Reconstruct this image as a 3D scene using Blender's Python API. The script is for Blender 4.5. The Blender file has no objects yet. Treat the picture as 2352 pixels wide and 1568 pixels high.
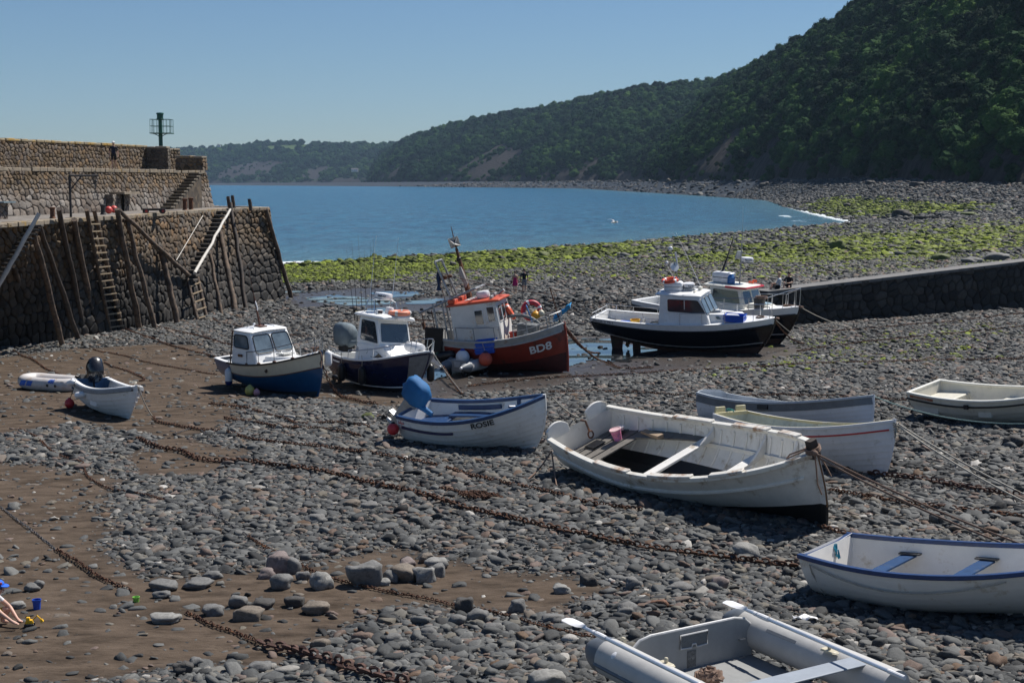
# harbour at low tide, built in bpy
import bpy, bmesh, math, random
import numpy as np
from mathutils import Vector, Matrix, Euler, noise
R = math.radians
rng = np.random.default_rng(7)
random.seed(7)
S = bpy.context.scene
COL = S.collection
CAMZ, FPX, HOR = 10.0, 3267.0, 415.0; KF = FPX / 2550
PITCH = math.atan((784 - HOR) / FPX)
cp, sp = math.cos(PITCH), math.sin(PITCH)
cam = bpy.data.cameras.new('camera'); camo = bpy.data.objects.new('camera', cam); COL.objects.link(camo)
camo.location = (0, 0, CAMZ); camo.rotation_euler = (R(90) - PITCH, 0, 0)
cam.sensor_width = 36; cam.lens = 36 * FPX / 2352; cam.clip_start = .1; cam.clip_end = 30000
S.camera = camo
def ray(u, v):
 a, b = (u - 1176) / FPX, -(v - 784) / FPX
 return Vector((a, cp + b * sp, -sp + b * cp))
def PZ(u, v, z):
 d = ray(u, v); k = (z - CAMZ) / d.z
 return Vector((0, 0, CAMZ)) + d * k
def PY(u, v, y):
 d = ray(u, v); return Vector((0, 0, CAMZ)) + d * (y / d.y)
def proj(p):
 x, y, z = p[0], p[1], p[2] - CAMZ
 f = y * cp - z * sp; w = y * sp + z * cp
 return (1176 + FPX * x / f, 784 - FPX * w / f)
SHORE_PX = [(250, 650), (640, 611), (900, 593), (1200, 575), (1500, 553), (1700, 535), (1850, 521), (1975, 511), (1915, 497), (1810, 476), (1770, 461), (1600, 449), (1330, 433), (900, 428.5), (480, 425.5)]
SHORE = np.array([PZ(u, v, 0)[:2] for u, v in SHORE_PX])
SHORE[0] = SHORE[1] + (SHORE[1] - SHORE[2]) * 2.5
SEA = np.vstack([SHORE, [[-9000, 2300], [-9000, 60]]])
def seg_dist(X, Y, P):
 best = np.full(X.shape, 1e9)
 for (ax, ay), (bx, by) in zip(P[:-1], P[1:]):
  dx, dy = bx - ax, by - ay; L2 = dx * dx + dy * dy
  t = np.clip(((X - ax) * dx + (Y - ay) * dy) / L2, 0, 1)
  best = np.minimum(best, np.hypot(X - ax - t * dx, Y - ay - t * dy))
 return best
def in_poly(X, Y, P):
 r = np.zeros(X.shape, bool); n = len(P)
 for i in range(n):
  (ax, ay), (bx, by) = P[i], P[(i + 1) % n]
  c = ((ay > Y) != (by > Y)) & (X < (bx - ax) * (Y - ay) / (by - ay + 1e-12) + ax)
  r ^= c
 return r
def wob(X, Y, s, seed=0):
 r = np.random.default_rng(seed); o = np.zeros(np.shape(X))
 for k in range(7):
  a = r.uniform(0, 6.28); f = (0.6 + 0.35 * k) / s
  o += np.sin((X * math.cos(a) + Y * math.sin(a)) * f * 6.28 / 2 + r.uniform(0, 6.28)) / (1 + .35 * k)
 return o / 2.6
WALL_A, WALL_B = PY(1762, 671, 61.0 * KF), PY(2560, 577, 73.5 * KF)
def behind_wall(X, Y):
 d = WALL_B - WALL_A; n = math.hypot(d.x, d.y); ux, uy = d.x / n, d.y / n
 s = (X - WALL_A.x) * ux + (Y - WALL_A.y) * uy
 q = -(X - WALL_A.x) * uy + (Y - WALL_A.y) * ux
 return s, q, n
FOOT = [PY(u, v, D * KF) for u, v, D in [(3300, 440, 240), (2700, 428, 330), (2352, 424, 390), (2150, 414, 450), (2000, 409, 520), (1750, 411, 690), (1550, 413, 950), (1330, 416, 1560), (1100, 417, 1950), (900, 418, 2300), (700, 420, 3000), (480, 421, 3600), (250, 422, 3800), (-400, 422, 4200)]]
FOOT2 = np.array([p[:2] for p in FOOT]); FOOTZ = np.array([p[2] for p in FOOT])
def smooth(a, b, x):
 t = np.clip((x - a) / (b - a), 0, 1); return t * t * (3 - 2 * t)
def ground_np(X, Y):
 X = np.asarray(X, float); Y = np.asarray(Y, float)
 d = seg_dist(X, Y, SHORE)
 sea = in_poly(X, Y, SEA)
 df = seg_dist(X, Y, FOOT2)
 zf = np.interp(-np.arctan2(X, np.maximum(Y, 1)), -np.arctan2(FOOT2[:, 0], FOOT2[:, 1]), FOOTZ)
 near = .028 / KF * np.minimum(d, 130 * KF) + .01 / KF * np.clip(d - 130 * KF, 0, 200)
 far = zf * (d / (d + df + .01)) ** 1.15
 w = smooth(120 * KF, 260 * KF, Y + .15 * X)
 z = np.where(sea, -.05 * np.minimum(d, 80), near * (1 - w) + far * w)
 amp = np.clip(d / 25, 0, 1)
 z = z + np.where(sea, 0, amp * (.10 * wob(X, Y, 11, 1) + .035 * wob(X, Y, 3.1, 2)))
 s, q, n = behind_wall(X, Y)
 top = WALL_A.z + (WALL_B.z - WALL_A.z) * np.clip(s / n, 0, 1.4) - .3
 w = np.clip((q - 1.6) / 1.6, 0, 1) * np.clip((s + 3) / 3.0, 0, 1) * np.exp(-np.clip(q - .6, 0, 400) / 16)
 z = np.where(sea, z, np.maximum(z, z + w * (top - z)))
 return z
def gz(x, y): return float(ground_np(np.array([x]), np.array([y]))[0])
def G(u, v):
 z = 2.0
 for _ in range(14):
  p = PZ(u, v, z); z = .5 * z + .5 * gz(p.x, p.y)
 p = PZ(u, v, z); p.z = gz(p.x, p.y); return p
MATS = {}
def _n(nt, t, **kw):
 n = nt.nodes.new(t)
 for k, v in kw.items():
  if k.startswith('_'): setattr(n, k[1:], v)
  else: n.inputs[k.replace('__', ' ')].default_value = v
 return n
def mat(name, col, rough=.6, var=.25, scale=6., bump=.0, bscale=40., stain=None, sscale=3., samt=.5, metal=0., coat=0., spec=.5, lo=None, alpha=None, trans=0.):
 if name in MATS: return MATS[name]
 m = bpy.data.materials.new(name); m.use_nodes = True; nt = m.node_tree; L = nt.links.new
 b = nt.nodes['Principled BSDF']
 tc = _n(nt, 'ShaderNodeTexCoord')
 n1 = _n(nt, 'ShaderNodeTexNoise', Scale=scale, Detail=6., Roughness=.65); L(tc.outputs['Object'], n1.inputs['Vector'])
 cr = _n(nt, 'ShaderNodeMapRange'); cr.inputs[1].default_value = .3; cr.inputs[2].default_value = .7
 cr.inputs[3].default_value = 1 - var; cr.inputs[4].default_value = 1 + var * .6
 L(n1.outputs['Fac'], cr.inputs[0])
 mx = _n(nt, 'ShaderNodeMix', _data_type='RGBA', _blend_type='MULTIPLY'); mx.inputs['Factor'].default_value = 1
 mx.inputs['A'].default_value = (*col, 1); L(cr.outputs[0], mx.inputs['B'])
 out = mx.outputs['Result']
 if stain is not None:
  n2 = _n(nt, 'ShaderNodeTexNoise', Scale=sscale, Detail=8., Roughness=.7); L(tc.outputs['Object'], n2.inputs['Vector'])
  r2 = _n(nt, 'ShaderNodeMapRange'); r2.inputs[1].default_value = 1 - samt; r2.inputs[2].default_value = min(1.0, 1.12 - samt)
  L(n2.outputs['Fac'], r2.inputs[0])
  m2 = _n(nt, 'ShaderNodeMix', _data_type='RGBA'); L(r2.outputs[0], m2.inputs['Factor']); L(out, m2.inputs['A']); m2.inputs['B'].default_value = (*stain, 1)
  out = m2.outputs['Result']
 L(out, b.inputs['Base Color'])
 b.inputs['Roughness'].default_value = rough; b.inputs['Metallic'].default_value = metal
 b.inputs['Coat Weight'].default_value = coat; b.inputs['Specular IOR Level'].default_value = spec
 if trans: b.inputs['Transmission Weight'].default_value = trans
 if bump:
  n3 = _n(nt, 'ShaderNodeTexNoise', Scale=bscale, Detail=4.); L(tc.outputs['Object'], n3.inputs['Vector'])
  bp = _n(nt, 'ShaderNodeBump', Strength=bump, Distance=.02); L(n3.outputs['Fac'], bp.inputs['Height']); L(bp.outputs[0], b.inputs['Normal'])
 MATS[name] = m
 return m
def rotm(z=0, y=0, x=0): return Matrix.Rotation(z, 4, 'Z') @ Matrix.Rotation(y, 4, 'Y') @ Matrix.Rotation(x, 4, 'X')
class MB:
 def __init__(s): s.v = []; s.f = []; s.m = []
 def add(s, vs, fs, mi=0):
  b = len(s.v); s.v += [tuple(p) for p in vs]
  for f in fs: s.f.append(tuple(i + b for i in f)); s.m.append(mi)
  return s
 def box(s, c, d, mi=0, M=None, taper=1., b=0.):
  hx, hy, hz = d[0] / 2, d[1] / 2, d[2] / 2; c = Vector(c)
  if b <= 0:
   ring = [(-hx, -hy), (hx, -hy), (hx, hy), (-hx, hy)]
  else:
   ring = [(-hx + b, -hy), (hx - b, -hy), (hx, -hy + b), (hx, hy - b), (hx - b, hy), (-hx + b, hy), (-hx, hy - b), (-hx, -hy + b)]
  n = len(ring)
  vs = [Vector((x, y, -hz)) for x, y in ring] + [Vector((x * taper, y * taper, hz)) for x, y in ring]
  if M is not None: vs = [M @ p for p in vs]
  vs = [p + c for p in vs]
  fs = [tuple(range(n - 1, -1, -1)), tuple(range(n, 2 * n))] + [(i, (i + 1) % n, n + (i + 1) % n, n + i) for i in range(n)]
  return s.add(vs, fs, mi)
 def rings(s, rs, mi=0, closed=True, caps=True):
  n = len(rs[0]); vs = [p for r in rs for p in r]; fs = []
  for k in range(len(rs) - 1):
   for i in range(n if closed else n - 1):
    j = (i + 1) % n; fs.append((k * n + i, k * n + j, (k + 1) * n + j, (k + 1) * n + i))
  if caps and closed:
   fs.append(tuple(range(n - 1, -1, -1))); fs.append(tuple((len(rs) - 1) * n + i for i in range(n)))
  return s.add(vs, fs, mi)
 def tube(s, pts, r, n=6, mi=0, sq=1., caps=True, closed=False):
  P = [Vector(p) for p in pts]
  if not hasattr(r, '__len__'): r = [r] * len(P)
  rs = []; up = None
  for i, p in enumerate(P):
   if closed: d = P[(i + 1) % len(P)] - P[i - 1]
   else: d = P[min(i + 1, len(P) - 1)] - P[max(i - 1, 0)]
   d = d.normalized() if d.length > 1e-9 else Vector((0, 0, 1))
   if up is None:
    up = Vector((0, 0, 1)) if abs(d.z) < .9 else Vector((1, 0, 0))
   a = d.cross(up)
   if a.length < 1e-4: a = d.cross(Vector((.3, .8, .5)))
   a.normalize(); q = a.cross(d); up = q
   rs.append([p + (a * math.cos(6.2832 * k / n) + q * (math.sin(6.2832 * k / n) * sq)) * r[i] for k in range(n)])
  if closed: rs.append(rs[0]); return s.rings(rs, mi, True, False)
  return s.rings(rs, mi, True, caps)
 def lathe(s, prof, n=16, mi=0, M=None, c=(0, 0, 0)):
  c = Vector(c); rs = []
  for r, z in prof:
   ring = [Vector((r * math.cos(6.2832 * k / n), r * math.sin(6.2832 * k / n), z)) for k in range(n)]
   if M is not None: ring = [M @ p for p in ring]
   rs.append([p + c for p in ring])
  return s.rings(rs, mi)
 def ball(s, c, r, n=14, mi=0, M=None):
  if not hasattr(r, '__len__'): r = (r, r, r)
  prof = [(max(1e-3, math.sin(math.pi * k / (n // 2 + 2))), -math.cos(math.pi * k / (n // 2 + 2))) for k in range(n // 2 + 3)]
  m = Matrix.Diagonal((*r, 1)); m = (M @ m) if M is not None else m
  return s.lathe(prof, n, mi, m, c)
 def quad(s, a, b, c, d, mi=0): return s.add([a, b, c, d], [(0, 1, 2, 3)], mi)
 def panel(s, poly, th, mi=0):
  P = [Vector(p) for p in poly]; n = (P[1] - P[0]).cross(P[-1] - P[0]).normalized() * th; k = len(P)
  return s.add(P + [p + n for p in P], [tuple(range(k - 1, -1, -1)), tuple(range(k, 2 * k))] + [(i, (i + 1) % k, k + (i + 1) % k, k + i) for i in range(k)], mi)
 def grid(s, rows, mi=0):
  n = len(rows[0]); vs = [p for r in rows for p in r]
  return s.add(vs, [(k * n + i, k * n + i + 1, (k + 1) * n + i + 1, (k + 1) * n + i) for k in range(len(rows) - 1) for i in range(n - 1)], mi)
 def mesh(s, name, mats, angle=35):
  me = bpy.data.meshes.new(name); me.from_pydata(s.v, [], s.f)
  for m in (mats if isinstance(mats, (list, tuple)) else [mats]): me.materials.append(m)
  me.polygons.foreach_set('material_index', s.m)
  if angle is not None:
   me.polygons.foreach_set('use_smooth', [True] * len(me.polygons)); me.set_sharp_from_angle(angle=R(angle))
  me.update(); return me
 def build(s, name, mats, parent=None, angle=35, bevel=0., seg=2, fix=True):
  me = s.mesh(name, mats, angle)
  if fix:
   bm = bmesh.new(); bm.from_mesh(me); bmesh.ops.recalc_face_normals(bm, faces=bm.faces); bm.to_mesh(me); bm.free()
   if angle is not None: me.set_sharp_from_angle(angle=R(angle))
  o = bpy.data.objects.new(name, me); COL.objects.link(o)
  if parent is not None: o.parent = parent
  if bevel:
   b = o.modifiers.new('bevel', 'BEVEL'); b.width = bevel; b.segments = seg; b.limit_method = 'ANGLE'; b.angle_limit = R(40); b.harden_normals = False
  return o
def tag(o, label=None, cat=None, group=None, kind=None):
 if label: o['label'] = label
 if cat: o['category'] = cat
 if group: o['group'] = group
 if kind: o['kind'] = kind
 return o
def empty(name, loc=(0, 0, 0), label=None, cat=None, group=None, rot=None):
 o = bpy.data.objects.new(name, None); COL.objects.link(o); o.empty_display_size = .2
 o.location = loc
 if rot is not None: o.rotation_euler = rot
 return tag(o, label, cat, group)
def copy_tree(o, parent=None):
 c = o.copy(); COL.objects.link(c)
 if parent is not None: c.parent = parent
 for ch in list(o.children): copy_tree(ch, c)
 return c
def bez(a, b, c, n=10):
 a, b, c = Vector(a), Vector(b), Vector(c)
 return [a * (1 - t) ** 2 + b * 2 * t * (1 - t) + c * t * t for t in [i / n for i in range(n + 1)]]
def sag(a, b, s, n=12):
 a, b = Vector(a), Vector(b)
 return [a.lerp(b, i / n) - Vector((0, 0, s * 4 * (i / n) * (1 - i / n))) for i in range(n + 1)]
def text_mesh(txt, size=1., ext=0., bold=0., shear=0.):
 cu = bpy.data.curves.new('lettering', 'FONT'); cu.body = txt; cu.size = size; cu.extrude = ext; cu.offset = bold; cu.shear = shear
 cu.resolution_u = 3
 o = bpy.data.objects.new('lettering', cu); COL.objects.link(o)
 dg = bpy.context.evaluated_depsgraph_get(); me = bpy.data.meshes.new_from_object(o.evaluated_get(dg))
 bm = bmesh.new(); bm.from_mesh(me); bmesh.ops.triangulate(bm, faces=bm.faces)
 for _ in range(3): bmesh.ops.subdivide_edges(bm, edges=[e for e in bm.edges if e.calc_length() > size * .12], cuts=1); bmesh.ops.triangulate(bm, faces=bm.faces)
 bm.to_mesh(me); bm.free()
 vs = [v.co.copy() for v in me.vertices]; fs = [tuple(p.vertices) for p in me.polygons]
 bpy.data.objects.remove(o); bpy.data.curves.remove(cu); bpy.data.meshes.remove(me)
 return vs, fs
def gn_scatter(name, pts, attrs, protos, mats):
 me = bpy.data.meshes.new(name); n = len(pts); me.vertices.add(n)
 me.vertices.foreach_set('co', np.asarray(pts, np.float32).ravel())
 for k, a in attrs.items():
  a = np.asarray(a)
  if a.dtype.kind == 'i':
   t = me.attributes.new(k, 'INT', 'POINT'); t.data.foreach_set('value', a.astype(np.int32))
  elif a.ndim == 2:
   t = me.attributes.new(k, 'FLOAT_VECTOR', 'POINT'); t.data.foreach_set('vector', a.astype(np.float32).ravel())
  else:
   t = me.attributes.new(k, 'FLOAT', 'POINT'); t.data.foreach_set('value', a.astype(np.float32))
 me.update()
 o = bpy.data.objects.new(name, me); COL.objects.link(o)
 ng = bpy.data.node_groups.new(name + '_scatter', 'GeometryNodeTree')
 ng.interface.new_socket('Geometry', in_out='INPUT', socket_type='NodeSocketGeometry'); ng.interface.new_socket('Geometry', in_out='OUTPUT', socket_type='NodeSocketGeometry')
 N = ng.nodes.new; L = ng.links.new
 gi, go, iop = N('NodeGroupInput'), N('NodeGroupOutput'), N('GeometryNodeInstanceOnPoints')
 L(gi.outputs[0], iop.inputs['Points'])
 col = bpy.data.collections.new(name + '_source')
 for i, (pm) in enumerate(protos):
  po = bpy.data.objects.new('%s_source_%02d' % (name, i), pm); col.objects.link(po)
 ci = N('GeometryNodeCollectionInfo'); ci.inputs['Collection'].default_value = col; ci.inputs['Separate Children'].default_value = True; ci.inputs['Reset Children'].default_value = True
 L(ci.outputs[0], iop.inputs['Instance']); iop.inputs['Pick Instance'].default_value = True
 def A(nm, dt):
  a = N('GeometryNodeInputNamedAttribute'); a.data_type = dt; a.inputs['Name'].default_value = nm; return a.outputs[0]
 L(A('pick', 'INT'), iop.inputs['Instance Index'])
 e = N('FunctionNodeEulerToRotation'); L(A('rot', 'FLOAT_VECTOR'), e.inputs[0]); L(e.outputs[0], iop.inputs['Rotation'])
 L(A('size', 'FLOAT_VECTOR'), iop.inputs['Scale'])
 L(iop.outputs[0], go.inputs[0])
 md = o.modifiers.new('scatter', 'NODES'); md.node_group = ng
 return o
SUN_EL, SUN_AZ = R(56), math.atan2(.66, .56)
sl = bpy.data.lights.new('sun', 'SUN'); so = bpy.data.objects.new('sun', sl); COL.objects.link(so)
sl.energy = 5.0; sl.angle = R(.53); sl.color = (1., .955, .89)
sd = Vector((math.sin(SUN_AZ) * math.cos(SUN_EL), math.cos(SUN_AZ) * math.cos(SUN_EL), math.sin(SUN_EL)))
so.rotation_euler = sd.to_track_quat('Z', 'Y').to_euler(); so.location = (40, 40, 60)
W = bpy.data.worlds.new('World'); S.world = W; W.use_nodes = True
wn = W.node_tree; bg = wn.nodes['Background']
sky = _n(wn, 'ShaderNodeTexSky', _sky_type='NISHITA'); sky.sun_disc = False; sky.sun_elevation = SUN_EL; sky.sun_rotation = SUN_AZ
sky.altitude = 10; sky.air_density = 1.0; sky.dust_density = .1; sky.ozone_density = 4.5
tint_ = _n(wn, 'ShaderNodeMix', _data_type='RGBA', _blend_type='MULTIPLY'); tint_.inputs['Factor'].default_value = 1; tint_.inputs['B'].default_value = (.84, .98, 1.12, 1); wn.links.new(sky.outputs[0], tint_.inputs['A']); wn.links.new(tint_.outputs['Result'], bg.inputs[0]); bg.inputs[1].default_value = .052
S.view_settings.view_transform = 'Standard'; S.view_settings.look = 'None'; S.view_settings.gamma = 1; S.view_settings.exposure = .38
S.cycles.use_denoising = True
S.cycles.max_bounces = 6; S.cycles.diffuse_bounces = 3; S.cycles.glossy_bounces = 3; S.cycles.transmission_bounces = 4; S.cycles.volume_bounces = 0
def area(px): return np.array([G(u, v)[:2] for u, v in px])
SAND = [area(p) for p in (
 [(-300, 820), (0, 826), (150, 808), (330, 792), (470, 800), (520, 850), (740, 872), (1000, 850), (1280, 800), (1330, 776), (1430, 784), (1700, 800), (1800, 792), (1832, 800), (1780, 818), (1600, 842), (1400, 866), (1230, 888), (1050, 905), (900, 925), (760, 918), (640, 908), (520, 915), (462, 938), (470, 985), (400, 1003), (330, 990), (240, 962), (120, 968), (0, 985), (-300, 990)],
 [(-300, 1085), (60, 1080), (200, 1100), (215, 1150), (175, 1225), (128, 1262), (205, 1312), (330, 1342), (480, 1340), (610, 1318), (720, 1296), (890, 1286), (1034, 1308), (1272, 1338), (1320, 1350), (1240, 1385), (1050, 1372), (880, 1362), (800, 1404), (705, 1430), (640, 1470), (560, 1500), (420, 1505), (250, 1525), (60, 1548), (-300, 1560)],
 [(330, 1050), (400, 1010), (520, 1040), (470, 1075), (370, 1075)])]
MUD = [area(p) for p in ([(1000, 800), (1270, 790), (1400, 768), (1800, 785), (1830, 800), (1600, 846), (1300, 880), (1000, 908), (880, 900)], [(640, 668), (900, 662), (1020, 690), (1000, 720), (760, 705), (660, 690)])]
ALGAE = [(area(p), w) for p, w in (
 ([(600, 620), (640, 609), (900, 592), (1200, 576), (1490, 556), (1500, 585), (1250, 606), (1000, 632), (760, 648), (600, 655)], .95),
 ([(1480, 604), (1640, 572), (1880, 548), (2100, 532), (2400, 512), (2400, 566), (2150, 590), (1920, 602), (1700, 606)], .78),
 ([(1840, 474), (1900, 456), (2060, 464), (2260, 472), (2230, 486), (2020, 500), (1920, 496)], .95),
 ([(1290, 560), (1500, 552), (1900, 520), (2400, 500), (2400, 600), (1900, 640), (1300, 640), (640, 655), (640, 640)], .22),
 ([(1700, 790), (1960, 770), (2300, 740), (2300, 800), (1900, 850), (1650, 860)], .13))]
def mask(polys, X, Y, soft=1.5, seed=5):
 o = np.zeros(np.shape(X)); nz = wob(X, Y, 2.6, seed)
 for P in polys:
  d = seg_dist(X, Y, np.vstack([P, P[:1]])); d = np.where(in_poly(X, Y, P), d, -d)
  o = np.maximum(o, smooth(-soft * .5, soft * .5, d + .8 + .6 * nz * np.clip(np.hypot(X, Y) / 40, .5, 3)))
 return o
def algae_mask(X, Y):
 o = np.zeros(np.shape(X)); sc = np.clip(np.hypot(X, Y) / 60, .6, 6)
 for P, w in ALGAE:
  d = seg_dist(X, Y, np.vstack([P, P[:1]])); d = np.where(in_poly(X, Y, P), d, -d)
  o = np.maximum(o, w * smooth(-2.5, 2.5, d + (1.5 * wob(X, Y, 9, 11) + wob(X, Y, 3, 12)) * sc))
 return o
def polar_grid(r0, r1, k, a0, a1, na):
 rr = [r0]
 while rr[-1] < r1: rr.append(rr[-1] * (k(rr[-1]) if callable(k) else k))
 rr = np.array(rr); aa = np.linspace(R(a0), R(a1), na)
 X = rr[:, None] * np.sin(aa)[None]; Y = rr[:, None] * np.cos(aa)[None]
 nr = len(rr); idx = np.arange(nr * na).reshape(nr, na)
 F = np.stack([idx[:-1, :-1], idx[:-1, 1:], idx[1:, 1:], idx[1:, :-1]], -1).reshape(-1, 4)
 return X, Y, F
def np_mesh(name, co, F, mats, smooth_=True):
 me = bpy.data.meshes.new(name); co = np.asarray(co, np.float32); F = np.asarray(F, np.int32)
 me.vertices.add(len(co)); me.vertices.foreach_set('co', co.ravel())
 me.loops.add(F.size); me.loops.foreach_set('vertex_index', F.ravel())
 me.polygons.add(len(F)); me.polygons.foreach_set('loop_start', np.arange(len(F), dtype=np.int32) * F.shape[1])
 me.polygons.foreach_set('use_smooth', np.full(len(F), smooth_))
 me.update(calc_edges=True); me.validate()
 for m in mats: me.materials.append(m)
 return me
def vattr(me, name, a):
 t = me.attributes.new(name, 'FLOAT', 'POINT'); t.data.foreach_set('value', np.asarray(a, np.float32).ravel())
X, Y, F = polar_grid(5, 6600, lambda r: 1.0165 if r < 150 else 1.0065 if r < 900 else 1.03, -62, 50, 460)
Z = ground_np(X, Y)
near = np.hypot(X, Y) < 75
sand_v = mask(SAND, X, Y); mud_v = mask(MUD, X, Y, 3); alg_v = algae_mask(X, Y)
Z = Z + np.where(near, (.012 * wob(X, Y, 1.1, 31) + .012 * wob(X, Y, .55, 32)) * 1.0, 0)
def ground_mat():
 m = bpy.data.materials.new('beach_ground'); m.use_nodes = True; nt = m.node_tree; L = nt.links.new; b = nt.nodes['Principled BSDF']
 tc = _n(nt, 'ShaderNodeTexCoord'); at = lambda k: _n(nt, 'ShaderNodeAttribute', _attribute_name=k).outputs['Fac']
 def noise_(s, d=6., r=.6, st=None):
  n = _n(nt, 'ShaderNodeTexNoise', Scale=s, Detail=d, Roughness=r)
  if st: mp = _n(nt, 'ShaderNodeMapping'); mp.inputs['Scale'].default_value = st; mp.inputs['Rotation'].default_value = (0, 0, -.35); L(tc.outputs['Object'], mp.inputs[0]); L(mp.outputs[0], n.inputs['Vector'])
  else: L(tc.outputs['Object'], n.inputs['Vector'])
  return n.outputs['Fac']
 def ramp(x, *st):
  r = _n(nt, 'ShaderNodeValToRGB'); e = r.color_ramp.elements
  while len(e) < len(st): e.new(.5)
  for i, (p, c) in enumerate(st): e[i].position = p; e[i].color = (*c, 1)
  L(x, r.inputs[0]); return r.outputs[0]
 def mix(f, a, b_):
  x = _n(nt, 'ShaderNodeMix', _data_type='RGBA')
  for s, v in (('Factor', f), ('A', a), ('B', b_)):
   if isinstance(v, (float, tuple)): x.inputs[s].default_value = v if isinstance(v, float) else (*v, 1)
   else: L(v, x.inputs[s])
  return x.outputs['Result']
 sandc = ramp(noise_(1.1, 8., .65, (1, 2.4, 1)), (.32, (.04, .03, .022)), (.5, (.084, .063, .047)), (.7, (.125, .095, .072)))
 sandc = mix(ramp(noise_(3.2, 9., .75, (.6, 1.6, 1)), (.56, (0, 0, 0)), (.66, (.75, .75, .75))), sandc, (.026, .02, .016))
 vor = _n(nt, 'ShaderNodeTexVoronoi', Scale=6.); L(tc.outputs['Object'], vor.inputs['Vector'])
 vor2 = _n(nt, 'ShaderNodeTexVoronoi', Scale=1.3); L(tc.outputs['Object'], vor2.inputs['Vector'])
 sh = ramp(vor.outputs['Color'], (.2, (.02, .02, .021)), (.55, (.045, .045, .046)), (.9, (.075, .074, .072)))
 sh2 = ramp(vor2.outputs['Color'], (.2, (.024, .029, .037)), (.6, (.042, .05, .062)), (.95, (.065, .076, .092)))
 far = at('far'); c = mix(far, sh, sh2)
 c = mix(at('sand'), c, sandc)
 grn = ramp(noise_(.9, 8., .7), (.35, (.03, .042, .01)), (.55, (.08, .11, .01)), (.75, (.16, .21, .012)))
 am = _n(nt, 'ShaderNodeMath', _operation='MULTIPLY'); L(at('algae'), am.inputs[0]); L(ramp(noise_(.5, 6., .7), (.38, (0, 0, 0)), (.55, (1, 1, 1))), am.inputs[1])
 c = mix(am.outputs[0], c, grn)
 dk = mix(at('mud'), c, (.04, .031, .025)); L(dk, b.inputs['Base Color'])
 wet = _n(nt, 'ShaderNodeMapRange'); wet.inputs[3].default_value = .85; wet.inputs[4].default_value = .38; L(at('mud'), wet.inputs[0]); L(wet.outputs[0], b.inputs['Roughness'])
 sp_ = _n(nt, 'ShaderNodeMapRange'); sp_.inputs[3].default_value = .06; sp_.inputs[4].default_value = .4; L(at('mud'), sp_.inputs[0]); L(sp_.outputs[0], b.inputs['Specular IOR Level'])
 h = _n(nt, 'ShaderNodeMath', _operation='ADD'); L(noise_(9., 6., .7, (1, 2, 1)), h.inputs[0]); L(vor2.outputs['Distance'], h.inputs[1])
 bp = _n(nt, 'ShaderNodeBump', Strength=.55, Distance=.06); L(h.outputs[0], bp.inputs['Height']); L(bp.outputs[0], b.inputs['Normal'])
 return m
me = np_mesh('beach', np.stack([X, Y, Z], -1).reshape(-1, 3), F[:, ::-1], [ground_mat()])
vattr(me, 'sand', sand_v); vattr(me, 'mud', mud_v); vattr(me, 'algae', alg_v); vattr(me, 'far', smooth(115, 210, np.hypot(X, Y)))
beach = bpy.data.objects.new('beach', me); COL.objects.link(beach); tag(beach, 'grey shingle and brown sand beach of the drained harbour', kind='structure')
X, Y, F = polar_grid(90, 30000, lambda r: 1.005 if r < 700 else 1.03, -75, 34, 560)
keep = (in_poly(X, Y, SEA) | (seg_dist(X, Y, SHORE) < 12) | (np.hypot(X, Y) > 4200)).ravel()
F = F[keep[F].any(1)]
used = np.zeros(X.size, bool); used[F] = True; remap = np.cumsum(used) - 1
d = seg_dist(X, Y, SHORE).ravel(); fo = np.zeros(X.size)
for (u, v, r) in [(655, 607, 4), (688, 602, 3.5), (672, 604, 4), (1500, 553, 3.5), (1488, 554, 2.5), (905, 592, 2.5), (880, 593, 2)]:
 p = PZ(u, v, 0); fo = np.maximum(fo, np.exp(-((X.ravel() - p.x) ** 2 + (Y.ravel() - p.y) ** 2) / r ** 2))
tipP = PZ(1975, 511, 0); tw_ = np.exp(-((X.ravel() - tipP.x) ** 2 + (Y.ravel() - tipP.y - 60) ** 2) / 130 ** 2)
wv = wob(X, Y, 26, 71).ravel(); w2 = wob(X, Y, 9, 72).ravel()
fo = np.maximum(fo * .95, (.46 + .36 * tw_) * np.exp(-(d / (1.5 + 4.5 * tw_)) ** 2) * (np.hypot(X, Y).ravel() < 1200))
fo = np.maximum(fo, .72 * tw_ * np.exp(-((d - 11 - 4 * wv - 2 * w2) / 1.8) ** 2) * smooth(-.3, .5, wv + .6 * w2)); fo = np.maximum(fo, .5 * tw_ * np.exp(-((d - 22 - 6 * w2) / 1.6) ** 2) * smooth(.1, .7, w2 - wv))
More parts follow.
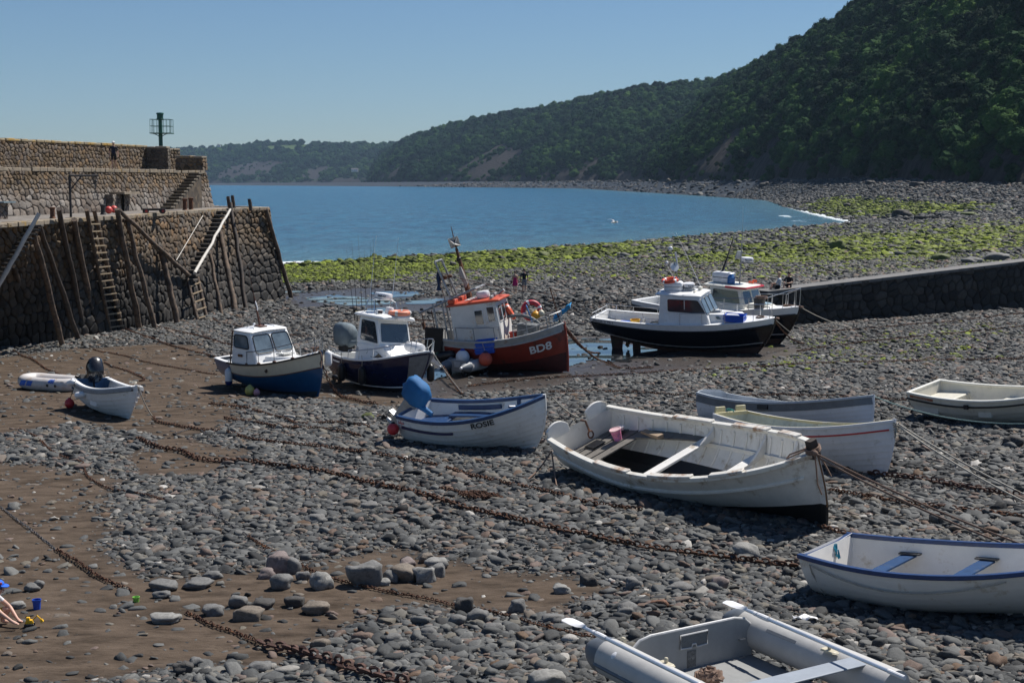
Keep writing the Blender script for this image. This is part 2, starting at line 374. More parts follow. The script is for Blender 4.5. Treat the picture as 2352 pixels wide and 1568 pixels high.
def sea_mat():
 m = bpy.data.materials.new('sea_water'); m.use_nodes = True; nt = m.node_tree; L = nt.links.new; b = nt.nodes['Principled BSDF']
 tc = _n(nt, 'ShaderNodeTexCoord')
 def ns(scale, s, det=5., rot=.5):
  mp = _n(nt, 'ShaderNodeMapping'); mp.inputs['Scale'].default_value = s; mp.inputs['Rotation'].default_value = (0, 0, rot); L(tc.outputs['Object'], mp.inputs[0])
  n = _n(nt, 'ShaderNodeTexNoise', Scale=scale, Detail=det, Roughness=.6); L(mp.outputs[0], n.inputs['Vector']); return n.outputs['Fac']
 big = ns(.22, (1, .3, 1), 8., .25)
 r = _n(nt, 'ShaderNodeValToRGB'); e = r.color_ramp.elements; e[0].position = .36; e[0].color = (.005, .05, .115, 1); e[1].position = .62; e[1].color = (.018, .12, .2, 1); L(big, r.inputs[0])  # light and dark of the ripples is put into the water colour as streaks
 sh = _n(nt, 'ShaderNodeAttribute', _attribute_name='shallow').outputs['Fac']
 ms = _n(nt, 'ShaderNodeMix', _data_type='RGBA'); L(sh, ms.inputs['Factor']); L(r.outputs[0], ms.inputs['A']); ms.inputs['B'].default_value = (.085, .17, .19, 1)
 fm = ns(1.1, (1, .8, 1), 8., .3); fa = _n(nt, 'ShaderNodeAttribute', _attribute_name='foam').outputs['Fac']
 su = _n(nt, 'ShaderNodeMath', _operation='ADD'); L(fm, su.inputs[0]); L(fa, su.inputs[1])
 fr = _n(nt, 'ShaderNodeMapRange'); fr.inputs[1].default_value = 1.02; fr.inputs[2].default_value = 1.16; L(su.outputs[0], fr.inputs[0])
 mf = _n(nt, 'ShaderNodeMix', _data_type='RGBA'); L(fr.outputs[0], mf.inputs['Factor']); L(ms.outputs['Result'], mf.inputs['A']); mf.inputs['B'].default_value = (.75, .8, .82, 1)
 L(mf.outputs['Result'], b.inputs['Base Color'])
 rr = _n(nt, 'ShaderNodeMapRange'); rr.inputs[3].default_value = .22; rr.inputs[4].default_value = .9; L(fr.outputs[0], rr.inputs[0]); L(rr.outputs[0], b.inputs['Roughness'])
 b.inputs['Specular IOR Level'].default_value = .3; b.inputs['IOR'].default_value = 1.33
 hs = _n(nt, 'ShaderNodeMath', _operation='MULTIPLY_ADD'); L(ns(.6, (1, .4, 1), 7., .2), hs.inputs[0]); hs.inputs[1].default_value = .45; L(ns(.12, (1, .35, 1), 5., .3), hs.inputs[2])
 bp = _n(nt, 'ShaderNodeBump', Strength=1., Distance=4.5); L(hs.outputs[0], bp.inputs['Height']); L(bp.outputs[0], b.inputs['Normal'])
 return m
co = np.stack([X, Y, np.zeros_like(X)], -1).reshape(-1, 3)[used]
me = np_mesh('sea', co, remap[F][:, ::-1], [sea_mat()]); vattr(me, 'foam', fo[used]); vattr(me, 'shallow', np.exp(-d[used] / 22) * .75)
sea = bpy.data.objects.new('sea', me); COL.objects.link(sea); tag(sea, 'blue green bay with small white waves breaking on the shore', kind='structure')
SCREE = [[(1520, 416), (1560, 398), (1640, 345), (1690, 290), (1730, 300), (1690, 345), (1690, 380), (1640, 415)], [(1690, 400), (1740, 350), (1790, 300), (1800, 330), (1760, 400)],
         [(1040, 400), (1080, 370), (1150, 330), (1210, 345), (1190, 375), (1120, 412)], [(860, 416), (880, 398), (930, 370), (945, 380), (900, 412)], [(1260, 412), (1300, 385), (1390, 350), (1400, 370), (1340, 400)], [(1380, 408), (1420, 392), (1530, 388), (1540, 405)],
         [(480, 412), (520, 385), (600, 370), (660, 372), (600, 405)], [(680, 412), (720, 385), (760, 380), (740, 412)], [(1060, 300), (1030, 320), (960, 380), (950, 372)]]
def spline(P, n):
 P = [Vector(p) for p in P]; P = [P[0] * 2 - P[1]] + P + [P[-1] * 2 - P[-2]]; o = []
 for i in range(1, len(P) - 2):
  for k in range(n):
   t = k / n; a, b, c, d_ = P[i - 1], P[i], P[i + 1], P[i + 2]
   o.append(.5 * ((2 * b) + (c - a) * t + (2 * a - 5 * b + 4 * c - d_) * t * t + (3 * b - a - 3 * c + d_) * t ** 3))
 return o + [P[-2]]
def px_arr(Pn):
 x, y, z = Pn[..., 0], Pn[..., 1], Pn[..., 2] - CAMZ; f = y * cp - z * sp; w = y * sp + z * cp
 return 1176 + FPX * x / f, 784 - FPX * w / f
def hill_mat(name, rock, veg):
 m = bpy.data.materials.new(name); m.use_nodes = True; nt = m.node_tree; L = nt.links.new; b = nt.nodes['Principled BSDF']; b.inputs['Roughness'].default_value = .95; b.inputs['Specular IOR Level'].default_value = .1
 tc = _n(nt, 'ShaderNodeTexCoord')
 n = _n(nt, 'ShaderNodeTexNoise', Scale=.05, Detail=9., Roughness=.7); L(tc.outputs['Object'], n.inputs['Vector'])
 w = _n(nt, 'ShaderNodeTexNoise', Scale=.12, Detail=6.); mp = _n(nt, 'ShaderNodeMapping'); mp.inputs['Scale'].default_value = (2, 2, .25); L(tc.outputs['Object'], mp.inputs[0]); L(mp.outputs[0], w.inputs['Vector'])
 r1 = _n(nt, 'ShaderNodeValToRGB'); e = r1.color_ramp.elements; e[0].position = .35; e[0].color = (*[c * .6 for c in rock], 1); e[1].position = .65; e[1].color = (*[c * 1.3 for c in rock], 1); L(w.outputs['Fac'], r1.inputs[0])
 r2 = _n(nt, 'ShaderNodeValToRGB'); e = r2.color_ramp.elements; e[0].position = .35; e[0].color = (*[c * .6 for c in veg], 1); e[1].position = .7; e[1].color = (*[c * 1.5 for c in veg], 1); L(n.outputs['Fac'], r2.inputs[0])
 a = _n(nt, 'ShaderNodeAttribute', _attribute_name='rock').outputs['Fac']
 ad = _n(nt, 'ShaderNodeMath', _operation='ADD'); L(a, ad.inputs[0]); L(n.outputs['Fac'], ad.inputs[1])
 mr = _n(nt, 'ShaderNodeMapRange'); mr.inputs[1].default_value = .85; mr.inputs[2].default_value = 1.05; L(ad.outputs[0], mr.inputs[0])
 x = _n(nt, 'ShaderNodeMix', _data_type='RGBA'); L(mr.outputs[0], x.inputs['Factor']); L(r2.outputs[0], x.inputs['A']); L(r1.outputs[0], x.inputs['B'])
 fl = _n(nt, 'ShaderNodeAttribute', _attribute_name='field').outputs['Fac']
 y = _n(nt, 'ShaderNodeMix', _data_type='RGBA'); L(fl, y.inputs['Factor']); L(x.outputs['Result'], y.inputs['A']); y.inputs['B'].default_value = (.06, .095, .03, 1)
 L(y.outputs['Result'], b.inputs['Base Color'])
 bp = _n(nt, 'ShaderNodeBump', Strength=.8, Distance=4.); L(w.outputs['Fac'], bp.inputs['Height']); L(bp.outputs[0], b.inputs['Normal'])
 return m
def crown_mesh(name, m, seed, cards=1100):
 r = np.random.default_rng(seed); mb = MB()
 blobs = [((0, 0, .15), .62)] + [((math.cos(a) * .48, math.sin(a) * .48, r.uniform(-.1, .5)), r.uniform(.3, .46)) for a in np.linspace(0, 6.28, 8)[:-1] + r.uniform(0, 1)] + [((r.uniform(-.2, .2), r.uniform(-.2, .2), .6), .38)]
 for c, s_ in blobs:
  bm = bmesh.new(); bmesh.ops.create_icosphere(bm, subdivisions=2, radius=1)
  vs = []
  for v in bm.verts:
   k = s_ * .86 * (1 + .34 * noise.noise(v.co * 2.1 + Vector(c) * 3 + Vector((seed, 0, 0))))
   vs.append(Vector(c) + v.co * k)
  mb.add(vs, [tuple(v.index for v in f.verts) for f in bm.faces]); bm.free()
 for _ in range(cards):
  c, s_ = blobs[r.integers(len(blobs))]; d_ = Vector(r.normal(size=3)).normalized()
  if d_.z < -.5: continue
  p = Vector(c) + d_ * s_ * r.uniform(.82, 1.14); a = Vector(r.normal(size=3)).normalized(); q = d_.cross(a).normalized(); a = q.cross(d_ + a * .6).normalized(); w = r.uniform(.03, .065)
  mb.add([p - a * w - q * w * .7, p + a * w - q * w * .6, p + a * w * .8 + q * w, p - a * w * .7 + q * w * .8], [(0, 1, 2, 3)])
 return mb.mesh(name, m, None)
def leaf_mat(name, cols):
 m = bpy.data.materials.new(name); m.use_nodes = True; nt = m.node_tree; L = nt.links.new; b = nt.nodes['Principled BSDF']; b.inputs['Roughness'].default_value = .85; b.inputs['Specular IOR Level'].default_value = .06
 a = _n(nt, 'ShaderNodeAttribute', _attribute_name='tint', _attribute_type='INSTANCER').outputs['Fac']
 tc = _n(nt, 'ShaderNodeTexCoord'); n = _n(nt, 'ShaderNodeTexNoise', Scale=4., Detail=5.); L(tc.outputs['Object'], n.inputs['Vector'])
 ad = _n(nt, 'ShaderNodeMath', _operation='MULTIPLY_ADD'); L(n.outputs['Fac'], ad.inputs[0]); ad.inputs[1].default_value = .3; L(a, ad.inputs[2])
 r = _n(nt, 'ShaderNodeValToRGB'); e = r.color_ramp.elements
 while len(e) < len(cols): e.new(.5)
 for i, c in enumerate(cols): e[i].position = .12 + i / (len(cols) - 1); e[i].color = (*c, 1)
 L(ad.outputs[0], r.inputs[0]); L(r.outputs[0], b.inputs['Base Color'])
 return m
leafm = leaf_mat('woodland_leaves', [(.004, .016, .005), (.009, .033, .008), (.021, .062, .013), (.05, .105, .018)])
crowns = [crown_mesh('tree_crown', leafm, k) for k in range(5)]
def hill(name, label, foot, crest, rockc, vegc, ntree, tsize, wlabel, gully, field=None, seed=1, n=14, m=46):
 Fs = spline([PY(u, v, D * KF) for u, v, D in foot], n); Cs = spline([PY(u, v, D * KF) for u, v, D in crest], n); k = len(Fs)
 t = np.linspace(0, 1, m); FA = np.array(Fs); CA = np.array(Cs); r = np.random.default_rng(seed)
 P = np.zeros((m + 8, k, 3))
 for i in range(m):
  P[i] = FA + (CA - FA) * t[i]
  P[i, :, 2] = FA[:, 2] - 2 * (i == 0) + (CA[:, 2] - FA[:, 2]) * (t[i] ** .82)
 back = CA - FA; back[:, 2] = 0
 for j in range(8):
  P[m + j] = CA + back * (.25 * (j + 1)); P[m + j, :, 2] = CA[:, 2] * (1 - .02 * (j + 1) ** 1.3)
 w = np.sin(np.clip(np.linspace(0, 1.15, m + 8), 0, 1) * math.pi)[:, None] ** .7
 g = wob(P[..., 0], P[..., 1], gully * 6, seed) + .7 * wob(P[..., 0], P[..., 1], gully * 2.2, seed + 1) + .5 * wob(P[..., 0], P[..., 1], gully, seed + 2)
 P[..., 2] += g * gully * .13 * w
 idx = np.arange((m + 8) * k).reshape(m + 8, k); Fq = np.stack([idx[:-1, :-1], idx[:-1, 1:], idx[1:, 1:], idx[1:, :-1]], -1).reshape(-1, 4)
 U, V = px_arr(P); rock = np.zeros(U.shape); dist = P[..., 1]
 for pl in SCREE:
  pl = np.array(pl, float); dd = seg_dist(U, V, np.vstack([pl, pl[:1]])); ins = in_poly(U, V, pl); rock = np.maximum(rock, np.clip(.5 + np.where(ins, dd, -dd) / 10, 0, 1))
 tt = np.linspace(0, 1 + 8 / m, m + 8)[:, None] * np.ones((1, k))
 rock = np.maximum(rock, smooth(.09, .0, tt + .04 * wob(P[..., 0], P[..., 1], gully * 2, 3)) * .8)
 fld = np.zeros(U.shape)
 if field is not None: fld = in_poly(U, V, np.array(field, float)).astype(float)
 me = np_mesh(name, P.reshape(-1, 3), Fq, [hill_mat(name + '_soil', rockc, vegc)]); vattr(me, 'rock', rock); vattr(me, 'field', fld)
 o = bpy.data.objects.new(name, me); COL.objects.link(o); tag(o, label, kind='structure')
 ar = np.linalg.norm(np.cross(P[1:, :-1] - P[:-1, :-1], P[:-1, 1:] - P[:-1, :-1]), axis=-1); ar[m + 1:] = 0
 pr = (ar / ar.sum()).ravel(); pick = r.choice(pr.size, ntree, p=pr); a, b = r.random(ntree), r.random(ntree); i, j = pick // (k - 1), pick % (k - 1)
 bl = lambda A: ((A[i, j].T * (1 - a) + A[i + 1, j].T * a) * (1 - b) + (A[i, j + 1].T * (1 - a) + A[i + 1, j + 1].T * a) * b).T
 pts = bl(P); rk = bl(rock); fl = bl(fld); keep = (r.random(ntree) > rk * (.95 + .5 * wob(pts[:, 0], pts[:, 1], gully * .8, 77))) & (fl < .3)
 pts, nn = pts[keep], keep.sum()
 sz = tsize * np.exp(np.clip(r.normal(-.05, .4, nn), -.9, .75)) * (1 - .45 * rk[keep]); pts[:, 2] += sz * .25
 tint = np.clip(.42 + .26 * wob(pts[:, 0], pts[:, 1], gully * 2.5, 8) + r.normal(0, .24, nn), 0, 1)
 wd = gn_scatter(name + '_wood', pts, dict(pick=r.integers(0, 5, nn), tint=tint, rot=np.stack([r.uniform(-.2, .2, nn), r.uniform(-.2, .2, nn), r.uniform(0, 6.28, nn)], -1), size=np.stack([sz, sz, sz * r.uniform(.75, 1.15, nn)], -1)), crowns, None)
 tag(wd, wlabel, 'wood', kind='stuff')
 return P
near_P = hill('near_hill', 'steep dark cliff slope rising beyond the right side of the bay',
     [(1470, 414, 1300), (1530, 413, 1000), (1750, 411, 690), (2000, 409, 520), (2150, 414, 450), (2352, 424, 390), (2700, 428, 330), (3300, 440, 240)],
     [(1660, 190, 1650), (1700, 178, 1300), (1850, 98, 960), (2000, 8, 830), (2300, -160, 740), (2600, -300, 690), (3000, -420, 640), (3900, -520, 560)],
     (.042, .035, .031), (.012, .034, .01), 19000, 4.7, 'dense green wood covering the steep slope at the right of the bay', 34, seed=3)
mid_P = hill('middle_hill', 'long wooded hillside behind the middle of the bay',
     [(1640, 412, 1000), (1450, 414, 1400), (1330, 416, 1560), (1100, 417, 1950), (960, 418, 2250), (885, 418, 2420), (850, 420, 2800), (850, 420, 3200)],
     [(1800, 140, 1600), (1650, 194, 1850), (1450, 216, 2050), (1250, 256, 2400), (1080, 284, 2650), (960, 318, 2800), (905, 345, 3050), (880, 352, 3500)],
     (.038, .033, .031), (.014, .037, .012), 19000, 7.4, 'dense wood covering the long hillside behind the bay', 70, seed=11)
far_P = hill('far_hill', 'low hazy headland across the water behind the pier',
     [(1050, 419, 3000), (900, 419, 3250), (700, 420, 3500), (480, 421, 3800), (300, 422, 4000), (0, 422, 4200)],
     [(1080, 340, 3900), (900, 339, 4000), (740, 336, 4200), (640, 331, 4300), (440, 346, 4500), (0, 352, 4700)],
     (.036, .033, .034), (.016, .04, .014), 11000, 9, 'hazy wood covering the far headland behind the pier', 80, field=[(600, 340), (610, 335), (715, 332), (720, 338), (690, 345), (620, 346)], seed=21)
def stone_mesh(name, m, seed, flat=1., sub=2, rug=.3, blocky=0.):
 bm = bmesh.new(); bmesh.ops.create_icosphere(bm, subdivisions=sub, radius=1); mb = MB(); vs = []
 for v in bm.verts:
  p = v.co.copy()
  if blocky: q = Vector([math.copysign(abs(c) ** (1 - blocky), c) for c in p]); p = q
  k = 1 + rug * noise.noise(v.co * 1.1 + Vector((seed * 7.3, 0, 0))) + rug * .35 * noise.noise(v.co * 2.7 + Vector((0, seed * 5.1, 0)))
  vs.append(Vector((p.x * k, p.y * k, p.z * k * flat)))
 mb.add(vs, [tuple(v.index for v in f.verts) for f in bm.faces]); bm.free()
 return mb.mesh(name, m, 75)
def pebble_mat(name, kind='INSTANCER'):
 m = bpy.data.materials.new(name); m.use_nodes = True; nt = m.node_tree; L = nt.links.new; b = nt.nodes['Principled BSDF']
 t = _n(nt, 'ShaderNodeAttribute', _attribute_name='tint', _attribute_type=kind).outputs['Fac'] if kind == 'INSTANCER' else _n(nt, 'ShaderNodeObjectInfo').outputs['Random']
 r = _n(nt, 'ShaderNodeValToRGB'); r.color_ramp.interpolation = 'LINEAR'; e = r.color_ramp.elements
 cols = [(0, (.02, .02, .021)), (.25, (.055, .057, .057)), (.5, (.1, .102, .1)), (.72, (.15, .15, .143)), (.79, (.14, .125, .1)), (.86, (.16, .122, .108)), (.91, (.12, .078, .05)), (.95, (.25, .24, .22)), (1, (.42, .4, .37))]
 while len(e) < len(cols): e.new(.5)
 for i, (p, c) in enumerate(cols): e[i].position = p; e[i].color = (*c, 1)
 L(t, r.inputs[0])
 tc = _n(nt, 'ShaderNodeTexCoord'); n = _n(nt, 'ShaderNodeTexNoise', Scale=2.2, Detail=8., Roughness=.7); L(tc.outputs['Object'], n.inputs['Vector'])
 mr = _n(nt, 'ShaderNodeMapRange'); mr.inputs[1].default_value = .3; mr.inputs[2].default_value = .7; mr.inputs[3].default_value = .72; mr.inputs[4].default_value = 1.2; L(n.outputs['Fac'], mr.inputs[0])
 x = _n(nt, 'ShaderNodeMix', _data_type='RGBA', _blend_type='MULTIPLY'); x.inputs['Factor'].default_value = 1; L(r.outputs[0], x.inputs['A']); L(mr.outputs[0], x.inputs['B'])
 out = x.outputs['Result']
 if kind == 'INSTANCER':
  al = _n(nt, 'ShaderNodeAttribute', _attribute_name='algae', _attribute_type='INSTANCER').outputs['Fac']
  ge = _n(nt, 'ShaderNodeNewGeometry'); sx = _n(nt, 'ShaderNodeSeparateXYZ'); L(ge.outputs['Normal'], sx.inputs[0])
  mm = _n(nt, 'ShaderNodeMath', _operation='MULTIPLY_ADD'); L(n.outputs['Fac'], mm.inputs[0]); mm.inputs[1].default_value = 1.4; L(sx.outputs[2], mm.inputs[2])
  m2 = _n(nt, 'ShaderNodeMapRange'); m2.inputs[1].default_value = .55; m2.inputs[2].default_value = .95; L(mm.outputs[0], m2.inputs[0])
  m3 = _n(nt, 'ShaderNodeMath', _operation='MULTIPLY'); L(m2.outputs[0], m3.inputs[0]); L(al, m3.inputs[1])
  g = _n(nt, 'ShaderNodeValToRGB'); e = g.color_ramp.elements; e[0].position = .2; e[0].color = (.055, .07, .007, 1); e[1].position = .72; e[1].color = (.185, .235, .005, 1); L(t, g.inputs[0])
  y = _n(nt, 'ShaderNodeMix', _data_type='RGBA'); L(m3.outputs[0], y.inputs['Factor']); L(out, y.inputs['A']); L(g.outputs[0], y.inputs['B']); out = y.outputs['Result']
 L(out, b.inputs['Base Color']); b.inputs['Roughness'].default_value = .72; b.inputs['Specular IOR Level'].default_value = .18
 bp = _n(nt, 'ShaderNodeBump', Strength=.25, Distance=.05); n2 = _n(nt, 'ShaderNodeTexNoise', Scale=9., Detail=5.); L(tc.outputs['Object'], n2.inputs['Vector']); L(n2.outputs['Fac'], bp.inputs['Height']); L(bp.outputs[0], b.inputs['Normal'])
 return m
pebm = pebble_mat('shingle_stone')
pebs = [stone_mesh('pebble', pebm, k, flat=[.42, .52, .36, .6, .45, .75, .4, .55][k], sub=2, rug=[.3, .35, .4, .5, .35, .55, .65, .4][k], blocky=[.1, .2, .1, .3, .4, .35, .25, .45][k]) for k in range(8)]
def scatter_band(r0, r1, dens, s0, half=25.2, seed=1, sig=.38, cover=True):
 r = np.random.default_rng(seed); a = R(half)
 n = int(dens * a * (r1 * r1 - r0 * r0))
 rad = np.sqrt(r.uniform(r0 * r0, r1 * r1, n)); an = r.uniform(-a, a, n); X, Y = rad * np.sin(an), rad * np.cos(an)
 return X, Y, s0 * np.exp(np.clip(r.normal(0, sig, n), -1.2, 1.4 if r0 < 40 else 1.1)), r
PE = []
for (r0, r1, dens, s0, seed, sig) in [(12, 24, 520, .037, 1, .56), (24, 34, 420, .041, 2, .54), (34, 50, 240, .05, 3, .5), (50, 72, 125, .056, 4, .46), (72, 130, 36, .085, 5, .5), (130, 260, 5.5, .17, 6, .55), (260, 680, .8, .27, 7, .6), (680, 1900, .035, .75, 8, .6)]:
 X, Y, s_, r = scatter_band(r0 * KF, r1 * KF, dens * .9, s0, 26 if r1 < 40 else 24 if r1 < 60 else 22, seed, sig)
 sd_ = mask(SAND, X, Y, 1.2); md = mask(MUD, X, Y, 2)
 ok = r.random(len(X)) > np.clip(np.maximum(sd_ * .988, md * .985), 0, 1) * np.where(s_ > s0 * 1.5, .97, 1)
 sea_ = in_poly(X, Y, SEA); dsh = seg_dist(X, Y, SHORE); ok &= (np.hypot(X, Y) < 260 * KF) | (r.random(len(X)) > smooth(60, 130, dsh) * .85); ok &= ~sea_ | ((dsh < 1.6) & (r.random(len(X)) < .5))
 s2, q2, n2 = behind_wall(X, Y); ok &= ~((np.abs(q2 - .25) < .55) & (s2 > -.5))
 px, py = X / np.maximum(Y, 1), Y
 X, Y, s_, sd_, md, dsh = X[ok], Y[ok], s_[ok], sd_[ok], md[ok], dsh[ok]
 PE.append((X, Y, s_, sd_, md, dsh, r))
pts, size, rot, tint, alg, pick = [], [], [], [], [], []
for X, Y, s_, sd_, md, dsh, r in PE:
 n = len(X); Z = ground_np(X, Y)
 lift = np.where(sd_ + md > .5, r.uniform(-.4, .12, n), r.uniform(-.14, .42, n)) * s_
 pts.append(np.stack([X, Y, Z + lift], -1)); e = r.uniform(.7, 1.0, n)
 size.append(np.stack([s_ * r.uniform(1, 1.45, n), s_ * e, s_ * r.uniform(.7, 1.15, n)], -1))
 rot.append(np.stack([r.normal(0, .24, n), r.normal(0, .24, n), r.uniform(0, 6.28, n)], -1))
 zone = wob(X, Y, 14, 40) * .1 + wob(X, Y, 4, 41) * .06
 tn = np.clip(r.beta(2.2, 2.6, n) * .86 + zone, 0.02, .78); odd = r.random(n); tn = np.where(odd < .2, r.uniform(.74, .93, n), tn); tn = np.where(odd < .014, r.uniform(.94, 1, n), tn)
 wetd = smooth(75, 110, np.hypot(X, Y)) * smooth(60, 15, dsh) * .12
 tint.append(np.clip(tn - wetd - .16 * md, 0, 1)); alg.append((r.random(n) < np.minimum(1, algae_mask(X, Y) * 1.06)) * r.uniform(.75, 1, n)); pick.append(r.integers(0, 8, n))
cat_ = np.concatenate
sh = gn_scatter('shingle', cat_(pts), dict(pick=cat_(pick), tint=cat_(tint), algae=cat_(alg), rot=cat_(rot), size=cat_(size)), pebs, None)
tag(sh, 'rounded grey pebbles covering the beach, green with weed near the sea', 'shingle', kind='stuff')
print('pebbles', len(cat_(tint)))
hz = MB(); hz.box((-500, 3300, 198), (13000, 7400, 440))
hm = bpy.data.materials.new('haze'); hm.use_nodes = True; nt = hm.node_tree; nt.nodes.remove(nt.nodes['Principled BSDF'])
pv = _n(nt, 'ShaderNodeVolumePrincipled', Density=.000042, Anisotropy=.0); pv.inputs['Color'].default_value = (.5, .72, 1, 1); nt.links.new(pv.outputs[0], nt.nodes['Material Output'].inputs['Volume'])
USE_HAZE = True
if USE_HAZE:
 hzo = hz.build('haze', hm, None, None); tag(hzo, 'thin blue haze over the bay', kind='stuff')
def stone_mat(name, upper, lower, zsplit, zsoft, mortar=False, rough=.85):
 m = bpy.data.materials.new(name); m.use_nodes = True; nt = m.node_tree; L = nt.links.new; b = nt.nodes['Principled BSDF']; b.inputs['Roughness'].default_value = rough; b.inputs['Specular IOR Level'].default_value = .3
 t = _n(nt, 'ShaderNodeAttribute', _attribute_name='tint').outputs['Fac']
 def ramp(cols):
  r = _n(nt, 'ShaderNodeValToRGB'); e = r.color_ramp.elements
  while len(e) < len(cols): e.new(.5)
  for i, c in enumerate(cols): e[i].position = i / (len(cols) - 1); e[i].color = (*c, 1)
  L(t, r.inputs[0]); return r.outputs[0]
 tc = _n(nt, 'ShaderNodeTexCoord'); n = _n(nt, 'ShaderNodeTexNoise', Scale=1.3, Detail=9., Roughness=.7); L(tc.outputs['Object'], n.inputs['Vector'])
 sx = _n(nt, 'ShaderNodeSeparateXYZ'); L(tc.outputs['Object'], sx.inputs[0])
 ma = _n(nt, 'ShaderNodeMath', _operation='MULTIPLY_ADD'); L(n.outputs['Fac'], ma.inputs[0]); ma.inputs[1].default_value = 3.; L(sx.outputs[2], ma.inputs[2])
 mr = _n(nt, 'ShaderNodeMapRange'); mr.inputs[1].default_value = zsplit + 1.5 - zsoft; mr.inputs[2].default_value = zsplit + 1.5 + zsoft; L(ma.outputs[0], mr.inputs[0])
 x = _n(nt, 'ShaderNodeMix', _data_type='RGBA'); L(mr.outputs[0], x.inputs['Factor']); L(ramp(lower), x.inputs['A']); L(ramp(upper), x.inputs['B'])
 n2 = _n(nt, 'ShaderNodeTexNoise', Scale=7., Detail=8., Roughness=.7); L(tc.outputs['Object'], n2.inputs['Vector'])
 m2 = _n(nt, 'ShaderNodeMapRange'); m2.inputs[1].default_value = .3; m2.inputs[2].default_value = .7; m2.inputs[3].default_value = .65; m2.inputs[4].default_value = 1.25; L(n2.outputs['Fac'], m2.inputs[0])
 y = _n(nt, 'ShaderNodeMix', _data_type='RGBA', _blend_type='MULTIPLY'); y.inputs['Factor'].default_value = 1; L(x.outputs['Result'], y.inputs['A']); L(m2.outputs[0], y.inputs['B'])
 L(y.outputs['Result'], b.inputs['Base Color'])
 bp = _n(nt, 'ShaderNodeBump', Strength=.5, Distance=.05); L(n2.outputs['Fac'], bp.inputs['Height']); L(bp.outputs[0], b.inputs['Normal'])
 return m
def masonry(surf, length, height, rows, wr, seed, bulge=.1, gap=.03, depth=.12, z_of=None):
 r = np.random.default_rng(seed); C = []; h = 0
 while h < height:
  rh = rows(h) * r.uniform(.85, 1.15); s = -r.uniform(0, .5)
  while s < length + .3:
   w = r.uniform(*wr) * (rh / .5) ** .6; w *= .6 if r.random() < .25 else 1.35 if r.random() < .15 else 1
   C.append((s + w / 2, h + rh / 2 + r.normal(0, .17) * rh, w, rh)); s += w
  h += rh
 C = np.array(C); V, Fc, T = [], [], []
 for i, (cx, cy, w, rh) in enumerate(C):
  if cx < -.1 or cx > length + .1 or cy > height + .1: continue
  P = [(-w, -rh * .95), (w, -rh * .95), (w, rh * .95), (-w, rh * .95)]
  dx, dy = C[:, 0] - cx, C[:, 1] - cy; nb = np.where((np.abs(dx) < 2.2 * w + .5) & (np.abs(dy) < 2.2 * rh + .3))[0]
  for j in nb:
   if j == i: continue
   ax, ay = dx[j], dy[j]; k = (ax * ax + ay * ay) * .5; Q = []; m = len(P)
   for a in range(m):
    p, q = P[a], P[(a + 1) % m]; fp, fq = p[0] * ax + p[1] * ay - k, q[0] * ax + q[1] * ay - k
    if fp <= 0: Q.append(p)
    if (fp < 0) != (fq < 0): t = fp / (fp - fq); Q.append((p[0] + (q[0] - p[0]) * t, p[1] + (q[1] - p[1]) * t))
   P = Q
   if len(P) < 3: break
  if len(P) < 3: continue
  gx = np.mean([p[0] for p in P]); gy = np.mean([p[1] for p in P]); P = [(p[0] - gx, p[1] - gy) for p in P]
  for ck in (.13, .25):
   P = [q for a in range(len(P)) for q in ((P[a][0] * (1 - ck) + P[(a + 1) % len(P)][0] * ck, P[a][1] * (1 - ck) + P[(a + 1) % len(P)][1] * ck), (P[a][0] * ck + P[(a + 1) % len(P)][0] * (1 - ck), P[a][1] * ck + P[(a + 1) % len(P)][1] * (1 - ck)))]
  n = len(P); rad = max(.08, min(w, rh) / 2); g = gap * r.uniform(.4, 1.5) / rad; o = r.uniform(-.4, .5) * bulge; bt = bulge * r.uniform(.8, 1.15); tx, ty = r.normal(0, .05, 2); b = len(V); t = r.random()
  for kf, kd in ((1 - g * .6, -depth), (1 - g, 0.), (.9 - g, bt * .72), (.6, bt), (.0, bt)):
   for (px_, py_) in (P if kf > 0 else [(0, 0)]):
    u, v = px_ * kf, py_ * kf; p, nn = surf(min(max(cx + gx + u, 0), length), min(max(cy + gy + v, 0), height)); V.append(p + nn * ((kd + o + (u * tx + v * ty if kd > -.01 else 0)) + (r.normal(0, .008) if kd > 0 else 0))); T.append(t)
  for k in range(3):
   for a in range(n): c_ = (a + 1) % n; Fc.append((b + k * n + a, b + k * n + c_, b + (k + 1) * n + c_, b + (k + 1) * n + a))
  for a in range(n): Fc.append((b + 3 * n + a, b + 3 * n + (a + 1) % n, b + 4 * n))
 return V, Fc, T
def poly_at(P, s):
 for a, b in zip(P[:-1], P[1:]):
  l = (b - a).length
  if s <= l or b is P[-1]: return a.lerp(b, min(s / l, 1))
  s -= l
def plen(P): return sum((b - a).length for a, b in zip(P[:-1], P[1:]))
def wall_surf(foot, top, zf, zt):
 F = [Vector((*p, 0)) for p in foot]; T = [Vector((*p, 0)) for p in top]; Ls = plen(T); cum = [0]
 for a, b in zip(T[:-1], T[1:]): cum.append(cum[-1] + (b - a).length)
 def at(s, h):
  s = min(max(s, 0), Ls); i = max(0, min(len(T) - 2, sum(1 for c in cum[1:-1] if s > c))); k = (s - cum[i]) / (cum[i + 1] - cum[i])
  f, t = F[i].lerp(F[i + 1], k), T[i].lerp(T[i + 1], k); q = h / (zt - zf)
  p = f.lerp(t, q); p.z = zf + h; return p
 def surf(s, h):
  p = at(s, h); a, b = at(s - .3, h), at(s + .3, h); d = (b - a).normalized(); up = (at(s, zt - zf) - at(s, 0)).normalized()
  n = d.cross(up).normalized(); return p, n
 return surf, Ls, zt - zf
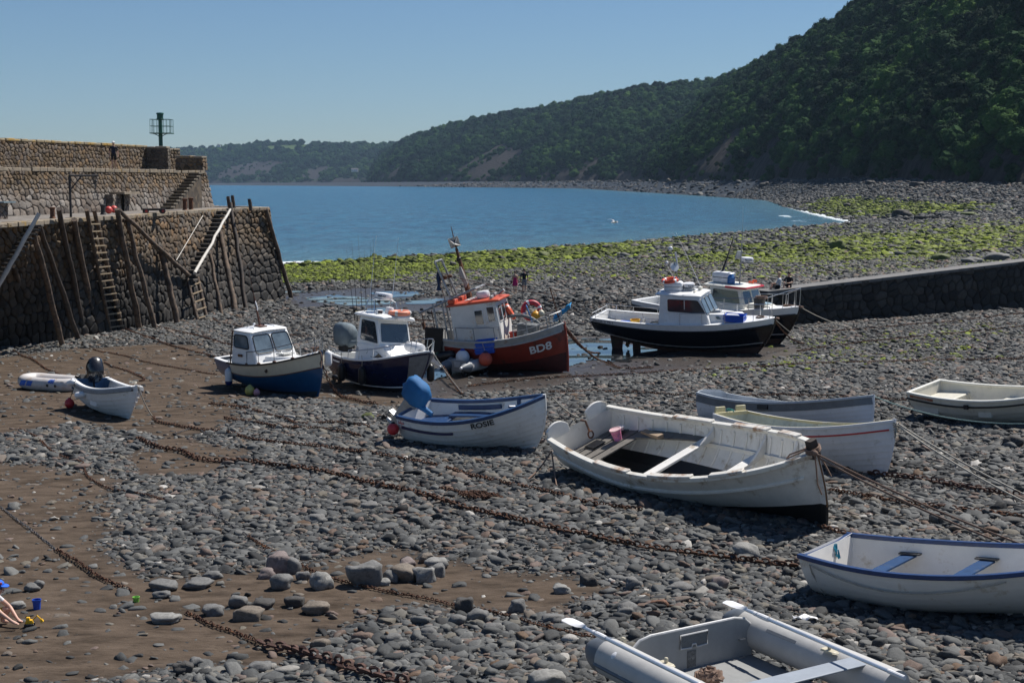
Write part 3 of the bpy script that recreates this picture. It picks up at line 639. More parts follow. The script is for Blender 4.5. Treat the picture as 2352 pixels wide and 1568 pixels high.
def stones_obj(name, data, m, parent):
 V, Fc, T = data; me = bpy.data.meshes.new(name); me.from_pydata([tuple(v) for v in V], [], Fc); me.materials.append(m)
 me.polygons.foreach_set('use_smooth', [True] * len(Fc)); vattr(me, 'tint', T); me.set_sharp_from_angle(angle=R(60)); me.update()
 o = bpy.data.objects.new(name, me); COL.objects.link(o); o.parent = parent; return o
def smooth_line(P, n=4):
 return [tuple(p)[:2] for p in spline([Vector((*p, 0)) for p in P], n)]
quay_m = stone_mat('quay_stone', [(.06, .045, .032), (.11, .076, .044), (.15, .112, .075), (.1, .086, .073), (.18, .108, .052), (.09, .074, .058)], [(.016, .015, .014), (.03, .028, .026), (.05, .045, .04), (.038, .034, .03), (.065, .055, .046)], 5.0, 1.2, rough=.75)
upper_m = stone_mat('upper_wall_stone', [(.075, .055, .036), (.135, .095, .055), (.18, .14, .1), (.12, .1, .085), (.2, .13, .07), (.16, .138, .115)], [(.1, .082, .07), (.19, .17, .15), (.3, .27, .24), (.17, .135, .11), (.23, .2, .17)], 9.4, .5)
mortar_m = mat('dark_mortar', (.035, .03, .026), .95, .4, 3)
mortar_l = mat('pale_mortar', (.2, .17, .14), .95, .4, 3)
deck_m = mat('quay_paving', (.19, .17, .15), .9, .35, 1.2, .3, 8, (.1, .085, .07), 1.5, .5)
cope_m = mat('coping_stone', (.24, .2, .15), .9, .35, 2., .5, 7, (.3, .19, .05), 1.2, .45)
ZQ = 7.95
def gp(u, v): p = G(u, v); return (p.x - .5, p.y)
def tp(u, v): p = PZ(u, v, ZQ); return (p.x, p.y)
fl = [gp(0, 800), gp(150, 782), gp(300, 757), gp(430, 737), gp(560, 709), gp(650, 691)]; tl = [tp(0, 516), tp(140, 506), tp(275, 497.5), tp(390, 489), tp(510, 481.5), tp(602, 478.5)]
ex = lambda P, k: (P[0][0] + (P[0][0] - P[2][0]) * k, P[0][1] + (P[0][1] - P[2][1]) * k)
foot = smooth_line([ex(fl, 1.)] + fl + [(fl[-1][0] + a_, fl[-1][1] + b_) for a_, b_ in ((.35, 2.2), (-.6, 4.2), (-3.6, 6.6), (-13, 12))])
top = smooth_line([ex(tl, 1.)] + tl + [(tl[-1][0] + a_, tl[-1][1] + b_) for a_, b_ in ((.2, 1.6), (-.5, 3.), (-2.7, 5.), (-12, 9.5))])
qs, QL, QH = wall_surf(foot, top, .6, ZQ)
quay = empty('stone_quay', (-24, 62, 0), 'tall battered stone quay with timber fenders and steps on its face', 'quay')
quay.location = (0, 0, 0)
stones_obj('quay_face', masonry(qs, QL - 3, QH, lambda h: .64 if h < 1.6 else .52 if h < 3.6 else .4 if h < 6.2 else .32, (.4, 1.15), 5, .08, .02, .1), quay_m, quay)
mb = MB(); n_ = 60
mb.grid([[qs(QL * i / n_, QH * j / 6)[0] - qs(QL * i / n_, QH * j / 6)[1] * .09 for i in range(n_ + 1)] for j in range(7)]); mb.build('mortar', mortar_m, quay, None, fix=False)
QT = [Vector((*p, ZQ)) for p in top]
mb = MB(); inner = [Vector((-50, p.y + (p.x + 22) * .2, ZQ)) for p in QT]
mb.grid([[a.lerp(b, k) for a, b in zip(QT, inner)] for k in (0, .1, .3, .6, 1)]); mb.build('quay_deck', deck_m, quay, None, fix=False)
mb = MB(); rr = np.random.default_rng(4); s = .2
while s < QL - 5:
 w = rr.uniform(.7, 1.5); a, b = qs(s + .02, QH)[0], qs(s + w - .02, QH)[0]; nn = qs(s + w / 2, QH)[1]; nn.z = 0; nn.normalize(); j = rr.uniform(-.03, .05)
 P = [a + nn * (.08 + j), b + nn * (.08 + j), b - nn * .75, a - nn * .75]
 mb.rings([[p + Vector((0, 0, -.16)) for p in P], [p + Vector((0, 0, .06 + j * .6)) for p in P]]); s += w
mb.build('coping', cope_m, quay, 30, bevel=.03)
FRONT = plen([Vector((*p, 0)) for p in top if p[1] <= tl[-1][1]]) + .6
SAMP = [(s, h) for s in np.linspace(0, FRONT, 220) for h in np.linspace(0, QH, 60)]
SP = np.array([qs(s, h)[0] for s, h in SAMP]); SU, SV = px_arr(SP)
def on_quay(u, v, off=.3):
 i = int(np.argmin((SU - u) ** 2 + (SV - v) ** 2)); p, n = qs(*SAMP[i])
 d = ray(u, v); o = Vector((0, 0, CAMZ)); q = p + n * off; return o + d * ((q - o).dot(n) / d.dot(n))
def quay_steps(name, top_px, bot_px, n, lab=None):
 mb = MB(); a, b = on_quay(*top_px, 0), on_quay(*bot_px, 0)
 for i in range(n):
  p = a.lerp(b, i / (n - 1)); j = int(np.argmin(np.linalg.norm(SP - np.array(p), axis=1))); nn = qs(*SAMP[j])[1]; nn = Vector((nn.x, nn.y, 0)).normalized(); d = Vector((-nn.y, nn.x, 0)); hh = abs(a.z - b.z) / (n - 1)
  M = Matrix((( d.x, nn.x, 0, 0), (d.y, nn.y, 0, 0), (0, 0, 1, 0), (0, 0, 0, 1)))
  mb.box(p + nn * .22 - Vector((0, 0, hh * .3)), ((b - a).length / (n - 1) * 1.35, 1.15, hh * .58), 0, M)
 o = mb.build(name, mat('step_stone', (.075, .065, .055), .9, .4, 2, .5, 6), quay, 30, bevel=.03); return o
quay_steps('steps', (499, 484), (423, 640), 17)
quay_steps('steps', (62, 516), (-40, 652), 15)
ZW = 10.72
uw = empty('sea_wall', (0, 0, 0), 'high stone sea wall with a walkway and lichen topped parapet above the quay', 'sea wall')
ua, ub, uc = (-36.2, 40 * KF), (-29.6, 63.5 * KF), (-23.2, 87 * KF)
us, UL, UH = wall_surf([ua, ub, uc, (-26.5, 88.6 * KF)], [(-36.4, 40 * KF), (-29.85, 63.5 * KF), (-23.75, 86.6 * KF), (-27.2, 88.2 * KF)], ZQ, ZW)
stones_obj('wall_face', masonry(us, UL, UH, lambda h: .4 if h < .9 else .3 if h < 2.1 else .26, (.4, 1.05), 9, .05, .016, .05), upper_m, uw)
mb = MB(); mb.grid([[us(UL * i / 40, UH * j / 3)[0] - us(UL * i / 40, UH * j / 3)[1] * .05 for i in range(41)] for j in range(4)]); mb.build('mortar', mortar_l, uw, None, fix=False)
mb = MB(); lt = [us(UL * i / 40, UH)[0] for i in range(41)]
mb.grid([[p + Vector((.04, 0, .01)) for p in lt], [Vector((p.x - 12, p.y + 3.2, ZW + .01)) for p in lt]]); mb.build('walkway', deck_m, uw, None, fix=False)
mb = MB(); s = .1
while s < UL - 3.6:
 w = rr.uniform(.5, 1.2); a, b = us(s + .02, UH)[0], us(s + w - .02, UH)[0]; nn = us(s + w / 2, UH)[1]; nn.z = 0; nn.normalize(); j = rr.uniform(-.03, .05)
 P = [a + nn * (.09 + j), b + nn * (.09 + j), b - nn * .5, a - nn * .5]; mb.rings([[p + Vector((0, 0, -.17)) for p in P], [p + Vector((0, 0, .05 + j)) for p in P]]); s += w
mb.build('coping', cope_m, uw, 30, bevel=.03)
def block_wall(parent, name, a, b, z0, z1, th, seed, m, row=.27, wr=(.42, .95), ends=True, mort=mortar_l):
 a, b = Vector((*a, 0)), Vector((*b, 0)); d = (b - a).normalized(); n = Vector((d.y, -d.x, 0)); c, e = b - n * th, a - n * th
 V, Fc, T = [], [], []
 for p, q in ([(a, b), (b, c), (e, a)] if ends else [(a, b)]):
  sf, l, h = wall_surf([p[:2], q[:2]], [p[:2], q[:2]], z0, z1); v, f, t = masonry(sf, l, h, lambda x: row, wr, seed, .04, .016, .05); o = len(V); V += v; Fc += [tuple(i + o for i in k) for k in f]; T += t
 stones_obj(name, (V, Fc, T), m, parent)
 mb = MB(); g = .05; P = [a + (d - n) * g, b + (-d - n) * g, c + (-d + n) * g, e + (d + n) * g]
 mb.rings([[Vector((p.x, p.y, z0)) for p in P], [Vector((p.x, p.y, z1 - .01)) for p in P]]); mb.build('mortar', mort, parent, None)
def cope(parent, a, b, z, th, seed, m, over=.06, hgt=.16):
 r = np.random.default_rng(seed); a, b = Vector((*a, 0)), Vector((*b, 0)); d = (b - a).normalized(); n = Vector((d.y, -d.x, 0)); L_ = (b - a).length; s = 0; mb = MB()
 while s < L_ - .1:
  w = min(r.uniform(.6, 1.3), L_ - s); j = r.uniform(-.03, .04); p, q = a + d * (s + .015), a + d * (s + w - .015)
  P = [p + n * (over + j), q + n * (over + j), q - n * (th + over), p - n * (th + over)]
  mb.rings([[Vector((x.x, x.y, z)) for x in P], [Vector((x.x, x.y, z + hgt + j)) for x in P]]); s += w
 mb.build('coping', m, parent, 30, bevel=.04)
lich = mat('lichen_coping', (.27, .22, .14), .9, .35, 2., .5, 7, (.36, .22, .04), .8, .52)
def para(u, v=388): p = PZ(u, v, ZW); return p
def upar(k): return Vector(ub).lerp(Vector(uc), k) + Vector((-2.6, 1.0))
pa = upar(-1.0); pb = upar(.12); pc = upar(.80); pd = upar(.93)
block_wall(uw, 'parapet', pa, pb, ZW, 12.25, .9, 31, upper_m); cope(uw, pa, pb, 12.25, .9, 1, lich)
block_wall(uw, 'parapet', pb, pc, ZW, 12.42, 1.0, 32, upper_m); cope(uw, pb, pc, 12.42, 1.0, 2, lich)
q = pc + Vector((1.55, -.25)); block_wall(uw, 'buttress', pc + Vector((.02, -.35)), q, ZW, 12.36, 1.3, 33, stone_mat('shaded_stone', [(.07, .06, .05), (.11, .09, .075), (.15, .13, .1)], [(.07, .06, .05), (.11, .09, .075), (.15, .13, .1)], 9, .5)); cope(uw, pc + Vector((.02, -.35)), q, 12.36, 1.3, 3, cope_m)  # darker stone colours carry the shade of the buttress face
block_wall(uw, 'parapet', pc + Vector((.1, 1.2)), pd + Vector((.6, .4)), ZW, 12.3, .9, 34, upper_m); cope(uw, pc + Vector((.1, 1.2)), pd + Vector((.6, .4)), 12.3, .9, 4, cope_m)
e0 = Vector(PZ(405, 391, ZW)[:2]) + Vector((-.3, 1.2)); e1 = Vector(PZ(466, 391, ZW)[:2]) + Vector((-.2, .8))
block_wall(uw, 'end_wall', e0, e1, ZW, 11.55, .8, 35, upper_m); cope(uw, e0, e1, 11.55, .8, 5, cope_m)
mb = MB()
SA = [(s, h) for s in np.linspace(0, UL - 4., 200) for h in np.linspace(0, UH, 30)]; UP = np.array([us(s, h)[0] for s, h in SA]); UU, UV = px_arr(UP)
def on_upper(u, v, off=0.):
 i = int(np.argmin((UU - u) ** 2 + (UV - v) ** 2)); p, n = us(*SA[i]); d = ray(u, v); o = Vector((0, 0, CAMZ)); q = p + n * off; return o + d * ((q - o).dot(n) / d.dot(n)), n
a, nn = on_upper(437, 397); b, nb = on_upper(372, 474); nh = Vector((nn.x, nn.y, 0)).normalized(); dh = Vector((-nh.y, nh.x, 0)); M = Matrix(((dh.x, nh.x, 0, 0), (dh.y, nh.y, 0, 0), (0, 0, 1, 0), (0, 0, 0, 1)))
for i in range(12):
 p = a.lerp(b, i / 11); hh = (a.z - b.z) / 11; k = (b - a).length / 11
 zt, zb = p.z, ZQ - .05
 mb.box(Vector((p.x, p.y, 0)) + nh * .3 + Vector((0, 0, (zt + zb) / 2)), (abs((b - a).dot(dh)) / 11 * 1.02, .95, zt - zb), 0, M)
 mb.box(Vector((p.x, p.y, 0)) + nh * .34 + Vector((0, 0, zt - .03)), (abs((b - a).dot(dh)) / 11 * 1.3, 1.05, .09), 1, M)
mb.build('steps', [mat('stair_side', (.075, .06, .046), .9, .6, 2.2, .8, 4, (.14, .105, .07), 1.6, .5), mat('stair_tread', (.21, .18, .14), .9, .3, 3)], uw, 30)
p, n = on_upper(445, 431, .03); mb = MB(); up = Vector((0, 0, 1)); side = n.cross(up).normalized()
mb.panel([p + side * .26 - up * .5, p - side * .26 - up * .5, p - side * .26 + up * .5, p + side * .26 + up * .5], .04); mb.build('plaque', mat('grey_plate', (.2, .22, .24), .5, .15, 4), uw)
sw = empty('slipway_wall', (0, 0, 0), 'low dark stone slipway wall with a pale coping rising to the right', 'wall')
d2 = Vector((WALL_B.x - WALL_A.x, WALL_B.y - WALL_A.y)).normalized(); n2v = Vector((d2.y, -d2.x))
A2, B2 = Vector(WALL_A[:2]), Vector(WALL_B[:2]); SL = (B2 - A2).length
def ssurf(s, h):
 p = A2 + d2 * s; zt = WALL_A.z + (WALL_B.z - WALL_A.z) * s / SL; zb = 1.7 + .2 * s / SL
 return Vector((p.x, p.y, zb + (zt - zb) * h / 3)), Vector((n2v.x, n2v.y, 0))
slip_m = stone_mat('slipway_stone', [(.03, .028, .026), (.05, .046, .042), (.075, .068, .06)], [(.02, .019, .018), (.035, .033, .03), (.055, .05, .046)], 3.2, .6)
stones_obj('wall_face', masonry(ssurf, SL, 3, lambda h: .55, (.45, 1.2), 15, .05, .02, .06), slip_m, sw)
mb = MB(); mb.grid([[ssurf(SL * i / 20, h)[0] - Vector((*n2v, 0)) * .03 for i in range(21)] for h in (0, 3)]); mb.grid([[ssurf(0, h)[0] - Vector((*n2v, 0)) * k for k in (.03, 1.15)] for h in (0, 3)]); mb.build('mortar', mortar_m, sw, None, fix=False)
mb = MB(); s = 0; rs = np.random.default_rng(8)
while s < SL - .1:
 w = min(rs.uniform(1.6, 2.6), SL - s); P = []
 for k, o in ((s + .01, .07), (s + w - .01, .07), (s + w - .01, -1.2), (s + .01, -1.2)): P.append(ssurf(k, 3)[0] + Vector((*n2v, 0)) * o)
 mb.rings([[p - Vector((0, 0, .12)) for p in P], [p + Vector((0, 0, .06)) for p in P]]); s += w
mb.build('coping', mat('slip_coping', (.14, .135, .13), .8, .3, 2, .4, 6), sw, 30, bevel=.02)
wood_m = mat('weathered_timber', (.16, .11, .075), .85, .35, 3, .6, 14, (.06, .045, .035), 2.5, .55)
wood_d = mat('wet_timber', (.07, .05, .038), .7, .35, 3, .6, 14, (.025, .02, .016), 2.5, .5)
wood_p = mat('pale_pole', (.58, .55, .5), .75, .2, 4, .4, 12, (.3, .24, .18), 3, .45)
def post(name, a, b, r0, r1, m, lab, cat='post', group='timber fender posts on the quay face', wobble=.03, top=None):
 mb = MB(); n = 9; r = np.random.default_rng(abs(hash((round(a.x, 2), round(a.z, 2)))) % 2 ** 31)
 pts = [a.lerp(b, i / n) + Vector((r.normal(0, wobble), r.normal(0, wobble), 0)) * (0 < i < n) for i in range(n + 1)]
 mb.tube(pts, [(r0 + (r1 - r0) * i / n) * r.uniform(.93, 1.07) for i in range(n + 1)], 9)
 o = mb.build(name, m, None, 50)
 return tag(o, lab, cat, group)
def gpost(t, b, rad, m, lab, **k):
 bb = G(*b); tt = on_quay(*t); bb.z -= .25
 return post('timber_post', tt, bb, rad * .9, rad, m, lab, **k)
gpost((75, 522), (147, 795), .16, wood_m, 'pale leaning timber post standing out farthest left along the quay foot')
gpost((91, 519), (184, 780), .15, wood_d, 'leaning timber post with green weed, right beside the pale leaning one')
gpost((135, 480), (196, 770), .15, wood_d, 'dark timber post rising above the quay edge left of the bollard')
gpost((170, 504), (221, 766), .17, wood_m, 'timber post against the quay just left of the long ladder')
gpost((269, 480), (322, 755), .17, wood_m, 'tall timber post just right of the long ladder')
gpost((291, 503), (358, 755), .15, wood_m, 'timber post under the upper end of the sloping beam')
gpost((370, 576), (410, 744), .2, wood_m, 'thick timber post under the middle of the sloping beam')
gpost((480, 576), (511, 723), .13, wood_m, 'thin timber post below the pale handrail pole')
gpost((506, 533), (543, 718), .2, wood_m, 'thick timber post right of the quay steps')
gpost((529, 466), (567, 711), .17, wood_d, 'dark timber post at the top end of the pale handrail')
gpost((610, 480), (670, 683), .17, wood_m, 'timber post down the outer corner of the quay')
gpost((33, 612), (80, 773), .13, wood_d, 'short weedy timber post under the lower end of the left handrail')
post('timber_beam', on_quay(272, 482, .35), on_quay(433, 632, .4), .13, .14, wood_m, 'long timber beam sloping down the quay face to the lower ladder', 'beam', None)
post('handrail_pole', on_quay(529, 481, .85), on_quay(447, 627, .9), .08, .105, wood_p, 'white weathered handrail pole along the quay steps near the pier end', 'handrail', None)
post('handrail_pole', on_quay(90, 490, .85), on_quay(-8, 662, .9), .1, .12, wood_p, 'white weathered handrail pole on the left steps of the quay', 'handrail', None, .012)
post('mooring_rod', on_quay(466, 495, .2), on_quay(405, 598, .3), .025, .025, wood_p, 'thin pale rod leaning on the quay between beam and steps', 'rod', None, .0)
def ladder(lab, ra, rb, rungs, rad):
 root = empty('ladder', (0, 0, 0), lab, 'ladder', 'timber ladders on the quay')
 ends = []
 for t, b in (ra, rb):
  tt = on_quay(*t, .3); bb = G(*b); bb.z -= .2; mb = MB(); mb.tube([tt.lerp(bb, i / 8) for i in range(9)], rad, 8); mb.build('rail', wood_m, root, 50); ends.append((tt, bb))
 for k in rungs:
  a, b = ends[0][0].lerp(ends[0][1], k), ends[1][0].lerp(ends[1][1], k); d = (b - a); mb = MB(); up = Vector((0, 0, 1)); out = d.cross(up).normalized()
  if out.y > 0: out = -out
  M = Matrix((( d.normalized().x, out.x, 0, 0), (d.normalized().y, out.y, 0, 0), (d.normalized().z, 0, 1, 0), (0, 0, 0, 1)))
  mb.box((a + b) / 2 + out * rad * .9, (d.length + rad * 1.6, .07, .07), 0, M); mb.build('rung', mat('worn_rung', (.3, .23, .15), .8, .3, 5), root, 30)
ladder('long timber ladder up the middle of the quay face', ((199, 482), (255, 762)), ((216, 482), (283, 758)), np.linspace(.105, .93, 16), .12)
ladder('short timber ladder below the quay steps', ((429, 636), (456, 736)), ((451, 626), (476, 731)), np.linspace(.2, .88, 5), .12)
rust_m = mat('rusty_iron', (.09, .04, .022), .8, .4, 8, .4, 30, (.2, .075, .025), 5, .5)
dark_iron = mat('dark_iron', (.03, .028, .028), .6, .3, 8)
def qpt(u, v): return PZ(u, v, ZQ + .02)
def bollard(u, v, h, r, lab, m=rust_m):
 p = qpt(u, v); mb = MB(); mb.lathe([(r * 1.15, 0), (r * 1.1, .06), (r * .9, .1), (r * .86, h * .8), (r * 1.08, h * .86), (r * 1.1, h * .96), (r * .8, h)], 12); o = mb.build('bollard', m); o.location = p
 return tag(o, lab, 'bollard', 'iron bollards on the quay')
bollard(121, 502, .62, .15, 'rusty iron bollard nearest the left end of the quay edge')
bollard(237, 493, .62, .16, 'dark iron bollard beside the red floats on the quay', dark_iron)
bollard(425, 484, .85, .17, 'rust red iron bollard with rope round its foot near the plaque')
bollard(439, 483, .88, .17, 'rust red iron bollard right under the plaque on the sea wall')
for u, v, h, lab in ((528, 478, .9, 'wooden stub post left of a close pair at the pier end'), (538, 477, .95, 'wooden stub post right of a close pair at the pier end'), (577, 480, .75, 'lone wooden stub post at the far corner of the pier end')):
 p = PZ(u, v + 1, ZQ); post('stub_post', p + Vector((-.12, 0, h)), p - Vector((0, 0, .1)), .13, .14, wood_d, lab, 'post', 'stub posts at the pier end', .005)
t = empty('gallows_crane', qpt(163, 500), 'dark iron gallows crane standing on the quay', 'crane'); mb = MB()
mb.tube([(0, 0, 0), (0, 0, 2.35)], .07, 8); mb.build('post', dark_iron, t); mb = MB(); ah = (PY(225, 410, t.location.y + .6) - t.location); mb.tube([(0, 0, 2.3), (ah.x, ah.y, 2.3)], .055, 8); mb.build('arm', dark_iron, t)
mb = MB(); mb.tube([(0, 0, 1.5), (ah.x * .42, ah.y * .42, 2.28)], .04, 6); mb.build('brace', dark_iron, t); mb = MB(); mb.tube([(ah.x * .93, ah.y * .93, 2.28), (ah.x * .93, ah.y * .93, 2.05)], .03, 6); mb.ball((ah.x * .93, ah.y * .93, 2.0), .07, 8); mb.build('pulley', dark_iron, t)
red_float = mat('red_float', (.6, .07, .055), .45, .2, 4, 0, 40, (.7, .25, .2), 3, .42)
for u, v, r, lab in ((250, 491, .23, 'pinkish red float lying in front beside the quay bollard'), (262, 489, .23, 'bright red float lying behind the pinkish one on the quay')):
 p = qpt(u, v); mb = MB(); mb.ball((0, 0, r), (r, r, r * 1.02), 16); o = mb.build('float_buoy', red_float, None, 60); o.location = p; tag(o, lab, 'float', 'floats on the quay')
 m2 = MB(); m2.lathe([(.07, 0), (.06, .08), (.03, .1)], 8, 0, rotm(0, R(-80)), (-.22 if u < 255 else .2, -.06, r)); m2.build('eye', dark_iron, o)
t = empty('stone_hut', (0, 0, 0), 'small stone hut with a dark doorway against the sea wall', 'hut')
a = Vector(qpt(259, 486)[:2]); b = Vector(qpt(294, 484)[:2]); dd = (b - a); block_wall(t, 'hut_wall', a, a + dd * .5, ZQ, ZQ + 1.15, 1.3, 51, upper_m); block_wall(t, 'hut_wall', a + dd * .8, b, ZQ, ZQ + 1.1, 1.3, 52, upper_m)
mb = MB(); c = a + dd * .5; mb.box((c.x - .1, c.y + .8, ZQ + 1.22), (dd.length * 1.05, 1.5, .14), 0, rotm(math.atan2(dd.y, dd.x))); mb.build('roof_slab', cope_m, t)
mb = MB(); c = a + dd * .65; mb.box((c.x, c.y + .7, ZQ + .55), (dd.length * .3, .1, 1.1), 0, rotm(math.atan2(dd.y, dd.x))); mb.build('doorway', mat('doorway_shade', (.006, .006, .006), .9, .1), t)  # black panel stands in for the shade inside the doorway
t = empty('stone_pillar', (0, 0, 0), 'square stone pillar with a blue grey cap at the left edge of the quay', 'pillar'); a = Vector(qpt(-6, 503)[:2]); b = Vector(qpt(18, 502)[:2]); block_wall(t, 'shaft', a, b, ZQ, ZQ + .85, .6, 53, upper_m)
mb = MB(); c = (a + b) / 2; mb.box((c.x, c.y + .28, ZQ + .9), ((b - a).length * 1.15, .75, .08), 0, rotm(math.atan2((b - a).y, (b - a).x))); mb.build('cap', mat('slate_cap', (.16, .22, .25), .7), t)
t = empty('flat_trolley', qpt(354, 491), 'flat wooden trolley with small red wheels on the quay', 'trolley', rot=(0, 0, R(20))); mb = MB(); mb.box((0, 0, .3), (1.45, .62, .06)); mb.build('bed', wood_d, t); mb = MB(); mb.box((0, 0, .23), (1.2, .1, .08)); mb.box((-.45, 0, .2), (.08, .5, .08)); mb.box((.45, 0, .2), (.08, .5, .08)); mb.build('frame', dark_iron, t)
for x in (-.5, .5):
 for y in (-.32, .32):
  mb = MB(); mb.lathe([(.04, -.05), (.16, -.05), (.165, 0), (.16, .05), (.04, .05)], 14, 0, rotm(0, 0, R(90)), (x, y, .165)); w = mb.build('wheel', dark_iron, t); mb = MB(); mb.lathe([(.01, -.06), (.085, -.056), (.085, .056), (.01, .06)], 12, 0, rotm(0, 0, R(90)), (x, y, .165)); mb.build('hub', mat('red_hub', (.4, .04, .03), .5), w)
gm = mat('green_paint', (.012, .085, .06), .4, .25, 6)
t = empty('harbour_light', PZ(371, 392, ZW + .03), 'green harbour light post with a railed platform on the pier head', 'harbour light'); k = t.location.y / FPX
mb = MB(); mb.lathe([(.28, 0), (.28, .06), (.18, .12), (.16, .3), (.15, 83 * k)], 12); mb.build('pole', gm, t, 50)
mb = MB(); mb.box((.1, 0, 84 * k), (46 * k, 40 * k, .06)); mb.build('platform', gm, t)
for sx in (-1, 1):
 mb = MB(); mb.tube(bez((.1 * sx, 0, 76 * k), (.2 * sx, 0, 81 * k), (.55 * sx, 0, 83.5 * k), 6), .03, 6); mb.build('bracket', gm, t)
mb = MB(); x0, x1, y0, y1 = .1 - 22 * k, .1 + 22 * k, -19 * k, 19 * k
for z in (115 * k, 100 * k): mb.tube([(x0, y0, z), (x1, y0, z), (x1, y1, z), (x0, y1, z)], .018, 6, closed=True)
for i in range(7):
 for y in (y0, y1): mb.tube([(x0 + (x1 - x0) * i / 6, y, 84 * k), (x0 + (x1 - x0) * i / 6, y, 115 * k)], .014, 5)
for y in (y0 + (y1 - y0) / 3, y0 + (y1 - y0) * 2 / 3):
 for x in (x0, x1): mb.tube([(x, y, 84 * k), (x, y, 115 * k)], .014, 5)
mb.build('railing', gm, t)
mb = MB(); mb.lathe([(.15, 84 * k), (.14, 114 * k), (.27, 115 * k), (.27, 117 * k), (.24, 117.5 * k), (.24, 126 * k), (.29, 127 * k), (.27, 130 * k), (.03, 131 * k)], 14); mb.build('lantern', gm, t, 40)
def qfit(pts):
 xs, ys = [p[0] for p in pts], [p[1] for p in pts]; c = np.polyfit(xs, ys, len(pts) - 1)
 return lambda s: float(np.polyval(c, s))
class Hull:
 def __init__(h, L, B, zs, zk=((0, 0), (.5, 0), (1, 0)), rake=.5, rp=1.6, tw=.75, sm=.42, pb=2.2, pe=.85, trake=0., a=.7, v0=.35, v1=1.0, ta=0.):
  h.L, h.B, h.zs, h.zk, h.rake, h.rp, h.tw, h.sm, h.pb, h.pe, h.trake, h.a, h.v0, h.v1, h.ta = L, B, qfit(zs), qfit(zk), rake, rp, tw, sm, pb, pe, trake, a, v0, v1, ta
 def half(h, s):
  if s < h.sm: f = h.tw + (1 - h.tw) * math.sin(math.pi / 2 * s / h.sm)
  else: f = max(0, 1 - ((s - h.sm) / (1 - h.sm)) ** h.pb) ** h.pe
  return h.B / 2 * f
 def pt(h, s, t, side=1, off=0.):
  if off:
   n = h.nrm(s, t, side); return h.pt(s, t, side) + n * off
  t = min(1., max(0., t)); w = h.v0 + (h.v1 - h.v0) * max(0, min(1, (s - .35) / .6)) ** 1.2
  if s < .35: w = h.v0 + h.ta * (1 - s / .35)
  y = (1 - w) * math.sin(t * math.pi / 2) ** h.a + w * t ** .92
  zf = (1 - w) * (1 - math.cos(t * math.pi / 2)) + w * t
  zk, zs = h.zk(s), h.zs(s); xs = h.trake * (1 - t); xb = h.L - h.rake * max(0., 1 - zf) ** h.rp
  return Vector((xs + (xb - xs) * s, side * h.half(s) * y, zk + (zs - zk) * zf))
 def nrm(h, s, t, side):
  e = .004; s0, s1, t0, t1 = max(0, s - e), min(.985, s + e), max(0.02, t - e), min(1, t + e)
  if s1 <= s0: s0 = s1 - e
  a = h.pt(s1, t, side) - h.pt(s0, t, side); b = h.pt(s, t1, side) - h.pt(s, t0, side)
  n = a.cross(b); n = n if n.y * side > 0 else -n
  return n.normalized() if n.length > 1e-12 else Vector((0, side, 0))
 def t_at(h, s, z):
  lo, hi = 0, 1
  for _ in range(24):
   m = (lo + hi) / 2
   if h.pt(s, m).z < z: lo = m
   else: hi = m
  return lo
 def width_at(h, s, z, off=0.): return abs(h.pt(s, max(.03, h.t_at(s, z)), 1).y) - off
 def s_of(h, x, t=1.):
  lo, hi = 0, 1
  for _ in range(24):
   m = (lo + hi) / 2
   if h.pt(m, t).x < x: lo = m
   else: hi = m
  return lo
 def sv(h, n=24, s0=0., s1=1.): return [s0 + (s1 - s0) * i / n for i in range(n + 1)]
 def outer(h, mb, ts, lap=0., band=lambda t: 0, n=26, mt=None):
  S_ = h.sv(n)
  for side in (1, -1):
   for k in range(len(ts) - 1):
    mb.grid([[h.pt(s, ts[k], side, lap) for s in S_], [h.pt(s, ts[k + 1], side) for s in S_]] if lap else [[h.pt(s, t, side) for s in S_] for t in (ts[k], (ts[k] + ts[k + 1]) / 2, ts[k + 1])], band((ts[k] + ts[k + 1]) / 2))
    if lap and k: mb.grid([[h.pt(s, ts[k], side) for s in S_], [h.pt(s, ts[k], side, lap) for s in S_]], band((ts[k] + ts[k + 1]) / 2))
  for k in range(len(ts) - 1):
   a, b = ts[k], ts[k + 1]; m = band((a + b) / 2) if mt is None else mt
   mb.quad(h.pt(0, a, -1), h.pt(0, a, 1), h.pt(0, b, 1), h.pt(0, b, -1), m)
 def inner(h, mb, t0, th, n=22, s0=.012, s1=.97, nt=7, mi=0, floor=1, mt=None, top=1.):
  S_ = h.sv(n, s0, s1); T = [t0 + (top - t0) * i / nt for i in range(nt + 1)]
  for side in (1, -1): mb.grid([[h.pt(s, t, side, -th) for s in S_] for t in T], mi)
  if floor is not None: mb.grid([[h.pt(s, t0, 1, -th) for s in S_], [h.pt(s, t0, -1, -th) for s in S_]], floor)
  for i in range(nt): mb.quad(h.pt(s0, T[i], -1, -th), h.pt(s0, T[i], 1, -th), h.pt(s0, T[i + 1], 1, -th), h.pt(s0, T[i + 1], -1, -th), mi if mt is None else mt)
 def strip(h, mb, t, o0, o1, z0, z1, s0=0., s1=1., n=24, mi=0, sides=(1, -1)):
  for side in sides:
   rs = []
   for s in h.sv(n, s0, s1):
    p = h.pt(s, t, side); q = h.nrm(min(s, .97), t, side); q = Vector((q.x, q.y, 0)).normalized(); u = Vector((0, 0, 1))
    rs.append([p + q * o0 + u * z0, p + q * o1 + u * z0, p + q * o1 + u * z1, p + q * o0 + u * z1])
   mb.rings(rs, mi)
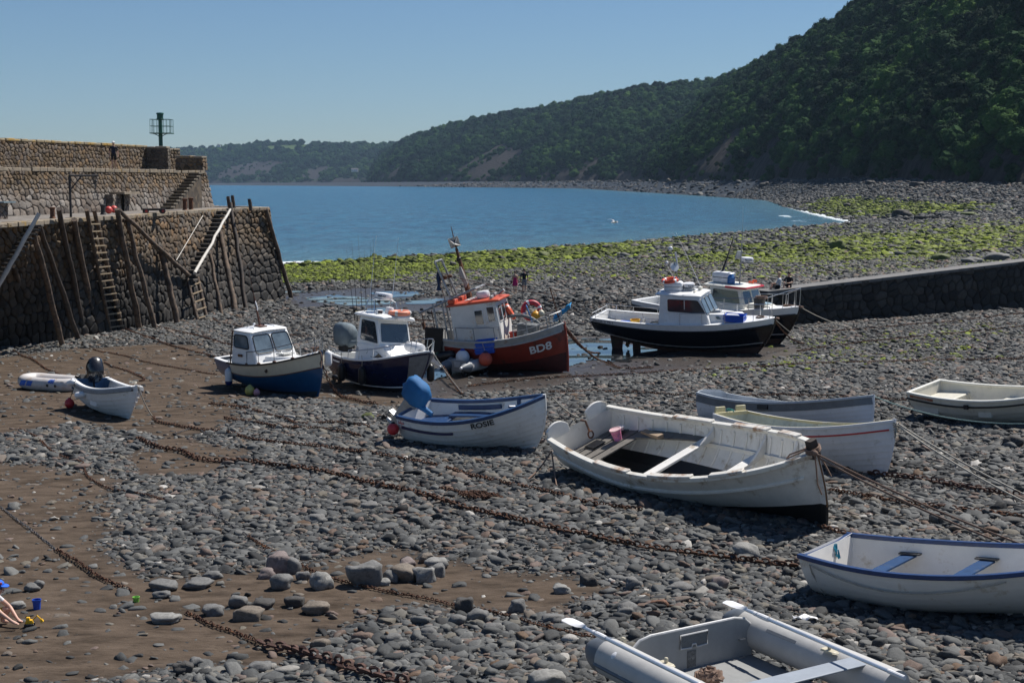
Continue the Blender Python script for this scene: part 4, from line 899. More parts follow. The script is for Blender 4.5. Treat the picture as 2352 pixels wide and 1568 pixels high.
 def stem(h, mb, w, d, t0=.0, t1=1.03, mi=0, back=.03):
  rs = []
  for i in range(13):
   t = t0 + (t1 - t0) * i / 12; p = h.pt(1, min(t, 1)); tt = max(min(t, 1), .04); up = (h.pt(1, tt) - h.pt(1, tt - .04)).normalized()
   if t > 1: p = p + up * (t - 1) * h.zs(1)
   f = Vector((up.z, 0, -up.x))
   rs.append([p - f * back + Vector((0, -w, 0)), p + f * d + Vector((0, -w * .6, 0)), p + f * d + Vector((0, w * .6, 0)), p - f * back + Vector((0, w, 0))])
  mb.rings(rs, mi)
 def keel(h, mb, w, d, s0=0., s1=.97, mi=0, flat=None):
  rs = []
  for s in h.sv(16, s0, s1):
   p = h.pt(s, 0); z = p.z - d if flat is None else min(p.z - .01, flat)
   rs.append([Vector((p.x, -w, p.z + .03)), Vector((p.x, w, p.z + .03)), Vector((p.x, w * .8, z)), Vector((p.x, -w * .8, z))])
  mb.rings(rs, mi)
 def deck(h, mb, s0, s1, dz=-.03, off=.02, cam=.05, n=14, mi=0):
  rows = []
  for s in h.sv(n, s0, s1):
   w = max(h.half(s) - off, .004); p = h.pt(s, 1); rows.append([Vector((p.x, w * k, p.z + dz + cam * (1 - k * k))) for k in (-1, -.6, -.25, 0, .25, .6, 1)])
  mb.grid(rows, mi)
 def thwart(h, mb, s, z, wid, th, ins=.03, mi=0):
  x = h.pt(s, h.t_at(s, z)).x; P = []
  for dx in (-wid / 2, wid / 2):
   w = h.width_at(h.s_of(x + dx, h.t_at(s, z)), z) - ins; P.append((x + dx, w))
  a = [Vector((P[0][0], -P[0][1], 0)), Vector((P[1][0], -P[1][1], 0)), Vector((P[1][0], P[1][1], 0)), Vector((P[0][0], P[0][1], 0))]
  mb.rings([[p + Vector((0, 0, z - th)) for p in a], [p + Vector((0, 0, z)) for p in a]], mi)
 def write(h, mb, txt, s0, t0, size, side=-1, off=.006, mi=0, bold=0., ext=1.):
  vs, fs = text_mesh(txt, size, 0, bold); o = []
  for v in vs:
   s = s0 + v.x * ext / h.L; hh = (h.pt(s, 1) - h.pt(s, .6)).length / .4
   o.append(h.pt(s, t0 + v.y / hh, side, off))
  mb.add(o, fs, mi)
def HF(pts, keel, yaw, pos, roll=0., pitch=0., scale=1., wk=1., wr=30., wp=30., ws=12., wl=60., wb=60., wy=0., curves=(), **kw):
 c0 = G(*pos); x = np.array([c0.x, c0.y, c0.z, yaw, pitch, roll, scale, 1., 1.], float)
 c = rotm(yaw) @ Vector((kw['L'] * .5 * scale, 0, 0)); x[:3] -= np.array(c); x0 = x.copy()
 mx = lambda x: Matrix.Translation(x[:3]) @ rotm(x[3], -x[4], x[5]) @ Matrix.Scale(x[6], 4)
 def hull(x): k = dict(kw); k['L'] *= x[7]; k['B'] *= x[8]; k['rake'] = k.get('rake', .5) * x[7]; return Hull(**k)
 def res(x):
  m = mx(x); h = hull(x); r = []
  for p, q in pts: u, v = proj(m @ h.pt(*p)); r += [u - q[0], v - q[1]]
  for t, sd, Q in curves:
   C = sorted(proj(m @ h.pt(i / 24, t, sd)) for i in range(25)); cu, cv = [c[0] for c in C], [c[1] for c in C]
   for u, v in Q: r.append(np.interp(u, cu, cv) - v + (max(0, u - cu[-1]) + max(0, cu[0] - u)) * .7)
  for s in keel: w = m @ h.pt(s, 0); r.append((w.z - gz(w.x, w.y)) * FPX / max(w.y, 5) * wk)
  r += [(x[3] - x0[3]) * wy, (x[4] - x0[4]) * wp, (x[5] - x0[5]) * wr, (x[6] - x0[6]) * ws, (x[7] - 1) * wl, (x[8] - 1) * wb]
  return np.array(r)
 lam = 1.; r0 = res(x)
 for _ in range(50):
  J = np.stack([(res(x + np.eye(9)[i] * 1e-4) - r0) / 1e-4 for i in range(9)], 1)
  d = np.linalg.solve(J.T @ J + lam * np.diag(np.diag(J.T @ J) + 1e-6), -J.T @ r0); y = x + d; r1 = res(y)
  if (r1 ** 2).sum() < (r0 ** 2).sum():
   done = (r0 ** 2).sum() - (r1 ** 2).sum() < .01; x, r0, lam = y, r1, max(lam * .4, 1e-5)
   if done: break
  else: lam *= 3
  if lam > 1e8: break
 print('FIT yaw %.0f pitch %.1f roll %.1f scale %.2f L %.2f B %.2f y %.1f | %s' % (math.degrees(x[3]), math.degrees(x[4]), math.degrees(x[5]), x[6], x[7], x[8], x[1], ' '.join('%.0f' % k for k in r0[:len(pts) * 2 + len(keel)])))
 return hull(x), mx(x)
def moor(name, label, cat, M, group=None):
 o = empty(name, (0, 0, 0), label, cat, group); o.matrix_world = M; return o
def lerp4(C, u, v): return C[0].lerp(C[1], u).lerp(C[3].lerp(C[2], u), v)
def pane(parent, name, C, u0, u1, v0, v1, m, mf, fw=.03, off=.006, cut=.0, name2='frame', poly=None):
 C = [Vector(c) for c in C]; n = (C[1] - C[0]).cross(C[3] - C[0]).normalized()
 P = poly or [(u0, v0), (u1, v0), (u1, v1), (u0, v1)]
 P = [lerp4(C, *p) for p in P]; c = sum(P, Vector()) / len(P)
 if cut:
  Q = []
  for i, p in enumerate(P):
   a, b = P[i - 1], P[(i + 1) % len(P)]; Q += [p + (a - p) * cut, p + (a - p) * cut * .3 + (b - p) * cut * .3, p + (b - p) * cut]
  P = Q
 mb = MB(); mb.panel([p + n * (off - .006) for p in P], .01); g = mb.build(name, m, parent, None)
 mb = MB(); mb.tube([p + n * (off + .004) for p in P], fw * .5, 5, closed=True); mb.build(name2, mf, g)
 return g
def fender(Mw, p, L, r, m, lab, group, mr, up=.35, tilt=0., cat='fender', tipm=None):
 c = Mw @ Vector(p); o = empty('fender', c, lab, cat, group); o.rotation_euler = (0, tilt, 0)
 pr = [(.01, -L / 2), (r * .55, -L / 2 + r * .12), (r * .9, -L / 2 + r * .5), (r, -L / 2 + r), (r, L / 2 - r), (r * .9, L / 2 - r * .5), (r * .5, L / 2 - r * .1), (r * .3, L / 2), (.01, L / 2 + .03)]
 mb = MB(); mb.lathe(pr, 14); mb.build('body', m, o, 50)
 if tipm:
  mb = MB(); mb.lathe([(.01, -L / 2 - .02), (r * .62, -L / 2 + r * .08), (r * .95, -L / 2 + r * .5), (r * 1.015, -L / 2 + r * 1.1), (r * 1.01, -L / 2 + r * 1.15)], 14); mb.build('end_cap', tipm, o, 50)
 mb = MB(); mb.tube([(0, 0, L / 2), (0.01, 0, L / 2 + up * .5), (0, 0.02, L / 2 + up)], .012, 6); mb.build('lanyard', mr, o); return o
def ball_buoy(c, r, m, lab, mr=None, rope=None, group=None, neckm=None, name='float_buoy', cat='float'):
 o = empty(name, c, lab, cat, group); mb = MB(); mb.ball((0, 0, 0), (r, r, r * 1.04), 18); mb.build('body', m, o, 60)
 mb = MB(); mb.lathe([(r * .42, r * .88), (r * .34, r * 1.05), (r * .2, r * 1.22), (r * .12, r * 1.24)], 12); mb.build('neck', neckm or m, o, 60)
 if rope: mb = MB(); mb.tube([(Vector(q) - Vector(c)) for q in rope], .012, 6); mb.build('lanyard', mr, o)
 return o
def outboard(parent, p, yaw, tilt, sc, mc, mleg, cover=None, lbl=True):
 r = empty('outboard_motor', p); r.parent = parent; r.rotation_euler = (0, tilt, yaw); r.scale = (sc, sc, sc)
 def cow(mb, k, puff=0.):
  R_ = []
  for z, lx, ly, ox in ((.1, .17, .12, .02), (.17, .235, .16, .02), (.3, .27, .18, .03), (.42, .265, .175, .05), (.52, .22, .15, .07), (.565, .13, .09, .08)):
   R_.append([Vector((ox + lx * k * math.copysign(abs(math.cos(a)) ** .7, math.cos(a)) * (1 + puff * .12 * math.sin(5 * a + z * 22)), ly * k * math.copysign(abs(math.sin(a)) ** .7, math.sin(a)) * (1 + puff * .1 * math.sin(7 * a + z * 15)), z * (1 if z < .2 else 1 + (k - 1) * .5))) for a in [6.2832 * i / 22 for i in range(22)]])
  mb.rings(R_)
 mb = MB(); cow(mb, 1.0 if cover is None else .95); mb.build('cowling', mc, r, 45)
 mb = MB(); mb.box((.06, 0, -.14), (.2, .13, .5), taper=1.05, b=.03); mb.box((.08, 0, -.48), (.16, .07, .3), taper=1.1); mb.box((.14, 0, -.4), (.3, .16, .015)); mb.lathe([(.01, -.2), (.05, -.13), (.055, .05), (.04, .14), (.02, .2)], 10, 0, rotm(0, R(90)), (.1, 0, -.62)); mb.box((.06, 0, -.73), (.14, .02, .18)); mb.build('leg', mleg, r, 40, bevel=.01)
 mb = MB(); mb.box((-.07, 0, .0), (.08, .22, .26)); mb.box((-.11, 0, .1), (.13, .26, .05)); mb.tube([(-.05, 0, .16), (-.3, .04, .2), (-.48, .06, .22)], .022, 7); mb.build('clamp', mleg, r, 30)
 mb = MB()
 for i in range(3):
  a = i * 2.094; mb.add([Vector((.32, .03 * math.cos(a + 1.5), -.62 + .03 * math.sin(a + 1.5))), Vector((.34, .14 * math.cos(a + .35), -.62 + .14 * math.sin(a + .35))), Vector((.3, .15 * math.cos(a - .2), -.62 + .15 * math.sin(a - .2))), Vector((.29, .03 * math.cos(a - 1.5), -.62 + .03 * math.sin(a - 1.5)))], [(0, 1, 2, 3), (3, 2, 1, 0)])
 mb.lathe([(.045, .26), (.03, .36)], 8, 0, rotm(0, R(90)), (0, 0, -.62)); mb.build('propeller', dark_iron, r, None)
 if cover: mb = MB(); cow(mb, 1.1, 1.0); mb.tube([(-.12, 0, .17), (-.3, .04, .2), (-.5, .06, .24)], [.1, .06, .05], 10); mb.build('cover', cover, r, 60)
 return r
def rail_set(parent, h, pts, hgt, r, m, name='guard_rail', mid=False, inset=.06):
 P = [h.pt(s, 1, sd) - Vector((0, sd * inset, 0)) for s, sd in pts]; T = [p + Vector((0, 0, hgt if not callable(hgt) else hgt(i / (len(P) - 1)))) for i, p in enumerate(P)]
 mb = MB(); mb.tube([T[0].lerp(P[0], .9)] + [Vector(q) for q in T] + [T[-1].lerp(P[-1], .9)], r, 6)
 for p, t in zip(P, T): mb.tube([p, t], r * .85, 6)
 if mid: mb.tube([p.lerp(t, .5) for p, t in zip(P, T)], r * .7, 5)
 return mb.build(name, m, parent, 40)
def coil(mb, c, r, n, tr, mi=0, sq=1.):
 P = []; q = np.random.default_rng(3)
 for i in range(n * 10): a = i / 10 * 6.2832; k = 1 - .12 * (i / (n * 10)) + q.normal(0, .03); P.append((c[0] + r * k * math.cos(a), c[1] + r * k * sq * math.sin(a), c[2] + .012 * i / 10 + q.normal(0, .004)))
 mb.tube(P, tr, 5, mi)
def mix_white(name, base=(.74, .74, .72), st=(.42, .38, .32), amt=.4, rough=.38, coat=.1, var=.08, sscale=3.): return mat(name, base, rough, var, 5, .05, 60, st, sscale, amt, 0, coat)
white_gel = mix_white('white_gelcoat', (.8, .8, .79), (.6, .58, .54), .38)
white_pnt = mix_white('white_boat_paint', (.72, .72, .71), (.45, .42, .37), .42, .45)
old_white = mat('weathered_white_paint', (.72, .705, .665), .6, .1, 6, .15, 50, (.36, .3, .22), 2.6, .44)
cream_gel = mix_white('cream_gelcoat', (.66, .63, .54), (.45, .41, .33), .42)
blue_trim = mat('blue_trim_paint', (.012, .045, .13), .4, .25, 6, .1, 40, (.03, .08, .17), 5, .42)
navy = mat('navy_topsides', (.008, .014, .055), .22, .2, 3, 0, 40, (.03, .035, .07), 3, .4, 0, .3)
black_hull = mat('black_topsides', (.008, .009, .013), .25, .3, 3, 0, 40, (.03, .03, .03), 3, .36, 0, .25)
black_pnt = mat('black_bottom_paint', (.008, .008, .008), .8, .3, 3, .2, 30)
antifoul = mat('brown_antifouling', (.075, .036, .026), .85, .35, 3, .3, 20, (.05, .045, .035), 2, .5)
rubber = mat('black_rubber', (.012, .012, .013), .55, .2, 6)
steel = mat('stainless_rail', (.55, .56, .58), .28, .1, 6, metal=1.)
galv = mat('galvanised_steel', (.32, .33, .34), .5, .25, 8, 0, 40, (.2, .12, .07), 3, .4, metal=.6)
glass = mat('tinted_window', (.03, .04, .05), .06, .3, 2, spec=.9, coat=.4)
glass_l = mat('pale_window', (.13, .17, .2), .07, .35, 2.5, spec=.9, coat=.4)
rope_w = mat('pale_rope', (.42, .39, .33), .9, .25, 20)
rope_b = mat('brown_rope', (.2, .13, .095), .9, .3, 20)
rope_g = mat('green_rope', (.05, .22, .2), .9, .3, 20)
orange = mat('orange_plastic', (.75, .12, .045), .45, .15, 5)
red_buoy = mat('red_buoy_vinyl', (.55, .035, .04), .4, .2, 4)
white_vinyl = mat('white_vinyl', (.75, .75, .76), .4, .12, 5)
black_vinyl = mat('black_vinyl', (.01, .01, .012), .4, .2, 5)
blue_plastic = mat('blue_plastic', (.012, .09, .5), .4, .15, 6)
grey_pvc = mat('grey_boat_fabric', (.46, .45, .43), .5, .1, 4, .05, 40, (.24, .25, .26), 3, .4)
dgrey_pvc = mat('dark_grey_boat_fabric', (.12, .135, .155), .5, .15, 4)
Dd = R
def T(n): return [i / n for i in range(n + 1)]
h, Mw = HF([((1, 1), (1254, 903)), ((1, .25), (1238, 1000)), ((0, 1, -1), (914.5, 960)), ((0, 1, 1), (990, 929)), ((.5, 0), (1081, 1035)), ((0, .45, -1), (922, 985))], (.3, .7), R(-30), (1080, 1034), curves=[(1, -1, [(971, 971), (1026, 971), (1090, 964), (1154, 950), (1209, 932)]), (1, 1, [(1044, 918), (1118, 910), (1191, 905)])], L=4.0, B=1.66, zs=[(0, .84), (.45, .8), (1, 1.2)], zk=[(0, .16), (.45, 0), (1, .06)], rake=.42, rp=2.2, tw=.78, sm=.45, pb=2.3, pe=.8, trake=-.12, a=.62, v0=.22, v1=.95)
ROS = Mw
b = moor('clinker_dinghy', 'white clinker dinghy with blue gunwale, ROSIE on its bow and a blue covered outboard', 'boat', Mw)
ts = [0, .1, .22, .34, .46, .58, .7, .82, .92, 1]
mb = MB(); h.outer(mb, ts, .026, n=30); h.stem(mb, .03, .03); h.keel(mb, .035, .07, .02, .96); mb.build('hull', white_pnt, b, 28)
mb = MB(); h.inner(mb, .3, .03, mi=0, floor=1, mt=0, s0=.02); mb.build('lining', [white_pnt, mat('grey_floor_paint', (.2, .21, .2), .7, .3, 5)], b, 40, fix=False)
mb = MB(); h.strip(mb, 1, .035, -.06, -.045, .03); rs = []
mb.box((h.pt(0, 1).x + .02, 0, h.zs(0) + .0), (.08, h.half(0) * 2, .07)); mb.build('gunwale', blue_trim, b, 40, bevel=.008)
mb = MB(); h.strip(mb, .76, .05, -.01, -.025, .025, .04, .45, 14, 0, (-1, 1)); mb.build('rubbing_strake', mat('navy_strake', (.012, .016, .08), .4), b, 40)
mb = MB(); h.thwart(mb, .12, .5, .75, .04); mb.build('stern_bench', blue_trim, b, bevel=.01)
mb = MB(); h.thwart(mb, .72, .66, .3, .04); mb.build('thwart', blue_trim, b, bevel=.01)
for sd in (1, -1):
 mb = MB(); rs = []
 for s in h.sv(10, .2, .68): p = h.pt(s, h.t_at(s, .52), sd, -.04); rs.append([p + Vector((0, 0, .02)), p + Vector((0, -sd * .3, .02)), p + Vector((0, -sd * .3, -.02)), p + Vector((0, 0, -.02))])
 mb.rings(rs); mb.build('side_bench', blue_trim, b)
 mb = MB(); p = h.pt(.7, .95, sd, -.05); mb.tube([p, p + Vector((0, -sd * .06, -.14)), h.pt(.7, h.t_at(.7, .67), sd, -.3)], [.05, .04, .03], 6); mb.build('knee', blue_trim, b)
mb = MB(); h.strip(mb, .88, -.05, -.09, -.05, .05, .22, .55, 10, 0, (1,)); mb.build('inner_pad', blue_trim, b, 40)
mb = MB(); h.write(mb, 'ROSIE', .585, .845, .19, -1, .045, bold=.004); mb.build('name_lettering', mat('black_lettering', (.015, .015, .017), .5), b, None, fix=False)
def flag_patch(parent, h, s0, t0, w, hg):
 g = MB(); P = lambda a, c: h.pt(s0 + a * w / h.L, t0 + c * hg, -1, .02); O = lambda a, c, o: h.pt(s0 + a * w / h.L, t0 + c * hg, -1, .02 + o)
 g.quad(P(0, 0), P(1, 0), P(1, 1), P(0, 1), 0)
 def bar(a, c, wd, o, m):
  a, c = Vector((*a, 0)), Vector((*c, 0)); d = (c - a).normalized(); n = Vector((-d.y, d.x, 0)) * wd; g.add([O((a + n).x, (a + n).y, o), O((a - n).x, (a - n).y, o), O((c - n).x, (c - n).y, o), O((c + n).x, (c + n).y, o)], [(0, 1, 2, 3)], m)
 for wd, o, m in ((.09, .001, 1), (.03, .002, 2)): bar((.05, .05), (.95, .95), wd, o, m); bar((.05, .95), (.95, .05), wd, o, m)
 for wd, o, m in ((.17, .003, 1), (.09, .004, 2)): bar((.5, 0), (.5, 1), wd, o, m); bar((0, .5), (1, .5), wd, o, m)
 g.build('flag_sticker', [mat('flag_blue', (.02, .03, .22), .5), mat('flag_white', (.7, .7, .7), .5), mat('flag_red', (.5, .03, .04), .5)], parent, None, fix=False)
flag_patch(b, h, .012, .8, .17, .14)
silver = mat('silver_leg', (.4, .41, .42), .35, .2, 6, metal=.5)
outboard(b, (h.pt(0, 1).x - .08, 0, h.zs(0) + .05), R(180), R(-42), 1.12, black_vinyl, silver, mat('blue_canvas', (.008, .115, .3), .75, .18, 7, .5, 9))
mb = MB(); coil(mb, (h.L * .6, -.2, .33), .14, 4, .015); mb.build('rope_coil', rope_w, b)
bp = Mw @ Vector((.0, -.66, .28)); ball_buoy(PY(903, 985, bp.y - .05), .18, red_buoy, 'red ball float hanging at the stern corner of the blue trimmed dinghy', rope_w, [PY(903, 985, bp.y - .05) + Vector((0, 0, .2)), Mw @ (h.pt(0.01, 1, -1) + Vector((0, 0, .04)))], 'ball floats', black_vinyl)
h, Mw = HF([((1, 1), (1872, 1050)), ((1, .12), (1897, 1195)), ((1, .28), (1897, 1162)), ((0, 1, -1), (1266, 1012)), ((0, 1, 1), (1388, 942))], (.4, .8), R(-35), (1640, 1195), roll=R(15), wr=120., wb=25., wl=25., curves=[(1, 1, [(1500, 948), (1567, 954), (1631, 963), (1735, 985), (1802, 998)]), (1, -1, [(1326, 1046), (1405, 1079), (1488, 1096), (1573, 1099), (1643, 1089), (1735, 1074), (1793, 1064)])], L=5.6, B=2.2, zs=[(0, 1.0), (.45, .86), (1, 1.3)], zk=[(0, .12), (.45, 0), (1, .0)], rake=.2, rp=2.6, tw=.72, sm=.44, pb=2.2, pe=.72, trake=-.25, a=.6, v0=.16, v1=.92)
BIG = h
BIG = h
MBIG = Mw
b = moor('rowing_boat', 'large weathered white open rowing boat with a black bottom and bare thwarts', 'boat', Mw)
mb = MB(); h.outer(mb, [0, .12, .22, .34, .45, .56, .66, .76, .88, 1], 0, lambda t: 1 if t < .34 else 0, 34, mt=0); h.keel(mb, .04, .06, .03, .97, 1); mb.build('hull', [old_white, black_pnt], b, 30)
mb = MB(); h.strip(mb, .74, .035, -.01, -.03, .03, .0, .97, 30); mb.build('rubbing_strake', old_white, b, 50, bevel=.012)
mb = MB(); h.inner(mb, .36, .035, 26, .02, .965, 7, 0, None); h.inner(mb, .16, .035, 26, .02, .965, 3, 1, 1, 1, .36); mb.build('lining', [old_white, mat('dark_bilge', (.014, .013, .011), .5, .4, 3, 0, 40, (.06, .055, .045), 2.2, .45)], b, 40, fix=False)  # lining is dark with brownish patches below the ribs, white above
mb = MB()
for s in h.sv(15, .07, .93):
 for sd in (1, -1): mb.tube([h.pt(s, .36 + .57 * i / 9, sd, -.045) for i in range(10)], .024, 5)
mb.build('ribs', old_white, b)
for sd in (1, -1):
 mb = MB(); h.strip(mb, h.t_at(.5, .52), -.04, -.07, -.04, .04, .1, .9, 20, 0, (sd,)); mb.build('riser', old_white, b, 40)
grey_wood = mat('grey_bare_wood', (.17, .155, .135), .85, .35, 3, .5, 20, (.09, .08, .07), 3, .5)
mb = MB(); h.strip(mb, 1, .05, -.05, -.05, .025, n=34); mb.build('gunwale', mat('worn_gunwale', (.7, .68, .62), .6, .12, 5, .2, 40, (.3, .2, .12), 2.2, .47), b, 40, bevel=.01)
mb = MB()
for (s0, s1, sd) in [(a, c, d) for a, c in ((.27, .43), (.52, .68), (.74, .84)) for d in (1, -1)]:
 mb = MB(); h.strip(mb, 1, .055, -.07, .0, .06, s0, s1, 8, 0, (sd,)); mb.build('oarlock_pad', mat('worn_gunwale2', (.66, .63, .57), .6, .15, 5, .2, 40, (.33, .2, .12), 3, .5), b, 40, bevel=.015)
for s in (.42, .66): mb = MB(); h.thwart(mb, s, .62, .22, .05, .03); mb.build('thwart', old_white, b, bevel=.012)
mb = MB(); h.thwart(mb, .87, .72, .3, .04, .03); mb.build('bow_thwart', old_white, b, bevel=.01)
for s, zz in ((.44, .62), (.68, .62), (.85, .74)):
 for sd in (1, -1):
  mb = MB(); w = h.width_at(s, zz); pp = h.pt(s, .97, sd, -.05); x0 = pp.x; mb.panel([Vector((x0, sd * (w - .04), zz)), Vector((x0, sd * (w - .38), zz + .02)), Vector((x0, sd * (w - .2), zz + .1)), Vector((x0, pp.y - sd * .05, pp.z - .06)), Vector((x0, pp.y, pp.z))], .05); mb.build('knee', old_white, b, bevel=.01)
mb = MB()
for i in range(4): h.thwart(mb, .045 + .038 * i, .6, .2, .03, .05 + .004 * i)
mb.build('stern_bench', grey_wood, b, bevel=.006)
for sd in (1, -1):
 mb = MB(); rs = []
 for s in h.sv(8, .17, .4): p = h.pt(s, h.t_at(s, .6), sd, -.05); rs.append([p, p + Vector((0, -sd * .34 * (1 - .55 * (s - .17) / .23), 0)), p + Vector((0, -sd * .34 * (1 - .55 * (s - .17) / .23), -.03)), p + Vector((0, 0, -.03))])
 mb.rings(rs); mb.build('side_bench', grey_wood, b)
hx = h.pt(0, 1).x; hw = h.half(0)
for y0, y1, hh in ((-hw * 1.0, -hw * .32, .23), (hw * .3, hw * 1.0, .2)):
 m_ = MB(); yc = [y0 + (y1 - y0) * i / 8 for i in range(9)]; k = [(Vector((hx - .02, y, h.zs(0) + hh * math.sin(math.pi * (.12 + .8 * i / 8)) ** .6))) for i, y in enumerate(yc)]
 m_.rings([[p + Vector((-.02, 0, 0)), p + Vector((.04, 0, 0)), Vector((hx + .02, p.y, h.zs(0) - .1)), Vector((hx - .04, p.y, h.zs(0) - .1))] for p in k]); m_.build('transom_top', old_white, b, 40, bevel=.008)
mb = MB(); h.stem(mb, .05, .035, .34, 1.0, back=.05); mb.build('stem', old_white, b, 30); mb = MB(); h.stem(mb, .05, .034, .0, .33, back=.05); mb.build('stem_foot', black_pnt, b, 30); mb = MB(); h.stem(mb, .016, .05, .3, 1.0, back=-.03); p = h.pt(1, 1); mb.build('stem_band', mat('rusty_stem', (.2, .11, .05), .75, .4, 5, .3, 20, (.1, .06, .04), 4, .45), b, 30)
mb = MB(); mb.box((p.x - .03, 0, p.z + .06), (.13, .16, .3), taper=.92); mb.build('stem_head', mat('dark_stem_wood', (.05, .035, .028), .8, .4, 6, .4, 20), b, 30, bevel=.01)
mb = MB(); bz = p + Vector((-.03, 0, .05))
for k in range(3): mb.tube([bz + Vector((.1 * math.cos(a), .12 * math.sin(a), .03 * k - .03 + .01 * math.sin(2 * a))) for a in [6.2832 * i / 14 for i in range(14)]], .017, 5, closed=True)
mb.ball(bz + Vector((.1, -.07, -.02)), .05, 8); mb.tube([bz + Vector((.11, -.08, -.02)), bz + Vector((.12, -.14, -.25)), bz + Vector((.08, -.16, -.5)), bz + Vector((.1, -.15, -.68))], .013, 5); mb.tube([bz + Vector((.13, -.05, -.04)), bz + Vector((.22, -.04, -.2)), bz + Vector((.24, 0, -.42))], .013, 5); mb.tube([bz + Vector((-.09, -.06, 0)), bz + Vector((-.3, -.3, -.06)), bz + Vector((-.32, -.2, -.04)), bz + Vector((-.08, .0, .02))], .013, 5)
mb.build('bow_lashing', rope_b, b)
mb = MB(); rp_ = h.pt(.03, .9, 1, -.3); mb.tube([Vector((hx + .03, .05, h.zs(0) + .03)), Vector((hx + .16, .06, h.zs(0) + .02)), Vector((hx + .24, .03, h.zs(0) - .18))], .022, 6); rr_ = [Vector((hx + .25, .03 + .06 * math.cos(a), h.zs(0) - .23 + .07 * math.sin(a))) for a in [6.2832 * i / 12 for i in range(12)]]; mb.tube(rr_, .016, 6, closed=True); mb.build('mooring_ring', rust_m, b)
def up_(Mw): return Mw.to_3x3().to_quaternion().to_euler()
q = Mw @ Vector((hx + .72, .28, .605)); t = empty('bucket', q, 'pink patterned plastic bucket standing on the stern bench of the big weathered boat', 'bucket'); t.rotation_euler = up_(Mw)
pink = mat('pink_print', (.62, .2, .33), .5, .5, 9, 0, 40, (.2, .1, .3), 7, .5); mb = MB(); mb.lathe([(.005, 0), (.105, 0), (.145, .3), (.135, .3), (.1, .02), (.005, .02)], 20); mb.build('pail', pink, t); mb = MB(); mb.lathe([(.143, .285), (.158, .29), (.158, .31), (.135, .312), (.135, .3)], 20); mb.build('rim', mat('pale_pink', (.75, .5, .5), .5), t)
q = Mw @ Vector((hx + .56, .5, .62)); t = empty('scrubbing_brush', q, 'white handled scrubbing brush in a dark pot beside the pink bucket', 'brush'); t.rotation_euler = up_(Mw); mb = MB(); mb.tube([(-.3, -.1, .1), (.0, .0, .05)], .016, 6); mb.build('handle', white_vinyl, t); mb = MB(); mb.ball((.02, 0, .05), (.13, .1, .06), 10); mb.build('head', black_vinyl, t)
mb = MB()
for k in range(60):
 a = k * 2.4; rr0 = .07 * math.sqrt(k / 60); mb.tube([(.04 + rr0 * math.cos(a), rr0 * math.sin(a), .08), (.05 + rr0 * 1.7 * math.cos(a), rr0 * 1.7 * math.sin(a), .2)], .008, 3)
mb.build('bristles', white_vinyl, t)
q = Mw @ Vector((hx + 1.35, .62, .62)); o = MB(); o.box((0, 0, .03), (.95, .17, .09)); o = o.build('plank', mat('bare_plank', (.33, .24, .16), .8, .3, 4, .5, 20), None, 30, bevel=.006); o.location = q; o.rotation_euler = up_(Mw); o.rotation_euler.z += R(-10); tag(o, 'loose brown plank lying on the side bench of the big weathered boat', 'plank')
q = Mw @ Vector((hx + .42, -.05, .61)); o = MB(); o.box((0, 0, .02), (.4, .42, .025)); o = o.build('board', black_vinyl, None, 30); o.location = q; o.rotation_euler = up_(Mw); tag(o, 'flat black board lying on the stern bench of the big weathered boat', 'board')
h, Mw = HF([((1, 1), (2003, 913)), ((1, .2), (2001, 978)), ((0, 1, -1), (1590, 905)), ((0, 1, 1), (1674, 903)), ((.5, 1, -1), (1760, 921))], (.3, .8), R(-16), (1800, 975), curves=[(1, -1, [(1635, 913), (1748, 921), (1857, 920)])], L=5.3, B=1.75, zs=[(0, .98), (.5, .76), (1, 1.0)], zk=[(0, .2), (.45, 0), (1, .0)], rake=.12, rp=2.5, tw=.62, sm=.46, pb=2.3, pe=.8, trake=-.2, a=.62, v0=.25, v1=.95)
b = moor('clinker_boat', 'white clinker rowing boat with a grey top strake, lying behind the red striped one', 'boat', Mw)
grey_top = mat('grey_top_strake', (.15, .17, .19), .5, .2, 5, .1, 40, (.25, .25, .25), 4, .38); ts = [0, .1, .22, .34, .45, .56, .67, .79, 1]
lav = mix_white('lavender_white', (.66, .67, .69), (.42, .42, .4), .42, .5)
mb = MB(); h.outer(mb, ts, .026, lambda t: 1 if t > .79 else 0, 28, mt=2); h.stem(mb, .03, .035); h.keel(mb, .03, .06); mb.build('hull', [lav, grey_top, mat('pale_blue_grey', (.42, .46, .5), .6, .15, 5)], b, 28)
mb = MB(); h.inner(mb, .25, .03); mb.build('lining', [mat('pale_blue_grey', (.42, .46, .5)), grey_wood], b, 40, fix=False)
mb = MB(); h.strip(mb, 1, .03, -.05, -.04, .02); mb.build('gunwale', mat('pale_blue_grey', (.42, .46, .5)), b, 40, bevel=.008)
mb = MB(); h.thwart(mb, .13, .6, .5, .03); mb.build('stern_bench', lav, b, bevel=.008)
for s in (.4, .65): mb = MB(); h.thwart(mb, s, .5, .22, .03); mb.build('thwart', lav, b, bevel=.008)
mb = MB(); p = h.pt(0, 1); hw = h.half(0); mb.rings([[Vector((p.x + dx, hw * k, p.z + .1 * (1 - k ** 4) + e)) for dx, e in ((-.02, 0), (.03, 0), (.03, -.12), (-.02, -.12))] for k in [-1 + i / 5 for i in range(11)]]); mb.build('transom_top', mat('pale_blue_grey', (.42, .46, .5)), b, 40)
mb = MB(); h.strip(mb, .9, .05, .0, -.07, .04, .46, .52, 4, 0, (-1,)); mb.build('oar_block', black_vinyl, b)
GREY = (h, Mw)
